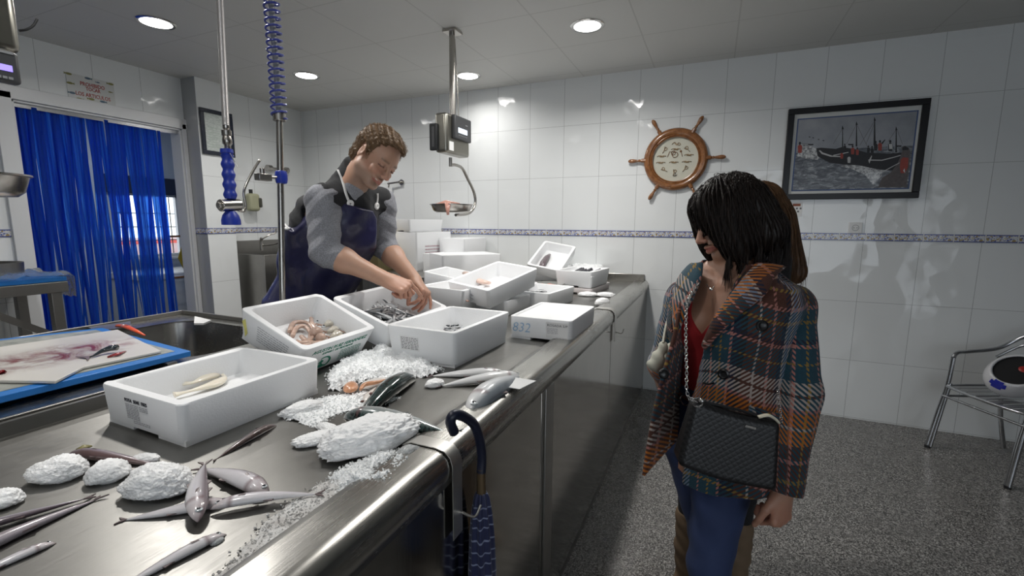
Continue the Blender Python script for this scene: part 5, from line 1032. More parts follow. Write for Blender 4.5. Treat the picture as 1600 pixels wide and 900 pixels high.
NAVY = M('navy_rubber', (.010, .013, .032), .35, bump=(100, .1, .001))
um = thing('umbrella', 'navy umbrella with white line pattern hooked over the counter rim', 'umbrella', (-.465, .85, .3))
XU = -.468; hp = [PX(q[0], q[1], XU) for q in ((709, 689), (705, 672), (712, 655), (727, 651), (741, 664), (750, 690), (753, 715), (752, 738))]
hp[0] = hp[0]+[-.02, .035, .0]; hp[1] = hp[1]+[-.02, .03, 0]; hp[2] = hp[2]+[-.014, .015, 0]; hp[3] = hp[3]+[-.006, 0, 0]
MB().tube(spline(hp, 8), .0112, 14).build('crook_handle', NAVY, um, smooth=True)
e0 = hp[-1]; ux, uy, uz = e0
MB().cyl((ux, uy, uz+.01), (ux, uy, uz-.055), .010, .0115, 14).build('ferrule', M('bronze_tube', (.16, .11, .06), .35, .6), um, smooth=True)
_uf = NT('umbrella_fabric'); _o = _uf.obj(); _n = _uf.new('ShaderNodeTexWave', wave_type='RINGS'); _uf.put(_n.inputs['Vector'], _uf.scale(_o, (1, 1, 1.2))); _n.inputs['Scale'].default_value = 9; _n.inputs['Distortion'].default_value = 4; _n.inputs['Detail'].default_value = 1.5
_uf.set(col=_uf.mix(_uf.ramp(_n.outputs[0], (.94, 0.), (.975, .7)), (.008, .013, .065), (.28, .32, .45)), rough=.5, sheen=.3)
prf = [(.012, -.05), (.017, -.062), (.022, -.10), (.027, -.16), (.030, -.26), (.028, -.36), (.022, -.48), (.012, -.58), (.006, -.61)]
V, F = [], []; n = 40
for k, (r0, h) in enumerate(prf):
    for j in range(n):
        a = 2*math.pi*j/n; rr0 = r0*(1+.16*math.sin(8*a+h*9)+.05*math.sin(3*a)); V.append((ux+rr0*math.cos(a), uy+rr0*math.sin(a), uz+h))
F = [(k*n+j, k*n+(j+1) % n, (k+1)*n+(j+1) % n, (k+1)*n+j) for k in range(len(prf)-1) for j in range(n)]
MB().add(V, F).build('canopy', _uf.m, um, smooth=True, angle=180)
MB().cyl((ux, uy, uz-.60), (ux, uy, uz-.66), .004).build('tip', CHROME, um)
MB().lathe([(.031, -.27), (.033, -.272), (.033, -.29), (.031, -.292)], (ux, uy, uz), n=24).build('tie_strap', NAVY, um)

# ------------------------------------------------------------------ aluminium chair and helmet
A_ = PZ(1448, 698, 0); fwd = np.array([-.90, -.44, 0]); fwd /= np.linalg.norm(fwd); rgt = np.array([fwd[1], -fwd[0], 0]) # chair's own right
# the visible front leg is the chair's right one seen from the sitter (towards the far wall)
cw, cd = .50, .46
org = A_-rgt*cw/2*1.0-fwd*cd/2
def ch(x, y, z): p = org+rgt*x+fwd*y; return np.array([p[0], p[1], z])
chr_ = thing('metal_chair', 'aluminium tube armchair against the wall at the right edge', 'chair', (org[0], org[1], 0))
SEAT = .44; ARM = .66
for s in (1, -1):
    MB().tube(spline([ch(s*cw/2*1.0, cd/2, .012), ch(s*cw/2*.97, cd/2-.035, .25), ch(s*cw/2*.95, cd/2-.07, SEAT), ch(s*cw/2*.97, cd/2-.09, ARM-.03)], 6), .0135, 12).tube(spline([ch(s*cw/2*.93, cd/2-.005, .012), ch(s*cw/2*.91, cd/2-.04, .25), ch(s*cw/2*.90, cd/2-.075, SEAT+.02)], 6), .0115, 12).build('front_leg', ALU, chr_, smooth=True)
    MB().cyl(ch(s*cw/2*.98, cd/2, 0), ch(s*cw/2*.98, cd/2, .018), .017).build('foot_cap', BLACKP, chr_)
    MB().tube(spline([ch(s*cw/2*.80, -cd/2-.03, .012), ch(s*cw/2*.80, -cd/2+.03, .25), ch(s*cw/2*.82, -cd/2+.05, SEAT)], 6), .0135, 12).build('back_leg', ALU, chr_, smooth=True)
armp = [ch(cw/2*.97, cd/2-.09, ARM-.03), ch(cw/2*1.0, cd/2-.12, ARM), ch(cw/2*1.04, .02, ARM+.005), ch(cw/2*1.0, -cd/2+.06, ARM+.03), ch(cw/2*.72, -cd/2-.045, ARM+.13), ch(0, -cd/2-.075, ARM+.17)]
armp = armp+[2*ch(0, 0, 0)*0+np.array(ch(-(np.dot(p-org, rgt)), np.dot(p-org, fwd), p[2])) for p in armp[-2::-1]]
MB().tube(spline(armp, 8), .0125, 12).build('arm_rail', ALU, chr_, smooth=True)
MB().tube(spline([p-np.array([0, 0, .06])+fwd*.004 for p in armp[3:-3]], 8), .009, 10).build('back_rail', ALU, chr_, smooth=True)
ring = [ch(x, y, SEAT) for x, y in ((cw/2*.9, cd/2-.06), (cw/2*.93, 0), (cw/2*.8, -cd/2+.05), (0, -cd/2+.02), (-cw/2*.8, -cd/2+.05), (-cw/2*.93, 0), (-cw/2*.9, cd/2-.06), (0, cd/2-.03), (cw/2*.9, cd/2-.06))]
MB().tube(spline(ring, 6), .011, 12).build('seat_frame', ALU, chr_, smooth=True)
for x in np.linspace(-.19, .19, 7): MB().bar(ch(x, cd/2-.045, SEAT+.004), ch(x*.92, -cd/2+.04, SEAT+.004), .045, .004).build('seat_slat', ALU, chr_, bevel=.001)
MB().cyl(ch(cw/2*.96, cd/2-.05, SEAT-.07), ch(-cw/2*.96, cd/2-.05, SEAT-.07), .008).build('stretcher', ALU, chr_, smooth=True)
for s in (1, -1): MB().cyl(ch(s*cw/2*.94, cd/2-.05, SEAT-.07), ch(s*cw/2*.82, -cd/2+.04, SEAT-.07), .008).build('side_stretcher', ALU, chr_, smooth=True)
hc = ch(-.02, .01, SEAT+.150); he = thing('motorcycle_helmet', 'white helmet with blue band lying upside down on the metal chair', 'helmet', tuple(hc-[0, 0, .13]))
hu = -(_r*-.50+_u*.62-_f*.60); hu /= np.linalg.norm(hu); hd = _r*.9+_u*.1; hd = hd-hu*(hd@hu); hd /= np.linalg.norm(hd); hs = np.cross(hd, hu); hm = Matrix((hs, hd, hu)).transposed()
def shell(r, cut, z0=-.13, off=0.0, n=48, k=30, front=False):
    V, F, ok = [], [], []
    for i in range(k+1):
        th = math.pi*i/k
        for j in range(n):
            a = 2*math.pi*j/n; x, y, z = math.sin(th)*math.cos(a), math.sin(th)*math.sin(a), math.cos(th)
            p = Vector((x*(r*.92+off), y*(r*1.12+off), max(z0, z*(r+off)))); V.append(hm@p+Vector(hc)); ok.append(cut(x, y, z))
    for i in range(k):
        for j in range(n):
            q = (i*n+j, i*n+(j+1) % n, (i+1)*n+(j+1) % n, (i+1)*n+j)
            if sum(ok[c] for c in q) >= 2: F.append(q)
    return V, F
face_open = lambda x, y, z: (y > .30 and -.62 < z < .36 and abs(x) < .92)
V, F = shell(.135, lambda x, y, z: z > -.58); o = mesh_obj('shell', V, F, M('gloss_white_shell', (.66, .66, .68), .12, coat=.6), he, smooth=True, angle=180); sm = o.modifiers.new('t', 'SOLIDIFY'); sm.thickness = .012
V, F = shell(.124, lambda x, y, z: True, z0=-.062); mesh_obj('lining', V, F, M('black_padding', (.008, .008, .009), .8), he, smooth=True, angle=180)
V, F = shell(.1365, lambda x, y, z: -.56 < z < -.30 and -2.2 < math.atan2(y, x) < -1.7 or -.50 < z < -.25 and 2.6 < math.atan2(y, x) < 3.0, off=.002); mesh_obj('blue_band', V, F, M('blue_gloss', (.02, .03, .35), .15), he, smooth=True, angle=180)
pc_ = Vector(hc)+hm@Vector((0, .03, -.060)); MB().ell(pc_, (.022, .022, .008), rm=hm).build('red_padding', M('red_gloss', (.35, .02, .015), .4), he, smooth=True)
pw_ = [Vector(hc)+hm@Vector(q) for q in ((.0, .115, -.09), (.0, .13, -.13), (.01, .12, -.17))]; MB().tube(pw_, [.022, .024, .018], 10, flat=.4).build('chin_guard', M('gloss_white_shell', (.66, .66, .68), .12, coat=.6), he, smooth=True)
# ------------------------------------------------------------------ organic modelling: distance shapes meshed as one continuous skin
def nrm(v): v = np.asarray(v, float); return v/np.linalg.norm(v)
def frame(f, up):
    f = nrm(f); up = np.asarray(up, float); u = nrm(up-f*np.dot(up, f)); return np.stack([np.cross(f, u), f, u], 1)   # columns: right, forward, up
class SDF:
    def __init__(s): s.ops = []
    def _a(s, op, fn, k, c, r): s.ops.append((op, fn, k, np.asarray(c, float), r)); return s
    def cap(s, a, b, ra, rb, k=.01, op='u', sq=None):
        a, b = np.asarray(a, float), np.asarray(b, float); ba = b-a; L2 = max(1e-9, float(ba@ba))
        def fn(P):
            t = np.clip(((P-a)@ba)/L2, 0, 1); q = P-a-t[:, None]*ba
            if sq is not None: ax, f = sq; c = q@ax; q = q+ax*(c*(1/f-1))[:, None]; return (np.linalg.norm(q, axis=1)-(ra+(rb-ra)*t))*min(1, f if f < 1 else 1)
            return np.linalg.norm(q, axis=1)-(ra+(rb-ra)*t)
        return s._a(op, fn, k, (a+b)/2, math.sqrt(L2)/2+max(ra, rb)*(max(1, sq[1]) if sq else 1))
    def ell(s, c, r, R=None, k=.01, op='u'):
        c, r = np.asarray(c, float), np.asarray(r, float)
        def fn(P):
            q = (P-c) if R is None else (P-c)@R
            k0 = np.linalg.norm(q/r, axis=1); k1 = np.linalg.norm(q/r**2, axis=1)+1e-9; return np.where(k0 < 1e-6, -r.min(), k0*(k0-1)/k1)
        return s._a(op, fn, k, c, r.max())
    def loft(s, o, R, zs, rx, ry, cx=None, cy=None, k=.01, op='u', pw=2.0):
        o = np.asarray(o, float); zs = np.asarray(zs, float); cx = [0]*len(zs) if cx is None else cx; cy = [0]*len(zs) if cy is None else cy
        def fn(P):
            q = (P-o)@R; z = q[:, 2]; a = np.interp(z, zs, rx); b = np.interp(z, zs, ry); x = (q[:, 0]-np.interp(z, zs, cx))/a; y = (q[:, 1]-np.interp(z, zs, cy))/b
            rr_ = (np.abs(x)**pw+np.abs(y)**pw)**(1/pw); d = (rr_-1)*np.minimum(a, b)*1.0
            return np.maximum(d, np.maximum(zs[0]-z, z-zs[-1]))
        m = (zs[0]+zs[-1])/2; return s._a(op, fn, k, o+R@np.array([0, 0, m]), (zs[-1]-zs[0])/2+max(max(rx), max(ry)))
    def fn(s, f, k=.004, op='s'): return s._a(op, f, k, (0, 0, 0), 1e6)
    def __call__(s, P, c=None, rad=None):
        d = np.full(len(P), 1.0)
        for op, fn, k, bc, br in s.ops:
            if c is not None and op != 'i' and np.linalg.norm(bc-c)-br-rad > .05: continue
            e = fn(P)
            if op == 'u': h = np.clip(.5+.5*(d-e)/k, 0, 1); d = d*(1-h)+e*h-k*h*(1-h)
            elif op == 's': h = np.clip(.5-.5*(d+e)/k, 0, 1); d = d*(1-h)-e*h+k*h*(1-h)
            elif op == 'i': h = np.clip(.5-.5*(d-e)/k, 0, 1); d = d*(1-h)+e*h+k*h*(1-h)
            elif op == 'd': d = d+e
        return d
    def grad(s, P, e=.002):
        g = np.stack([s(P+np.array(v)*e)-s(P-np.array(v)*e) for v in ((1, 0, 0), (0, 1, 0), (0, 0, 1))], 1); return g/(np.linalg.norm(g, axis=1, keepdims=True)+1e-9)
    def mesh(s, lo, hi, h, B=22):
        lo, hi = np.asarray(lo, float), np.asarray(hi, float); nb = np.ceil((hi-lo)/(h*B)).astype(int)
        ids, pos, quads = [], [], []; S = 1 << 20
        enc = lambda i, j, k: (i+4)*S*S+(j+4)*S+(k+4)
        cs = np.stack(np.meshgrid(*[np.arange(n) for n in nb], indexing='ij'), -1).reshape(-1, 3); hd = h*B*math.sqrt(3)/2
        for b in cs:
            c = lo+(b+.5)*h*B
            dc = s(c[None, :], c, hd)[0]
            if abs(dc) > hd*1.7+.02: continue
            i0 = b*B; ax = [np.arange(i0[q]-1, i0[q]+B+2) for q in range(3)]; G = np.stack(np.meshgrid(*ax, indexing='ij'), -1); P = lo+G*h
            D = s(P.reshape(-1, 3), c, hd).reshape(G.shape[:3]); I = D < 0
            if I.all() or not I.any(): continue
            n = I.shape[0]-1; cnt = np.zeros((n, n, n), int); acc = np.zeros((n, n, n, 3)); m = np.zeros((n, n, n))
            cor = [(x, y, z) for x in (0, 1) for y in (0, 1) for z in (0, 1)]
            for a_ in range(3):
                for u in (0, 1):
                    for v in (0, 1):
                        o = [0, 0, 0]; o[(a_+1) % 3] = u; o[(a_+2) % 3] = v; o2 = list(o); o2[a_] = 1
                        d0 = D[o[0]:o[0]+n, o[1]:o[1]+n, o[2]:o[2]+n]; d1 = D[o2[0]:o2[0]+n, o2[1]:o2[1]+n, o2[2]:o2[2]+n]; x = (d0 < 0) != (d1 < 0)
                        t = np.where(x, d0/np.where(d0 == d1, 1, d0-d1), 0); p = np.zeros((n, n, n, 3)); p[..., 0], p[..., 1], p[..., 2] = o; p[..., a_] = t
                        acc += p*x[..., None]; m += x
            act = m > 0; w = np.argwhere(act); pp = acc[act]/m[act][:, None]
            gi = w+np.array([a[0] for a in ax]); ids.append(enc(gi[:, 0], gi[:, 1], gi[:, 2])); pos.append(lo+(gi+pp)*h)
            for a_ in range(3):
                o = [1, 1, 1]; e = [o[0]+B, o[1]+B, o[2]+B]; sl = tuple(slice(1, 1+B) for _ in range(3)); s2 = list(sl); s2[a_] = slice(2, 2+B)
                i_, j_ = I[sl], I[tuple(s2)]; x = np.argwhere(i_ != j_)
                if not len(x): continue
                ins = i_[x[:, 0], x[:, 1], x[:, 2]]; g = x+1+np.array([a[0] for a in ax]); b1, b2 = (a_+1) % 3, (a_+2) % 3
                def cid(du, dv): q = g.copy(); q[:, b1] += du; q[:, b2] += dv; return enc(q[:, 0], q[:, 1], q[:, 2])
                Q = np.stack([cid(-1, -1), cid(0, -1), cid(0, 0), cid(-1, 0)], 1); Q[~ins] = Q[~ins][:, ::-1]; quads.append(Q)
        ids = np.concatenate(ids); pos = np.concatenate(pos); quads = np.concatenate(quads); u, fi = np.unique(ids, return_index=True); V = pos[fi]
        F = np.searchsorted(u, quads); F = np.clip(F, 0, len(u)-1); ok = (u[F] == quads).all(1); return V, F[ok]
def sdf_obj(sd, lo, hi, h, name, mat, parent, col=None, uvp=None, keep=False):
    V, F = sd.mesh(lo, hi, h)
    g = sd.grad(V, h*.6); V = V-g*np.clip(sd(V), -h, h)[:, None]*.9
    VV = V
    Mi = np.array(ROOTS[_root(parent)].inverted()); VL = V@Mi[:3, :3].T+Mi[:3, 3]
    me = bpy.data.meshes.new(name); me.vertices.add(len(VL)); me.vertices.foreach_set('co', VL.astype('f').ravel()); me.loops.add(len(F)*4); me.loops.foreach_set('vertex_index', F.astype('i').ravel())
    me.polygons.add(len(F)); me.polygons.foreach_set('loop_start', np.arange(0, len(F)*4, 4, dtype='i')); me.update(calc_edges=True); me.validate(); me.shade_smooth(); me.materials.append(mat)
    if len(me.vertices) == len(VV):
        if col is not None: a = me.attributes.new('col', 'FLOAT_COLOR', 'POINT'); a.data.foreach_set('color', np.c_[col(VV), np.ones(len(VV))].astype('f').ravel())
        if uvp is not None: a = me.attributes.new('uvp', 'FLOAT_VECTOR', 'POINT'); a.data.foreach_set('vector', uvp(VV).astype('f').ravel())
    o = bpy.data.objects.new(name, me); COL.objects.link(o); o.parent = parent
    return (o, V, F) if keep else o
def bounds(*pts, pad=.15):
    P = np.array(pts, float); return P.min(0)-pad, P.max(0)+pad
def strands(sd, roots, dirf, steps, step, r0, parent, mat, name='strands', free=lambda p, i: np.zeros(len(p), bool), lift=.002, jit=.25, seed=3, tip=.2, push=0.0):
    """locks of hair that follow a surface and then fall free; one mesh"""
    rg = np.random.default_rng(seed); n = len(roots); P = roots.copy(); path = [P.copy()]; jd = rg.normal(0, jit, (n, 3)); off = lift*rg.uniform(.2, 1.6, n); fr = np.zeros(n, bool)
    Ls = rg.uniform(.75, 1.1, n)
    for i in range(steps):
        g = sd.grad(P); d = dirf(P, i)+jd*(.35+.65*i/steps); d2 = d-g*np.sum(d*g, 1)[:, None]; fr = fr | free(P, i); d = np.where(fr[:, None], d, d2+g*push); d = d/(np.linalg.norm(d, axis=1, keepdims=True)+1e-9)
        P = P+d*(step*Ls)[:, None]; e = sd(P)-off; P = np.where(fr[:, None], P, P-sd.grad(P)*e[:, None]); path.append(P.copy())
    path = np.array(path); m = len(path); V = []; F = []; k = 3
    base = np.zeros((m, n, k, 3))
    T = np.gradient(path, axis=0); T /= np.linalg.norm(T, axis=2, keepdims=True)+1e-9; G = rg.normal(0, 1, (n, 3)); A = G[None]-T*np.sum(T*G[None], 2)[..., None]; A /= np.linalg.norm(A, axis=2, keepdims=True)+1e-9; Bn = np.cross(T, A)
    rad = (r0*rg.uniform(.6, 1.3, n))[None, :]*(1-(1-tip)*(np.arange(m)/(m-1))[:, None]**2)
    for q in range(k):
        a = 2*math.pi*q/k; base[:, :, q] = path+(A*math.cos(a)+Bn*math.sin(a))*rad[..., None]
    V = base.transpose(1, 0, 2, 3).reshape(-1, 3); ii = np.arange(n)[:, None, None]*m*k; jj = np.arange(m-1)[None, :, None]*k; qq = np.arange(k)[None, None, :]; q2 = (qq+1) % k
    F = np.stack([ii+jj+qq, ii+jj+q2, ii+jj+k+q2, ii+jj+k+qq], -1).reshape(-1, 4)
    Mi = np.array(ROOTS[_root(parent)].inverted()); V = V@Mi[:3, :3].T+Mi[:3, 3]
    me = bpy.data.meshes.new(name); me.vertices.add(len(V)); me.vertices.foreach_set('co', V.astype('f').ravel()); me.loops.add(len(F)*4); me.loops.foreach_set('vertex_index', F.astype('i').ravel())
    me.polygons.add(len(F)); me.polygons.foreach_set('loop_start', np.arange(0, len(F)*4, 4, dtype='i')); me.update(calc_edges=True); me.shade_smooth(); me.materials.append(mat)
    a = me.attributes.new('uvp', 'FLOAT_VECTOR', 'POINT'); a.data.foreach_set('vector', np.repeat(rg.random((n, 3)), m*k, axis=0).astype('f').ravel())
    o = bpy.data.objects.new(name, me); COL.objects.link(o); o.parent = parent; return o
def ray_hit(sd, px, py, d0, d1, n=260):
    d = np.linspace(d0, d1, n); P = np.array([0, 0, CAM_H])+_ray(px, py)[None, :]*d[:, None]; v = sd(P); i = np.argmax(v < 0)
    if v[i] >= 0: i = int(np.argmin(v))
    return P[i]

# ---- anatomy
def head_parts(S, c, R, s=1.0, fem=0, smile=0, ears=(1, -1)):
    L = lambda x, y, z: c+R@(np.array([x, y, z])*s)
    S.ell(L(0, -.014, .036), np.array([.074, .095, .086])*s, R, .02); S.ell(L(0, .02, .02), np.array([.066, .072, .07])*s, R, .02)
    S.ell(L(0, .026, -.045), np.array([.055-.003*fem, .058, .068])*s, R, .02); S.ell(L(0, .070-.003*fem, -.098), np.array([.022-.003*fem, .016, .015])*s, R, .018)
    for q in (1, -1):
        S.cap(L(q*.047, .0, -.062), L(q*.016, .064, -.098), (.022-.003*fem)*s, .015*s, .02); S.ell(L(q*.040, .066, -.034+.004*smile), np.array([.020, .018, .018])*s, R, .016)
    S.cap(L(-.034, .080, .018), L(.034, .080, .018), .009*s, .009*s, .014)
    for q in (1, -1): S.ell(L(q*.031, .100, .000), np.array([.016, .014, .010])*s, R, .012, 's'); S.ell(L(q*.031, .0775, -.001), np.array([.0125, .0125, .0115])*s, R, .003); S.cap(L(q*.021, .089, .006), L(q*.043, .083, .004), .0035*s, .003*s, .004); S.cap(L(q*.023, .088, -.009), L(q*.042, .084, -.008), .003*s, .003*s, .004)
    S.cap(L(0, .088, .010), L(0, .111, -.030), .0075*s, .0105*s, .010); S.ell(L(0, .112, -.034), np.array([.0115, .011, .009])*s, R, .006)
    for q in (1, -1): S.ell(L(q*.0115, .102, -.038), np.array([.007, .010, .007])*s, R, .005)
    w = .023+.006*smile; up = .008*smile
    S.cap(L(-w, .080-.004*smile, -.064+up), L(0, .097, -.062), .004*s, .0065*s, .007); S.cap(L(w, .080-.004*smile, -.064+up), L(0, .097, -.062), .004*s, .0065*s, .007)
    S.cap(L(-w*.9, .079, -.070+up), L(0, .094, -.075), .004*s, .0075*s, .007); S.cap(L(w*.9, .079, -.070+up), L(0, .094, -.075), .004*s, .0075*s, .007)
    S.cap(L(-w, .088-.006*smile, -.067+up), L(0, .106, -.0685), .0022*s, .0026*s, .003, 's'); S.cap(L(w, .088-.006*smile, -.067+up), L(0, .106, -.0685), .0022*s, .0026*s, .003, 's')
    if smile:
        for q in (1, -1): S.cap(L(q*.020, .094, -.040), L(q*.034, .076, -.064), .0018*s, .0016*s, .006, 's')
    for q in ears:
        S.ell(L(q*.077, -.008, -.006), np.array([.0065, .0175, .031])*s, R@np.array(Euler((R_(-12), 0, R_(-q*18))).to_matrix()), .006); S.ell(L(q*.085, -.002, -.002), np.array([.005, .009, .017])*s, R, .004, 's')
    return L
def hand_parts(S, w, d, n, th, curls, thumb, s=1.0, spread=.04, rr0=1.0):
    """w wrist, d towards the knuckles, n out of the palm, th towards the thumb"""
    d = nrm(d); n = nrm(n-d*np.dot(n, d)); th = nrm(th-d*np.dot(th, d)-n*np.dot(th, n)); at = lambda a, b, c: w+(d*a+th*b+n*c)*s
    Rh = np.stack([th, d, n], 1)
    S.ell(at(.050, .0, .0), np.array([.040, .056, .0165])*s, Rh, .016); S.cap(at(-.02, 0, 0), at(.02, 0, 0), .026*s*rr0, .026*s*rr0, .02, sq=(n, .78))
    kn = []
    for i, (b, l) in enumerate(((.030, .092), (.010, .096), (-.010, .091), (-.029, .083))):
        k_ = at(l, b, -.002); kn.append(k_); S.cap(at(.02, b*.6, .0), k_, .013*s, .0105*s, .012); S.ell(k_, np.array([.0115, .012, .0115])*s, Rh, .006)
    ends = []
    for i in range(4):
        ln = ((.044, .026, .021), (.048, .030, .022), (.044, .028, .021), (.034, .021, .019))[i]; r = (.0092, .0094, .0088, .0078)[i]; p = kn[i]; a = 0; c = curls[i]; dd = nrm(d+th*spread*(1.5-i))
        for j in range(3):
            a += R_(c[j]); v = dd*math.cos(a)+n*math.sin(a); q = p+v*ln[j]*s; S.cap(p, q, r*(1-.08*j)*s, r*(.92-.1*j)*s, .0035 if j else .006); p = q
        ends.append(p)
    p = at(.022, .024, .006); ls = (.046, .034, .028); rs = (.016, .0115, .0098, .0085)
    for j in range(3):
        t_ = thumb[j]; v = nrm(d*t_[0]+th*t_[1]+n*t_[2]); q = p+v*ls[j]*s; S.cap(p, q, rs[j]*s, rs[j+1]*s, .010 if j == 0 else .004); p = q
    return ends, p
def skin_col(base, c, R, s, lips, hands=(), stub=None, brow=(.05, .03, .02), cheek=.25, squint=False):
    base = np.array(base)
    def f(V):
        q = ((V-c)@R)/s; x, y, z = q[:, 0], q[:, 1], q[:, 2]; C_ = np.tile(base, (len(V), 1))
        def blend(m, col): C_[:] = C_*(1-m[:, None])+np.array(col)*m[:, None]
        g = lambda v, a, b: np.clip((v-a)/(b-a), 0, 1); near = np.linalg.norm(q-np.array([0, .03, -.02]), axis=1) < .16
        ch = np.exp(-(((np.abs(x)-.040)/.022)**2+((z+.035)/.022)**2))*(y > .02)*near; blend(ch*cheek, (.60, .22, .16)); no = np.exp(-((x/.014)**2+((z+.036)/.014)**2))*(y > .09)*near; blend(no*.35, (.60, .24, .18))
        if stub: m = np.clip((-.040-z)/.03, 0, 1)*np.clip((y+.02)/.03, 0, 1)*near*(np.abs(x) < .08); blend(m*stub, (.20, .16, .13))
        lm = (np.abs(x) < .028)*(y > .074)*near*np.exp(-(((z+.0685)/.0085)**4)); blend(lm*.75, lips)
        br = np.exp(-(((z-.021-.05*(np.abs(x)-.03)*0)/.0045)**2))*(np.abs(x) > .014)*(np.abs(x) < .048)*(y > .06)*near; blend(br*.75, brow)
        ex = np.sqrt((np.abs(x)-.031)**2+(z+.001)**2); em = (ex < .0085)*(y > .078)*near; 
        if squint: blend((np.abs(np.abs(x)-.031) < .013)*(np.abs(z+.004+((np.abs(x)-.031)/.013)**2*.002) < .0028)*(y > .07)*near*.85, (.05, .025, .02)); blend(np.exp(-(((np.abs(x)-.031)/.018)**2+((z+.002)/.011)**2))*(y > .06)*near*.35, (.26, .12, .08))
        else: blend(em*.9, (.50, .46, .42)); blend((ex < .0045)*(y > .08)*near*1.0, (.03, .02, .015))
        for h in hands:
            t = np.exp(-(np.linalg.norm(V-h, axis=1)/.055)**2); blend(t*.20, (.58, .22, .15))
        return C_
    return f
_hm = {}
def hair_mat(name, a, b):
    t = NT(name); u = t.sep(t.attr('uvp').outputs['Vector'])[0]; o = t.obj(); n = t.noise(t.scale(o, (90, 90, 12)), 2, 3)
    return t.set(col=t.mix(t.math('MULTIPLY', t.math('ADD', u, n), .5), a, b), rough=.42, spec=.28, nrm=t.bump(n, .5, .003))
def cloth(name, col, sc=300, wr=.012, rough=.85, var=.12, strength=.35, mel=None):
    t = NT(name); o = t.obj(); c = t.mix(t.noise(o, 8, 4), tuple(v*(1-var) for v in col), tuple(v*(1+var) for v in col))
    if mel: c = t.mix(t.math('GREATER_THAN', t.noise(o, mel, 2, .8), .52), c, tuple(v*1.35 for v in col))
    return t.set(col=c, rough=rough, sheen=.04, nrm=t.bump(t.math('ADD', t.math('MULTIPLY', t.noise(o, sc, 2), .3), t.noise(o, 24, 3)), strength, wr*.3))
def wrinkle(a, b, amp, f=60, ph=0):
    a, b = np.asarray(a, float), np.asarray(b, float); ax = nrm(b-a)
    def fn(P):
        t = (P-a)@ax; q = P-a; s_ = np.sin(t*f+4*np.sin(q[:, 0]*14+q[:, 1]*11+ph)+3*q[:, 2]*6); return -amp*(s_**2*np.sign(s_))*.8-amp*.4*np.sin(q[:, 0]*37+q[:, 2]*29+ph)
    return fn

# ------------------------------------------------------------------ the fishmonger
CR, CU, CF = _r, _u, _f
def camv(x, y, z): return nrm(CR*x+CU*y-CF*z)      # right, up, towards the viewer
man = thing('person', 'man in black vest and navy apron leaning over the foam boxes', 'person', (-1.83, 1.62, .15))
HC = PD(588, 246, 2.05); HF = camv(.66, -.64, .38); HU = camv(.58, .78, .12); HR = frame(HF, HU); HS = 1.06
PEL = PD(478, 492, 2.27); NK = PD(549, 290, 2.13); W_ = nrm(NK-PEL); FT = nrm(np.array([.86, -.50, 0])); TR = frame(FT-W_*np.dot(FT, W_), W_); LT = np.linalg.norm(NK-PEL)
RT = TR[:, 0]; FO = TR[:, 1]
SHn, ELn, WRn = PD(506, 316, 2.03), PD(508, 393, 2.0), PD(601, 436, 2.02); SHf, ELf, WRf = PD(594, 318, 2.30), PD(600, 385, 2.36), PD(648, 437, 2.22)
Z0 = .15
def torso(S, e, hip=True, top=True):
    zs = np.array([-.26, -.12, 0, .14, .28, .40, .47, .53, .575, .60])*LT/.60
    S.loft(PEL, TR, zs, np.array([.165, .175, .165, .155, .172, .192, .180, .135, .088, .07])+e, np.array([.135, .150, .152, .148, .146, .138, .120, .092, .075, .06])+e, cy=np.array([-.02, -.025, -.02, -.012, -.012, -.012, -.01, -.005, 0, 0]), k=.03, pw=2.2)
S = SDF(); torso(S, -.02)
Lh = head_parts(S, HC, HR, HS, smile=1)
S.cap(NK-W_*.02, Lh(0, -.030, -.045), .060, .056, .03); S.cap(NK+FO*.02, Lh(0, .0, -.06), .052, .05, .03)
for sh, el, wr in ((SHn, ELn, WRn), (SHf, ELf, WRf)):
    S.cap(sh, el, .055, .047, .03); S.cap(el, el+(wr-el)*.30, .050, .052, .03); S.cap(el+(wr-el)*.30, wr, .051, .031, .03)
dn = nrm(PD(640, 452, 2.02)-WRn)
endsN, _ = hand_parts(S, WRn, dn, np.array([.05, .55, -.85]), -RT, ((38, 10, 8), (70, 62, 35), (78, 75, 40), (80, 80, 40)), ((.8, .35, .45), (.95, -.1, .45), (.95, -.1, .5)), 1.10)
df = nrm(PD(668, 458, 2.17)-WRf+np.array([0, 0, -.01]))
endsF, _ = hand_parts(S, WRf, df, np.array([-.5, -.35, -.8]), RT, ((62, 45, 20), (58, 38, 18), (50, 26, 14), (22, 14, 8)), ((.6, .40, .7), (.65, -.1, .75), (.6, -.25, .8)), 1.06, spread=.05)
for q, y in ((1, .085), (-1, .085)): S.cap(PEL+RT*q*.09-W_*.02, np.array([PEL[0]-.02, PEL[1], Z0+.5])+RT*q*.10, .07, .055, .03); S.cap(np.array([PEL[0]-.02, PEL[1], Z0+.5])+RT*q*.10, np.array([PEL[0]-.05, PEL[1], Z0+.08])+RT*q*.11, .05, .04, .03)
sdf_obj(S, *bounds(HC, PEL, WRn, WRf, endsN[0], endsF[3], PEL-[0, 0, .9], pad=.2), .0036, 'body', SKIN, man, skin_col((.50, .30, .21), HC, HR, HS, (.42, .14, .11), [WRn+dn*.11, WRf+df*.11, *endsN, *endsF], stub=.5, brow=(.14, .09, .055), squint=True))
# teeth line of the smile
MB().tube([Lh(x*HS, .0835+.010*(1-(x/.022)**2), -.0665+.006*(x/.022)**2) for x in np.linspace(-.020, .020, 7)], .0028, 8, flat=.8).build('teeth', M('teeth', (.62, .58, .50), .3), man, smooth=True)
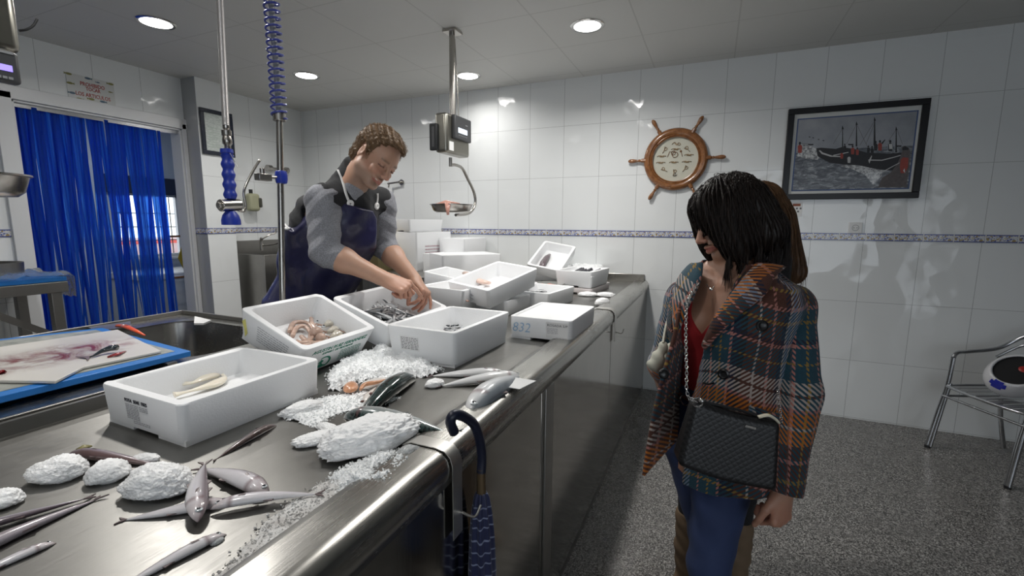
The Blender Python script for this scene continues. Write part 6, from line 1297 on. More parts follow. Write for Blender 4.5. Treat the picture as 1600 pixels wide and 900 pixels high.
# hair
def hairline(P, c, R, s, ys, zs, k=.7):
    q = ((P-c)@R)/s; return (np.interp(q[:, 1], ys, zs)-q[:, 2])*k*s
S = SDF(); S.ell(Lh(0, -.016, .042), np.array([.083, .105, .092])*HS, HR, .02); S.ell(Lh(0, .045, .085), np.array([.055, .045, .03])*HS, HR, .03); S.ell(Lh(0, -.06, -.03), np.array([.062, .05, .06])*HS, HR, .03)
S.fn(lambda P: hairline(P, HC, HR, HS, [-.13, -.075, -.042, -.030, .008, .012, .026, .040, .062, .075, .12], [-.085, -.075, -.058, .026, .024, -.016, -.012, .058, .084, .098, .10])+.004*np.sin(P[:, 0]*260)+.003*np.sin(P[:, 1]*190+P[:, 2]*120), .004, 'i')
S.fn(lambda P: .0022*np.sin(P@np.array([220., 150, 60]))+.002*np.sin(P@np.array([-110., 240, 190])), .004, 'd')
HM = hair_mat('light_brown_hair', (.065, .038, .018), (.24, .145, .075))
ho, V, F = sdf_obj(S, *bounds(HC, pad=.17), .0042, 'hair', HM, man, uvp=lambda V: np.tile([.3, .3, .3], (len(V), 1)), keep=True)
rg = np.random.default_rng(5); q = ((V-HC)@HR)/HS; sel = np.where(S.grad(V)@HU > -.6)[0]; rt = V[rg.choice(sel, 2600)]
fl = HR[:, 1]*.8
def dman(P, i):
    q = ((P-HC)@HR)/HS; return HR[:, 1][None]*np.where(q[:, 2] > .03, .9, .25)[:, None]-HR[:, 2][None]*np.where(q[:, 2] > .045, .05, .9)[:, None]+HR[:, 0][None]*(np.sign(q[:, 0])*.25)[:, None]
strands(S, rt, dman, 4, .0055, .0010, ho, HM, 'hair_tufts', lift=.004, jit=.3, seed=2, push=.28)
# clothes
GREY = cloth('grey_melange_sweatshirt', (.20, .205, .225), mel=190); VEST = cloth('black_quilted_vest', (.012, .013, .015), var=.2, strength=.5)
_na = NT('navy_oilcloth'); _o = _na.obj(); NAVYA = _na.set(col=(.014, .014, .055), rough=.38, nrm=_na.bump(_na.noise(_o, 9, 3), .5, .02), coat=.25)
for nm, sh, el, wr, ph in (('sleeve', SHn, ELn, WRn, 0), ('sleeve', SHf, ELf, WRf, 2)):
    S = SDF(); cu_ = el+(wr-el)*.24; S.cap(sh+(NK-sh)*.10, sh, .060, .074, .03); S.cap(sh, el, .076, .064, .03); S.cap(el, cu_, .063, .058, .02); ax = nrm(wr-el)
    S.fn(wrinkle(sh, el+np.array([0, 0, -.02]), .0042, 88, ph), .01, 'd'); S.cap(el+(wr-el)*.13, cu_+ax*.012, .059, .057, .006)
    S.fn((lambda o_, a_: lambda P: (P-o_)@a_)(cu_+ax*.008, ax), .004, 'i'); sdf_obj(S, *bounds(sh, el, cu_, pad=.13), .0055, nm, GREY, man)
S = SDF(); torso(S, .012); S.cap(NK-W_*.02-FO*.02, NK+W_*.085-FO*.012, .088, .068, .02)
for sh in (SHn, SHf): S.cap(NK-W_*.055, sh+(NK-sh)*.06, .066, .078, .03)
S.fn(wrinkle(PEL, NK, .004, 34, 1), .01, 'd')
S.cap(NK+W_*.03+FO*.035, Lh(0, .05, -.12), .045, .055, .01, 's'); S.fn(lambda P: (P-(NK+W_*.088))@nrm(W_+FO*.55), .006, 'i')
for sh, el in ((SHn, ELn), (SHf, ELf)): a_ = nrm(el-sh); S.fn((lambda o_, a_, c_: lambda P: np.where(np.linalg.norm(P-c_, axis=1) < .10, (P-o_)@a_, -1))(sh+a_*.035, nrm(a_+nrm(sh-NK)*.42), sh+a_*.06), .016, 'i')
S.fn(lambda P: -(P-(PEL+W_*.05))@W_, .004, 'i')
sdf_obj(S, *bounds(PEL, NK, SHn, SHf, pad=.22), .006, 'vest', VEST, man)
Sv = S
# apron: bib in front rising to the chest, skirt wrapped round the hips and hanging down
S = SDF(); torso(S, .030)
for sh in (SHn, SHf): S.cap(NK-W_*.055, sh+(NK-sh)*.2, .070, .078, .03)
S.loft(np.array([PEL[0], PEL[1], 0]), np.stack([RT*[1, 1, 0]/np.linalg.norm(RT[:2]), FT, [0, 0, 1]], 1), [.52, .8, 1.0, 1.12], [.20, .195, .185, .17], [.17, .165, .155, .13], cy=[0, 0, 0, .0], k=.05)
S.fn(lambda P: .006*np.sin((P-PEL)@RT*38+(P-PEL)@W_*9)+.004*np.sin((P-PEL)@W_*30+(P-PEL)@RT*20), .01, 'd')
bibtop = PEL+W_*(.43*LT/.6+.125)+FO*.13
S.fn(lambda P: np.maximum((P-bibtop)@W_, (P-PEL)@W_-np.interp((P-PEL)@FO, [-.2, -.06, .05, .10], [.32, .36, .46, .80])), .006, 'i')
S.fn(lambda P: np.abs((P-PEL)@RT)*1.0-np.interp((P-PEL)@W_, [.36, .42, .50, .60], [.40, .19, .158, .14]), .008, 'i')
So = S
sdf_obj(S, *bounds(PEL, NK, PEL-[0, 0, .65], pad=.26), .0065, 'apron', NAVYA, man)
WST = M('white_rubber_strap', (.75, .75, .74), .4); SB = SDF(); torso(SB, .030); SB.cap(NK-W_*.055, SHn+(NK-SHn)*.2, .078, .086, .03); SB.cap(NK-W_*.055, SHf+(NK-SHf)*.2, .078, .086, .03)
def on(sd, px, py, d0=1.6, d1=2.7, off=.003):
    hs_ = [(float((ray_hit(q, px, py, d0, d1)-[0, 0, CAM_H])@_f), i) for i, q in enumerate((sd, Sv)) if q(ray_hit(q, px, py, d0, d1)[None])[0] < .002]
    q = (sd, Sv)[min(hs_)[1]] if hs_ else sd; p = ray_hit(q, px, py, d0, d1); return p+q.grad(p[None])[0]*off
for pts in (((529, 266), (532, 272), (535, 281), (538, 293), (541, 306), (546, 318)), ((589, 303), (589, 312), (587, 322))):
    P_ = [on(So, *q) for q in pts]; MB().tube(spline(P_, 5), .0068, 8, flat=.45).build('strap', WST, man, smooth=True, angle=180)
    c_ = P_[-1]; g_ = SB.grad(c_[None])[0]; MB().lathe([(.004, 0), (.004, .004), (.011, .006), (.0165, .003), (.0165, -.003), (.004, -.003)], c_+g_*.004, g_, n=20, close=True).build('button', WST, man, smooth=True)
c_ = on(So, 449, 358); g_ = So.grad(c_[None])[0]; MB().lathe([(.003, 0), (.003, .004), (.009, .006), (.0135, .003), (.0135, -.003), (.003, -.003)], c_, g_, n=20, close=True).build('button', WST, man, smooth=True)
MB().tube([on(So, 449, 356), on(So, 445, 351), on(So, 442, 349)], .005, 8, flat=.5).build('strap', WST, man, smooth=True)
# shirt showing in the open collar, trousers and boots
S = SDF(); S.cap(NK-W_*.06+FO*.03, NK+W_*.005+FO*.04, .06, .05, .01); sdf_obj(S, *bounds(NK, pad=.14), .006, 'shirt_collar', GREY, man)
S = SDF()
for q in (1, -1):
    kn_ = np.array([PEL[0]-.02, PEL[1], Z0+.5])+RT*q*.10; ft_ = np.array([PEL[0]-.05, PEL[1], Z0+.10])+RT*q*.11; S.cap(PEL+RT*q*.08-W_*.03, kn_, .095, .075, .03); S.cap(kn_, ft_, .075, .06, .03)
S.fn(wrinkle(PEL, PEL-[0, 0, 1], .004, 40), .01, 'd'); sdf_obj(S, *bounds(PEL, PEL-[0, 0, .9], pad=.25), .009, 'trousers', cloth('dark_trousers', (.02, .022, .03)), man)
for q in (1, -1):
    ft_ = np.array([PEL[0]-.05, PEL[1], Z0+.10])+RT*[q*.11, q*.11, 0]; S = SDF(); S.cap(ft_+[0, 0, .15], ft_, .07, .06, .02); S.cap(ft_-[0, 0, .055]-FT*.02, ft_+FT*.16-[0, 0, .06], .05, .042, .03); S.fn(lambda P: Z0+.001-P[:, 2], .003, 'i'); sdf_obj(S, *bounds(ft_, pad=.26), .009, 'boot', M('white_rubber_boot', (.6, .6, .6), .4), man)
# ------------------------------------------------------------------ the woman in the tweed coat
wom = thing('person', 'woman with dark bob, tweed check coat and red top, looking down at the fish', 'person', (.09, 1.53, 0))
O0 = PD(1128, 640, 1.46)*[1, 1, 0]; WF = nrm([-.66, -.75, 0]); WX = np.array([WF[1], -WF[0], 0]); WR_ = np.stack([WX, WF, [0, 0, 1]], 1)
def wl(x, y, z): return O0+WR_@np.array([x, y, z])
def toloc(p): return (np.asarray(p)-O0)@WR_
NKw = PD(1150, 430, 1.43); nl = toloc(NKw)
HCw = PD(1138, 342, 1.41); HFw = camv(-.93, -.36, .02); HUw = camv(-.34, .93, .06); HRw = frame(HFw, HUw); HSw = .96
SHl, ELl, WRl = PD(1234, 480, 1.37), PD(1248, 612, 1.30), PD(1223, 766, 1.27)
SHr, ELr, WRr = PD(1072, 472, 1.54), PD(1040, 570, 1.66), PD(1062, 640, 1.72)
zs = [.70, .80, .90, 1.0, 1.10, 1.18, 1.25, 1.31, 1.355, 1.40]
sx = nl[0]; sy = nl[1]
kx = lambda z: sx*np.clip((np.asarray(z)-.9)/.45, 0, 1); ky = lambda z: sy*np.clip((np.asarray(z)-.9)/.45, 0, 1)
def trunk(S, e, k=.03, bust=True):
    S.loft(O0, WR_, zs, np.array([.150, .170, .172, .150, .148, .158, .170, .158, .10, .055])+e, np.array([.115, .125, .120, .105, .108, .112, .105, .090, .065, .05])+e, cx=kx(zs), cy=ky(zs), k=k, pw=2.1)
    if bust:
        for q in (-1, 1): S.ell(wl(kx(1.17)+q*.072, ky(1.17)+.075, 1.175), np.array([.070, .065, .068])+e*.8, WR_, .03)
S = SDF(); trunk(S, -.004)
Lw = head_parts(S, HCw, HRw, HSw, fem=1)
S.cap(NKw-[0, 0, .03], Lw(0, -.022, -.05), .056, .050, .025); S.cap(wl(sx-.10, sy+.02, 1.335), wl(sx+.10, sy+.02, 1.335), .045, .045, .03)
for q in (-1, 1): S.cap(wl(sx+q*.02, sy+.075, 1.315), wl(sx+q*.12, sy+.05, 1.345), .010, .009, .02)
for sh, el, wr in ((SHl, ELl, WRl), (SHr, ELr, WRr)): S.cap(sh, el, .045, .038, .03); S.cap(el, wr, .038, .026, .03)
endsL, _ = hand_parts(S, WRl, np.array([-.02, -.10, -1]), np.array([-.72, .62, -.05]), np.array([-.60, -.78, -.1]), ((62, 78, 45), (66, 82, 45), (70, 82, 45), (72, 82, 45)), ((.85, .75, .1), (.95, .25, .35), (.9, .0, .5)), .93, rr0=.95)
hand_parts(S, WRr, nrm(WRr-ELr), WF, -WX, ((40, 40, 20),)*4, ((.8, .6, .1),)*3, .9)
HPl, KNl = PD(1135, 700, 1.44), PD(1108, 880, 1.42); HPr, KNr = PD(1080, 680, 1.55), PD(1105, 830, 1.62)
ANl, ANr = KNl*[1, 1, 0]+[.02, .05, .09], KNr*[1, 1, 0]+[.03, .05, .09]
for hp, kn_, an in ((HPl, KNl, ANl), (HPr, KNr, ANr)): S.cap(hp, kn_, .070, .045, .03); S.cap(kn_, an, .044, .032, .02)
sdf_obj(S, *bounds(HCw, SHl, SHr, WRl, WRr, ANl, ANr, endsL[0], pad=.16), .0036, 'body', SKIN, wom, skin_col((.42, .235, .16), HCw, HRw, HSw, (.36, .09, .08), [*endsL, WRl+np.array([0, 0, -.1])], brow=(.04, .025, .02)))
# red top, jeans, boots
S = SDF(); trunk(S, .003)
S.fn(lambda P: ((P-O0)@WR_)[:, 2]-np.where(((P-O0)@WR_)[:, 1] > sy*.9-.02, 1.165+np.abs(((P-O0)@WR_)[:, 0]-sx)*1.25, 1.30), .004, 'i'); S.fn(lambda P: .93-P[:, 2], .004, 'i')
REDT2 = cloth('red_knit_top', (.30, .008, .012), sc=400, var=.08)
Sred = S; sdf_obj(S, *bounds(wl(0, 0, .95), wl(sx, sy, 1.3), pad=.24), .005, 'red_top', REDT2, wom)
JEANS = cloth('blue_denim', (.020, .036, .105), sc=500, rough=.8, var=.22)
S = SDF(); S.loft(O0, WR_, [.76, .84, .94, .985], [.165, .178, .165, .150], [.125, .132, .122, .112], k=.03)
for hp, kn_, an in ((HPl, KNl, ANl), (HPr, KNr, ANr)): S.cap(hp, kn_, .098, .062, .03); S.cap(kn_, kn_+(an-kn_)*.35, .062, .058, .02); S.cap(kn_+(an-kn_)*.35, an, .058, .044, .02)
S.fn(lambda P: .0025*np.sin(P[:, 2]*55+P[:, 0]*40)*np.sin(P[:, 0]*31+P[:, 1]*23), .004, 'd'); Sj = S
sdf_obj(S, *bounds(wl(0, 0, .95), ANl, ANr, HPl, HPr, pad=.2), .0065, 'jeans', JEANS, wom)
MB().tube(spline([wl(.162*math.cos(a)*1.0, .128*math.sin(a), .962) for a in np.linspace(-.4, 3.6, 12)], 3), .010, 8, flat=.5).build('belt', M('brown_belt', (.10, .03, .02), .5), wom, smooth=True, angle=180)
MB().tube([wl(.02+.018*math.cos(a), .142, .962+.016*math.sin(a)) for a in np.linspace(0, 6.28, 14)], .0025, 6).build('buckle', CHROME, wom, smooth=True)
for an in (ANl, ANr):
    S = SDF(); S.cap(an+[0, 0, .10], an-[0, 0, .02], .058, .05, .02); S.cap(an-[0, 0, .045]-WF*.02, an+WF*.15-[0, 0, .055], .042, .034, .03); S.fn(lambda P: .001-P[:, 2], .003, 'i'); sdf_obj(S, *bounds(an, pad=.24), .008, 'boot', M('dark_boot_leather', (.03, .025, .02), .4), wom)
# tweed: warp and weft colours crossed through a diagonal twill
def _tweed():
    t = NT('check_tweed'); uv = t.attr('uvp').outputs['Vector']; u, v = t.sep(uv)[:2]
    def seq(x, per, st):
        n = t.new('ShaderNodeValToRGB'); n.color_ramp.interpolation = 'CONSTANT'; t.put(n.inputs[0], t.math('FRACT', t.math('DIVIDE', t.math('ADD', x, 10*per), per))); e = n.color_ramp.elements
        while len(e) < len(st): e.new(.5)
        for q, (p, c) in zip(e, st): q.position = p; q.color = (*c, 1)
        return n.outputs[0]
    TEAL, NVY, PINK, BRN, CRM, SKY, ORG_, YEL, DRK = (.008, .055, .085), (.010, .012, .035), (.46, .19, .16), (.085, .026, .014), (.46, .39, .35), (.19, .25, .35), (.52, .15, .012), (.28, .17, .03), (.014, .010, .010)
    wp = seq(u, .30, ((0, NVY), (.05, BRN), (.14, PINK), (.165, BRN), (.28, CRM), (.30, BRN), (.40, DRK), (.46, NVY), (.52, PINK), (.545, TEAL), (.62, YEL), (.64, TEAL), (.72, PINK), (.74, TEAL), (.83, SKY), (.89, CRM), (.92, SKY), (.97, CRM)))
    wf = seq(t.math('SUBTRACT', v, .70), .50, ((0, TEAL), (.08, YEL), (.10, TEAL), (.16, PINK), (.18, BRN), (.26, YEL), (.28, BRN), (.36, PINK), (.38, BRN), (.45, ORG_), (.53, CRM), (.545, ORG_), (.62, PINK), (.64, CRM), (.70, BRN), (.715, CRM), (.78, TEAL), (.86, YEL), (.875, TEAL), (.95, PINK), (.97, NVY)))
    tw = t.math('GREATER_THAN', t.math('FRACT', t.math('ADD', t.math('DIVIDE', t.math('ADD', u, v), .0135), t.math('MULTIPLY', t.noise(uv, 60, 2), .18))), .52)
    c = t.mix(tw, wp, wf); c = t.mix(t.math('MULTIPLY', t.noise(uv, 160, 3), .45), c, (.015, .012, .012))
    return t.set(col=c, rough=.92, sheen=.08, nrm=t.bump(t.math('ADD', t.math('MULTIPLY', tw, .4), t.noise(uv, 420, 2)), .45, .003))
TWEED = _tweed(); LINING = cloth('brown_lining', (.045, .022, .018), rough=.6)
def uv_trunk(V): q = (V-O0)@WR_; a = np.arctan2(q[:, 0]-kx(q[:, 2]), q[:, 1]-ky(q[:, 2])); return np.stack([a*.20, q[:, 2]+.02*np.sin(a*3), 0*a], 1)
def uv_arm(a, b, off=0.0):
    ax = nrm(b-a); x = nrm(np.cross(ax, [0, 0, 1])) if abs(ax[2]) < .95 else nrm(np.cross(ax, WF)); y = np.cross(ax, x)
    return lambda V: np.stack([np.arctan2((V-a)@x, (V-a)@y)*.062+off, V[:, 2]*1.0+.02, 0*V[:, 0]], 1)
czs = [.70, .74, .82, .92, 1.02, 1.12, 1.20, 1.27, 1.32, 1.36, 1.41]
crx = np.array([.222, .218, .208, .196, .184, .184, .190, .200, .188, .125, .088]); cry = np.array([.178, .175, .168, .155, .145, .150, .158, .145, .120, .095, .080])
def coat_solid(S, e=0.0):
    S.loft(O0, WR_, czs, crx+e, cry+e, cx=kx(czs), cy=ky(czs), k=.02, pw=2.15)
    for q in (-1, 1): S.ell(wl(kx(1.17)+q*.075, ky(1.17)+.072, 1.175), np.array([.082, .078, .085])+e, WR_, .04)
    for sh in (SHl, SHr): S.cap(NKw-[0, 0, .055], sh, .045+e, .064+e, .03)
Sc = SDF(); coat_solid(Sc)
S = SDF(); coat_solid(S); inner = SDF(); coat_solid(inner, -.012)
S.fn(lambda P: np.maximum(inner(P), -1)*1.0, .003, 's')
def opening(P):
    q = (P-O0)@WR_; z = q[:, 2]; xr = np.interp(z, [.70, .85, .98, 1.08, 1.16, 1.26, 1.34, 1.42], [.135, .105, .085, .075, .085, .105, .095, .085]); xl = np.interp(z, [.70, .85, .98, 1.08, 1.16, 1.26, 1.34, 1.42], [-.020, -.012, -.005, -.020, -.045, -.070, -.075, -.075])
    x = q[:, 0]-kx(z); return np.maximum(np.maximum(xl-x, x-xr), .0-(q[:, 1]-ky(z)))
S.fn(opening, .006, 's'); S.fn(lambda P: (((P-O0)@WR_)[:, 2]-1.385), .004, 'i'); S.fn(lambda P: .715+.03*(((P-O0)@WR_)[:, 0]/.2)**2-P[:, 2], .004, 'i')
S.fn(lambda P: .0025*np.sin(P@np.array([30, 20, 14.]))*np.sin(P@np.array([-20, 31, 9.])), .004, 'd')
coat = sdf_obj(S, *bounds(wl(0, 0, .75), wl(sx, sy, 1.35), SHl, SHr, pad=.26), .0048, 'coat', TWEED, wom, uvp=uv_trunk)
for sh, el, wr, o_ in ((SHl, ELl, WRl, .05), (SHr, ELr, WRr, .1)):
    S = SDF(); S.cap(sh+(NKw-sh)*.15, sh, .054, .065, .03); S.cap(sh, el, .066, .058, .03); S.cap(el, wr, .058, .050, .02); ax = nrm(wr-el)
    S.fn(wrinkle(sh, wr, .003, 28, 1), .01, 'd'); S.cap(wr-ax*.01, wr+ax*.05, .034, .038, .004, 's'); S.fn((lambda o2, a2: lambda P: (P-o2)@a2)(wr+ax*.004, ax), .006, 'i')
    sdf_obj(S, *bounds(sh, el, wr, pad=.13), .005, 'sleeve', TWEED, coat, uvp=uv_arm(sh, wr, o_))
def patch(sd, A, B, m, name, mat, parent, off, th, d0=1.0, d1=2.0, uvo=(0, 0), uvs=1/520., bulge=0.0, rot=0.0, pts3=None):
    """cloth piece between two measured edge lines, laid over a surface"""
    A_ = spline([np.array([*q, 0.]) for q in A], 5); B_ = spline([np.array([*q, 0.]) for q in B], 5); n = len(A_); V = []; UV_ = []
    B_ = [np.array([np.interp(i/(n-1), np.linspace(0, 1, len(B_)), [b[c] for b in B_]) for c in range(2)]) for i in range(n)]
    for i in range(n):
        for j in range(m+1):
            t = j/m; q = np.array(A_[i][:2])*(1-t)+B_[i]*t; p = ray_hit(sd, q[0], q[1], d0, d1); g = sd.grad(p[None])[0]; V.append(p+g*(off+bulge*math.sin(math.pi*t))); a = rot; UV_.append(((q[0]*math.cos(a)-q[1]*math.sin(a))*uvs+uvo[0], -(q[0]*math.sin(a)+q[1]*math.cos(a))*uvs+uvo[1], 0))
    V = np.array(V); W0 = V.reshape(n, m+1, 3).copy()
    for _ in range(3): W0[1:-1] = W0[1:-1]*.5+(W0[2:]+W0[:-2])*.25
    V = W0.reshape(-1, 3)
    F = [(i*(m+1)+j, i*(m+1)+j+1, (i+1)*(m+1)+j+1, (i+1)*(m+1)+j) for i in range(n-1) for j in range(m)]
    o = mesh_obj(name, V, F, mat, parent, smooth=True, attrs={'uvp': UV_}, angle=180); s_ = o.modifiers.new('t', 'SOLIDIFY'); s_.thickness = th; s_.offset = 0; return o
patch(Sc, [(1178, 414), (1163, 438), (1140, 468), (1118, 500), (1103, 535)], [(1222, 420), (1206, 440), (1196, 462), (1150, 498), (1106, 545)], 6, 'lapel', TWEED, coat, .010, .008, rot=.7, uvo=(.02, .05), bulge=.006)
patch(Sc, [(1102, 412), (1098, 440), (1082, 475), (1068, 510), (1062, 530)], [(1078, 420), (1062, 440), (1056, 470), (1057, 505), (1060, 535)], 5, 'lapel', TWEED, coat, .010, .008, rot=-.6, uvo=(.1, .115), bulge=.006)
# collar round the back of the neck
cp = [wl(sx+.080*math.sin(a), sy-.004-.070*math.cos(a)*1.1, 1.368+.012*math.cos(a)) for a in np.linspace(-1.55, 1.55, 16)]
V, UV_ = [], []
for i, p in enumerate(cp):
    out = nrm((p-wl(sx, sy, 1.39))*[1, 1, 0])
    for j, (o_, z_) in enumerate(((0.0, .010), (.012, .010), (.030, -.008), (.048, -.032))): V.append(p+out*o_+[0, 0, z_]); UV_.append((i*.018+.1, -j*.02+.93, 0))
F = [(i*4+j, i*4+j+1, (i+1)*4+j+1, (i+1)*4+j) for i in range(15) for j in range(3)]
o = mesh_obj('collar', V, F, TWEED, coat, smooth=True, attrs={'uvp': UV_}, angle=180); s_ = o.modifiers.new('t', 'SOLIDIFY'); s_.thickness = .008
# the far front panel swinging open
def P3(rows, n=10):
    return [spline([PD(*q) for q in r], n) for r in rows]
cols = P3([[(1062, 470, 1.42), (1049, 530, 1.37), (1032, 590, 1.33), (1017, 655, 1.31), (1003, 742, 1.32)], [(1066, 475, 1.46), (1058, 530, 1.44), (1047, 590, 1.41), (1040, 650, 1.40), (1030, 712, 1.40)], [(1072, 490, 1.50), (1066, 540, 1.50), (1060, 590, 1.49), (1061, 640, 1.49), (1060, 682, 1.49)]])
n = len(cols[0]); V, UV_ = [], []
for i in range(n):
    for j in range(9):
        t = j/8; a, b_, c_ = cols[0][i], cols[1][i], cols[2][i]; p = a*(1-t)*(1-2*t)+b_*4*t*(1-t)+c_*t*(2*t-1); V.append(p); UV_.append((.02+t*.10, p[2]+.03+.10*(1-i/n)*0+.12, 0))
F = [(i*9+j, i*9+j+1, (i+1)*9+j+1, (i+1)*9+j) for i in range(n-1) for j in range(8)]
o = mesh_obj('front_panel', V, F, [TWEED], coat, smooth=True, attrs={'uvp': UV_}, angle=180); s_ = o.modifiers.new('t', 'SOLIDIFY'); s_.thickness = .009
BTN = M('black_button', (.008, .008, .009), .3)
for q, sd in (((1131, 584), Sc), ((1190, 509), Sc)):
    p = ray_hit(sd, *q, 1.0, 2.0); g = sd.grad(p[None])[0]; MB().lathe([(0, .006), (.006, .0055), (.011, .008), (.0155, .006), (.016, .001), (0, -.002)], p, g, n=22).build('button', BTN, coat, smooth=True)
p = PD(1037, 584, 1.33); MB().lathe([(0, .006), (.006, .0055), (.011, .008), (.0145, .006), (.015, .001), (0, -.002)], p, camv(-.2, 0, 1), n=22).build('button', BTN, coat, smooth=True)
MB().tube([ray_hit(Sc, *q, 1., 2.)+Sc.grad(ray_hit(Sc, *q, 1., 2.)[None])[0]*.003 for q in ((1099, 598), (1108, 600), (1117, 598))], .003, 8).build('buttonhole', BTN, coat)
patch(Sc, [(1170, 633), (1195, 640), (1216, 646)], [(1168, 645), (1192, 652), (1214, 658)], 2, 'pocket_flap', TWEED, coat, .008, .006, rot=.3)
# necklace
MB().tube([ray_hit(Sred, *q, 1.1, 1.9)*0+PD(*q, 1.318) for q in ((1104, 444), (1108, 450), (1113, 451), (1116, 447))], .0012, 6).ell(PD(1111, 452, 1.315), (.005, .003, .004)).build('necklace', CHROME, wom)
# hair
HMW = hair_mat('dark_brown_bob', (.006, .005, .005), (.030, .019, .014))
S = SDF(); S.ell(Lw(0, -.014, .040), np.array([.090, .110, .098])*HSw, HRw, .02)
S.ell(Lw(0, -.035, -.030), np.array([.100, .112, .110])*HSw, HRw, .05); S.ell(Lw(.0, -.050, -.085), np.array([.100, .105, .060])*HSw, HRw, .05)
for q in (1, -1): S.ell(Lw(q*.064, .036, -.038), np.array([.034, .046, .105])*HSw, HRw, .03)
S.ell(Lw(0, .062, .062), np.array([.058, .028, .036])*HSw, HRw, .03)
def slot(P):
    q = ((P-HCw)@HRw)/HSw; w = np.interp(q[:, 2], [-.16, -.10, -.03, .03], [.064, .046, .036, .030]); return np.maximum(np.maximum(np.abs(q[:, 0])-w, .028-q[:, 1]), q[:, 2]+.008-.006*np.sin(q[:, 0]*300))*HSw
S.fn(slot, .010, 's'); S.cap(Lw(0, -.01, -.09), Lw(0, .06, -.16), .060, .060, .02, 's')
S.fn(lambda P: (lambda q, a: .0028*np.sin(a*46+q[:, 2]*14+2*np.sin(a*9)))(((P-HCw)@HRw), np.arctan2(((P-HCw)@HRw)[:, 0], ((P-HCw)@HRw)[:, 1]+.02)), .004, 'd')
ho, V, F = sdf_obj(S, *bounds(HCw, pad=.20), .0042, 'hair', HMW, wom, uvp=lambda V: np.tile([.25, .3, .3], (len(V), 1)), keep=True)
q = ((V-HCw)@HRw)/HSw; sel = np.where((q[:, 2] > -.06) & ~((q[:, 1] > .05) & (q[:, 2] < .0) & (np.abs(q[:, 0]) < .035)))[0]; rt = V[np.random.default_rng(1).choice(sel, 3400)]
zb = -.118
def dwom(P, i):
    q = ((P-HCw)@HRw)/HSw; top = np.clip((q[:, 2]-.05)/.06, 0, 1)[:, None]
    return np.array([0, 0, -1.])[None]*(1.05-top)+(HRw[:, 0][None]*np.sign(q[:, 0])[:, None]*.8+HRw[:, 1][None]*.55)*top
strands(S, rt, dwom, 18, .0095, .0013, ho, HMW, 'hair_strands', free=lambda P, i: (((P-HCw)@HRw)/HSw)[:, 2] < zb+.02*np.sin(P[:, 0]*160), lift=.0035, jit=.10, seed=4)
# handbag
Bc = PD(1138, 690, 1.19); BRt = nrm(PD(1212, 668, 1.19)-PD(1074, 632, 1.21)); BU = nrm(np.array([0, 0, 1.])-BRt*BRt[2]); BN = np.cross(BRt, BU)
_q = NT('quilted_black_leather'); _o = _q.attr('uvp').outputs['Vector']; _x, _y, _z = _q.sep(_o)[:3]
_d1 = _q.math('ABSOLUTE', _q.math('SINE', _q.math('MULTIPLY', _q.math('ADD', _x, _y), 190))); _d2 = _q.math('ABSOLUTE', _q.math('SINE', _q.math('MULTIPLY', _q.math('SUBTRACT', _x, _y), 190)))
_q.set(col=(.007, .007, .008), rough=.42, nrm=_q.bump(_q.math('SQRT', _q.math('MINIMUM', _d1, _d2)), .2, .002))
bag = thing('handbag', 'black quilted crossbody handbag with chain hanging at the tweed coat', 'handbag', tuple(Bc-[0, 0, .1]))
Rb = np.stack([BRt, BU, BN], 1); S = SDF(); hw, hh = .118, .088
def bagf(P):
    q = (P-Bc)@Rb; y = q[:, 1]; w = hw+(-.03)*y/hh*.25; t = .030-.010*(y/hh); a = np.abs(q[:, 0]+.12*y)-w; b_ = np.abs(y+.006*np.cos(q[:, 0]*18))-hh; c_ = np.abs(q[:, 2])-t; m = np.stack([a, b_, c_], 1)+.016
    return np.linalg.norm(np.maximum(m, 0), axis=1)+np.minimum(m.max(1), 0)-.016
S.ops.append(('u', bagf, .001, Bc, .18)); S.fn(lambda P: -.0009*np.sqrt(np.minimum(np.abs(np.sin(((P-Bc)@BRt+(P-Bc)@BU)*190)), np.abs(np.sin(((P-Bc)@BRt-(P-Bc)@BU)*190)))), .001, 'd'); Sb = S
sdf_obj(S, *bounds(Bc, pad=.17), .0036, 'body', _q.m, bag, uvp=lambda V: np.stack([(V-Bc)@BRt, (V-Bc)@BU, 0*V[:, 0]], 1))
def bg(x, y, z=0): return Bc+BRt*x+BU*y+BN*z
MB().tube([bg(-.112, .086, 0), bg(0, .090, 0), bg(.108, .084, 0)], .006, 8, flat=.6).build('zip_edge', M('black_leather_trim', (.012, .012, .013), .35), bag, smooth=True)
MB().box(tuple(bg(.028, .062, -.0255 if BN@(-_f) < 0 else .0255)), (.026, .006, .004), rm=Matrix(Rb.tolist())).build('metal_plate', NICKEL, bag)
MB().tube(spline([bg(.045, .088, .012), bg(.065, .099, .012), bg(.085, .094, .010), bg(.098, .086, .008)], 4), .007, 8, flat=.5).build('tissue', M('cream_tissue', (.62, .58, .46), .7), bag, smooth=True, angle=180)
pth = [bg(-.112, .088, .02)]+[PD(*q) for q in ((1074, 615, 1.17), (1073, 580, 1.19), (1072, 540, 1.22), (1072, 500, 1.25), (1075, 472, 1.29), (1092, 440, 1.36))]
PP = spline(pth, 14); Ltot = [0]
for a, b_ in zip(PP[:-1], PP[1:]): Ltot.append(Ltot[-1]+float(np.linalg.norm(b_-a)))
b = MB(); nl_ = int(Ltot[-1]/.0088)
for k in range(nl_):
    s_ = (k+.5)*.0088; c_ = np.array([np.interp(s_, Ltot, [p[i] for p in PP]) for i in range(3)]); c2 = np.array([np.interp(s_+.004, Ltot, [p[i] for p in PP]) for i in range(3)]); ax = nrm(c2-c_); x = nrm(np.cross(ax, _f)); y = np.cross(ax, x); sd = x if k % 2 else y
    b.tube([c_+ax*.0062*math.cos(a)+sd*.0038*math.sin(a) for a in np.linspace(0, 6.28, 10)], .0013, 5)
b.build('chain', CHROME, bag, smooth=True, angle=180)
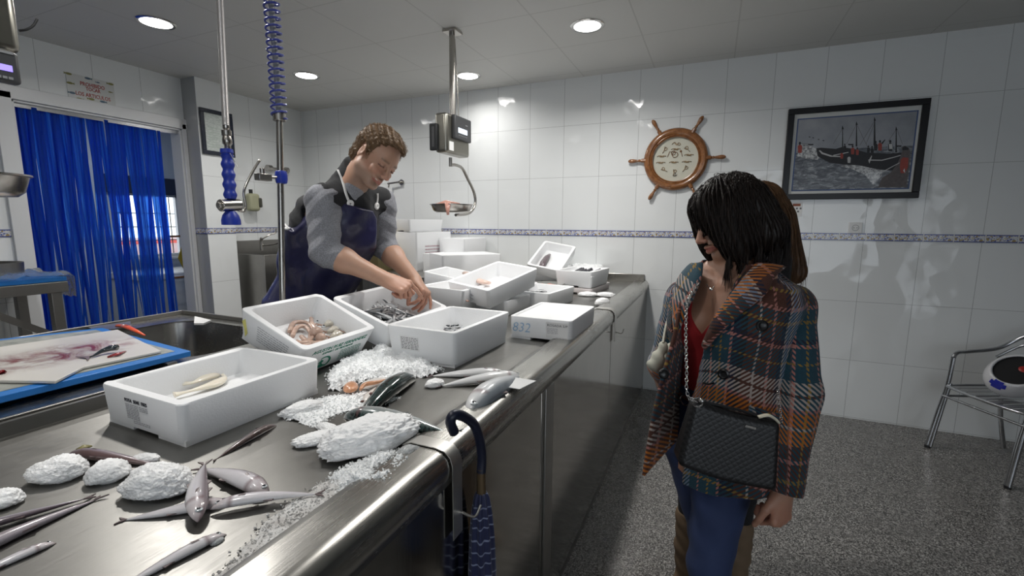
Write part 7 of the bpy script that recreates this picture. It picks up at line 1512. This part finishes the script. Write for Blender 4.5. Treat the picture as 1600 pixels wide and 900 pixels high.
MB().tube([bg(-.110, .088, .02)+BRt*.012*math.cos(a)+BU*.012*math.sin(a) for a in np.linspace(0, 6.28, 14)], .0022, 6).ell(bg(-.103, .096, .022), (.008, .008, .006)).build('ring', CHROME, bag, smooth=True)
b = MB()
for k in range(12):
    c_ = bg(.108, .086, 0)*(1-k/12)+PD(1214, 600, 1.30)*(k/12); sd = BRt if k % 2 else BN; b.tube([c_+BU*.0055*math.cos(a)+sd*.0035*math.sin(a) for a in np.linspace(0, 6.28, 9)], .0013, 5)
b.build('chain', CHROME, bag, smooth=True, angle=180)
# pale cloth tucked behind the far front panel
CRM_ = cloth('cream_cotton', (.50, .50, .42), rough=.8, var=.05)
S = SDF(); S.cap(PD(1038, 538, 1.46), PD(1024, 568, 1.44), .012, .024, .02); S.cap(PD(1046, 545, 1.5), PD(1036, 575, 1.46), .02, .02, .02); S.fn(lambda P: .003*np.sin(P@np.array([90., 60, 120])), .004, 'd')
tt = thing('cloth_bag', 'small cream cloth bag peeking out at the left side of the tweed coat', 'bag', tuple(PD(1030, 575, 1.45))); sdf_obj(S, *bounds(PD(1030, 560, 1.45), pad=.10), .004, 'cloth', CRM_, tt); MB().tube(spline([PD(1036, 536, 1.45), PD(1040, 512, 1.50), PD(1046, 490, 1.56)], 5), .004, 6).build('strap', CRM_, tt, smooth=True)

# ------------------------------------------------------------------ the person standing behind her
tp = thing('person', 'person with long brown hair and tan boots, mostly hidden behind the tweed coat', 'person', (.16, 1.93, 0))
HCt = PD(1176, 338, 1.80); HFt = camv(-.90, -.25, -.25); HRt = frame(HFt, camv(-.2, .96, 0)); O3 = HCt*[1, 1, 0]; F3 = nrm([-.8, -.5, 0]); X3 = np.array([F3[1], -F3[0], 0]); R3 = np.stack([X3, F3, [0, 0, 1]], 1)
ft0 = PD(1078, 850, 1.84)*[1, 1, 0]; ft1 = PD(1148, 860, 1.80)*[1, 1, 0]; oc_ = (ft0+ft1)/2*.5+O3*.5
S = SDF(); Lt = head_parts(S, HCt, HRt, .95, fem=1, ears=()); hz0 = HCt[2]
S.cap(O3+[0, 0, hz0-.22], Lt(0, -.02, -.05), .055, .05, .03); S.loft(O3, R3, [.80, .95, 1.1, 1.25, 1.38, 1.43], [.14, .13, .12, .15, .15, .06], [.11, .10, .10, .10, .08, .05], k=.03)
for q, f_ in ((-1, ft1), (1, ft0)):
    hp = oc_+X3*q*.07+[0, 0, .86]; kn_ = f_+[0, 0, .47]; S.cap(hp, kn_, .07, .045, .03); S.cap(kn_, f_+[0, 0, .09], .045, .03, .03); sh = O3+X3*q*.14+[0, 0, 1.36]; S.cap(sh, sh+[0, 0, -.28], .04, .035, .02); S.cap(sh+[0, 0, -.28], sh+F3*.12+[0, 0, -.45], .035, .028, .02)
    hand_parts(S, sh+F3*.12+[0, 0, -.45], F3*.4-np.array([0, 0, 1.]), -X3*q, F3, ((40, 40, 20),)*4, ((.8, .6, .1),)*3, .9)
sdf_obj(S, *bounds(HCt, O3, ft0, ft1, pad=.3), .0055, 'body', SKIN, tp, skin_col((.44, .26, .19), HCt, HRt, .95, (.36, .09, .08)))
BLK = cloth('black_leggings', (.008, .008, .009), var=.1); TAN = M('tan_suede', (.17, .115, .070), .85, bump=(90, .3, .003), var=(20, .15))
S = SDF(); S.loft(O3, R3, [.84, .95, 1.1, 1.25, 1.38, 1.43], [.16, .15, .14, .165, .165, .07], [.13, .12, .12, .12, .10, .06], k=.03)
for q in (-1, 1): sh = O3+X3*q*.14+[0, 0, 1.36]; S.cap(sh, sh+[0, 0, -.28], .055, .05, .03); S.cap(sh+[0, 0, -.28], sh+F3*.10+[0, 0, -.42], .05, .04, .03)
sdf_obj(S, *bounds(O3+[0, 0, .9], O3+[0, 0, 1.4], pad=.25), .008, 'dark_jacket', BLK, tp)
S = SDF()
for q, f_ in ((-1, ft1), (1, ft0)): hp = oc_+X3*q*.07+[0, 0, .86]; S.cap(hp, f_+[0, 0, .47], .088, .058, .03); S.cap(f_+[0, 0, .47], f_+[0, 0, .2], .058, .045, .02)
sdf_obj(S, *bounds(oc_+[0, 0, .9], ft0, ft1, pad=.2), .008, 'leggings', BLK, tp)
for f_ in (ft1, ft0):
    S = SDF(); S.cap(f_+[0, 0, .36], f_+[0, 0, .22], .060, .056, .02); S.cap(f_+[0, 0, .22], f_+[0, 0, .09], .056, .048, .02); S.cap(f_+[0, 0, .045]-F3*.02, f_+F3*.15+[0, 0, .035], .042, .034, .03)
    S.fn(lambda P: .0035*np.sin(P[:, 2]*70+P[:, 0]*50)*np.sin(P[:, 2]*31), .004, 'd'); S.fn(lambda P: np.maximum(.001-P[:, 2], P[:, 2]-.375), .004, 'i'); sdf_obj(S, *bounds(f_, f_+[0, 0, .35], pad=.22), .007, 'boot', TAN, tp)
HMT = hair_mat('long_brown_hair', (.040, .020, .010), (.15, .075, .032))
S = SDF(); S.ell(Lt(0, -.014, .040), np.array([.088, .108, .096])*.95, HRt, .02); S.ell(Lt(0, -.05, -.04), np.array([.09, .07, .12])*.95, HRt, .05)
S.cap(Lt(0, -.065, -.05), Lt(0, -.085, -.26), .075, .050, .05); S.fn(lambda P: (lambda q: np.maximum(np.maximum(np.abs(q[:, 0])-.055, .02-q[:, 1]), q[:, 2]-.05))(((P-HCt)@HRt)/.95), .01, 's')
S.fn(lambda P: .0025*np.sin(np.arctan2(((P-HCt)@HRt)[:, 0], ((P-HCt)@HRt)[:, 1])*50), .004, 'd')
ho, V, F = sdf_obj(S, *bounds(HCt, HCt-[0, 0, .2], pad=.2), .005, 'hair', HMT, tp, uvp=lambda V: np.tile([.3, .3, .3], (len(V), 1)), keep=True)
q = ((V-HCt)@HRt); sel = np.where(q[:, 2] > -.02)[0]; rt = V[np.random.default_rng(1).choice(sel, 1800)]
def dth(P, i):
    q = ((P-HCt)@HRt); top = np.clip((q[:, 2]-.05)/.05, 0, 1)[:, None]; return np.array([0, 0, -1.])[None]*(1.05-top)+(HRt[:, 0][None]*np.sign(q[:, 0])[:, None]*.5-HRt[:, 1][None]*.5)*top
strands(S, rt, dth, 24, .013, .0013, ho, HMT, 'hair_strands', free=lambda P, i: ((P-HCt)@HRt)[:, 2] < -.22, lift=.0035, jit=.07, seed=6)
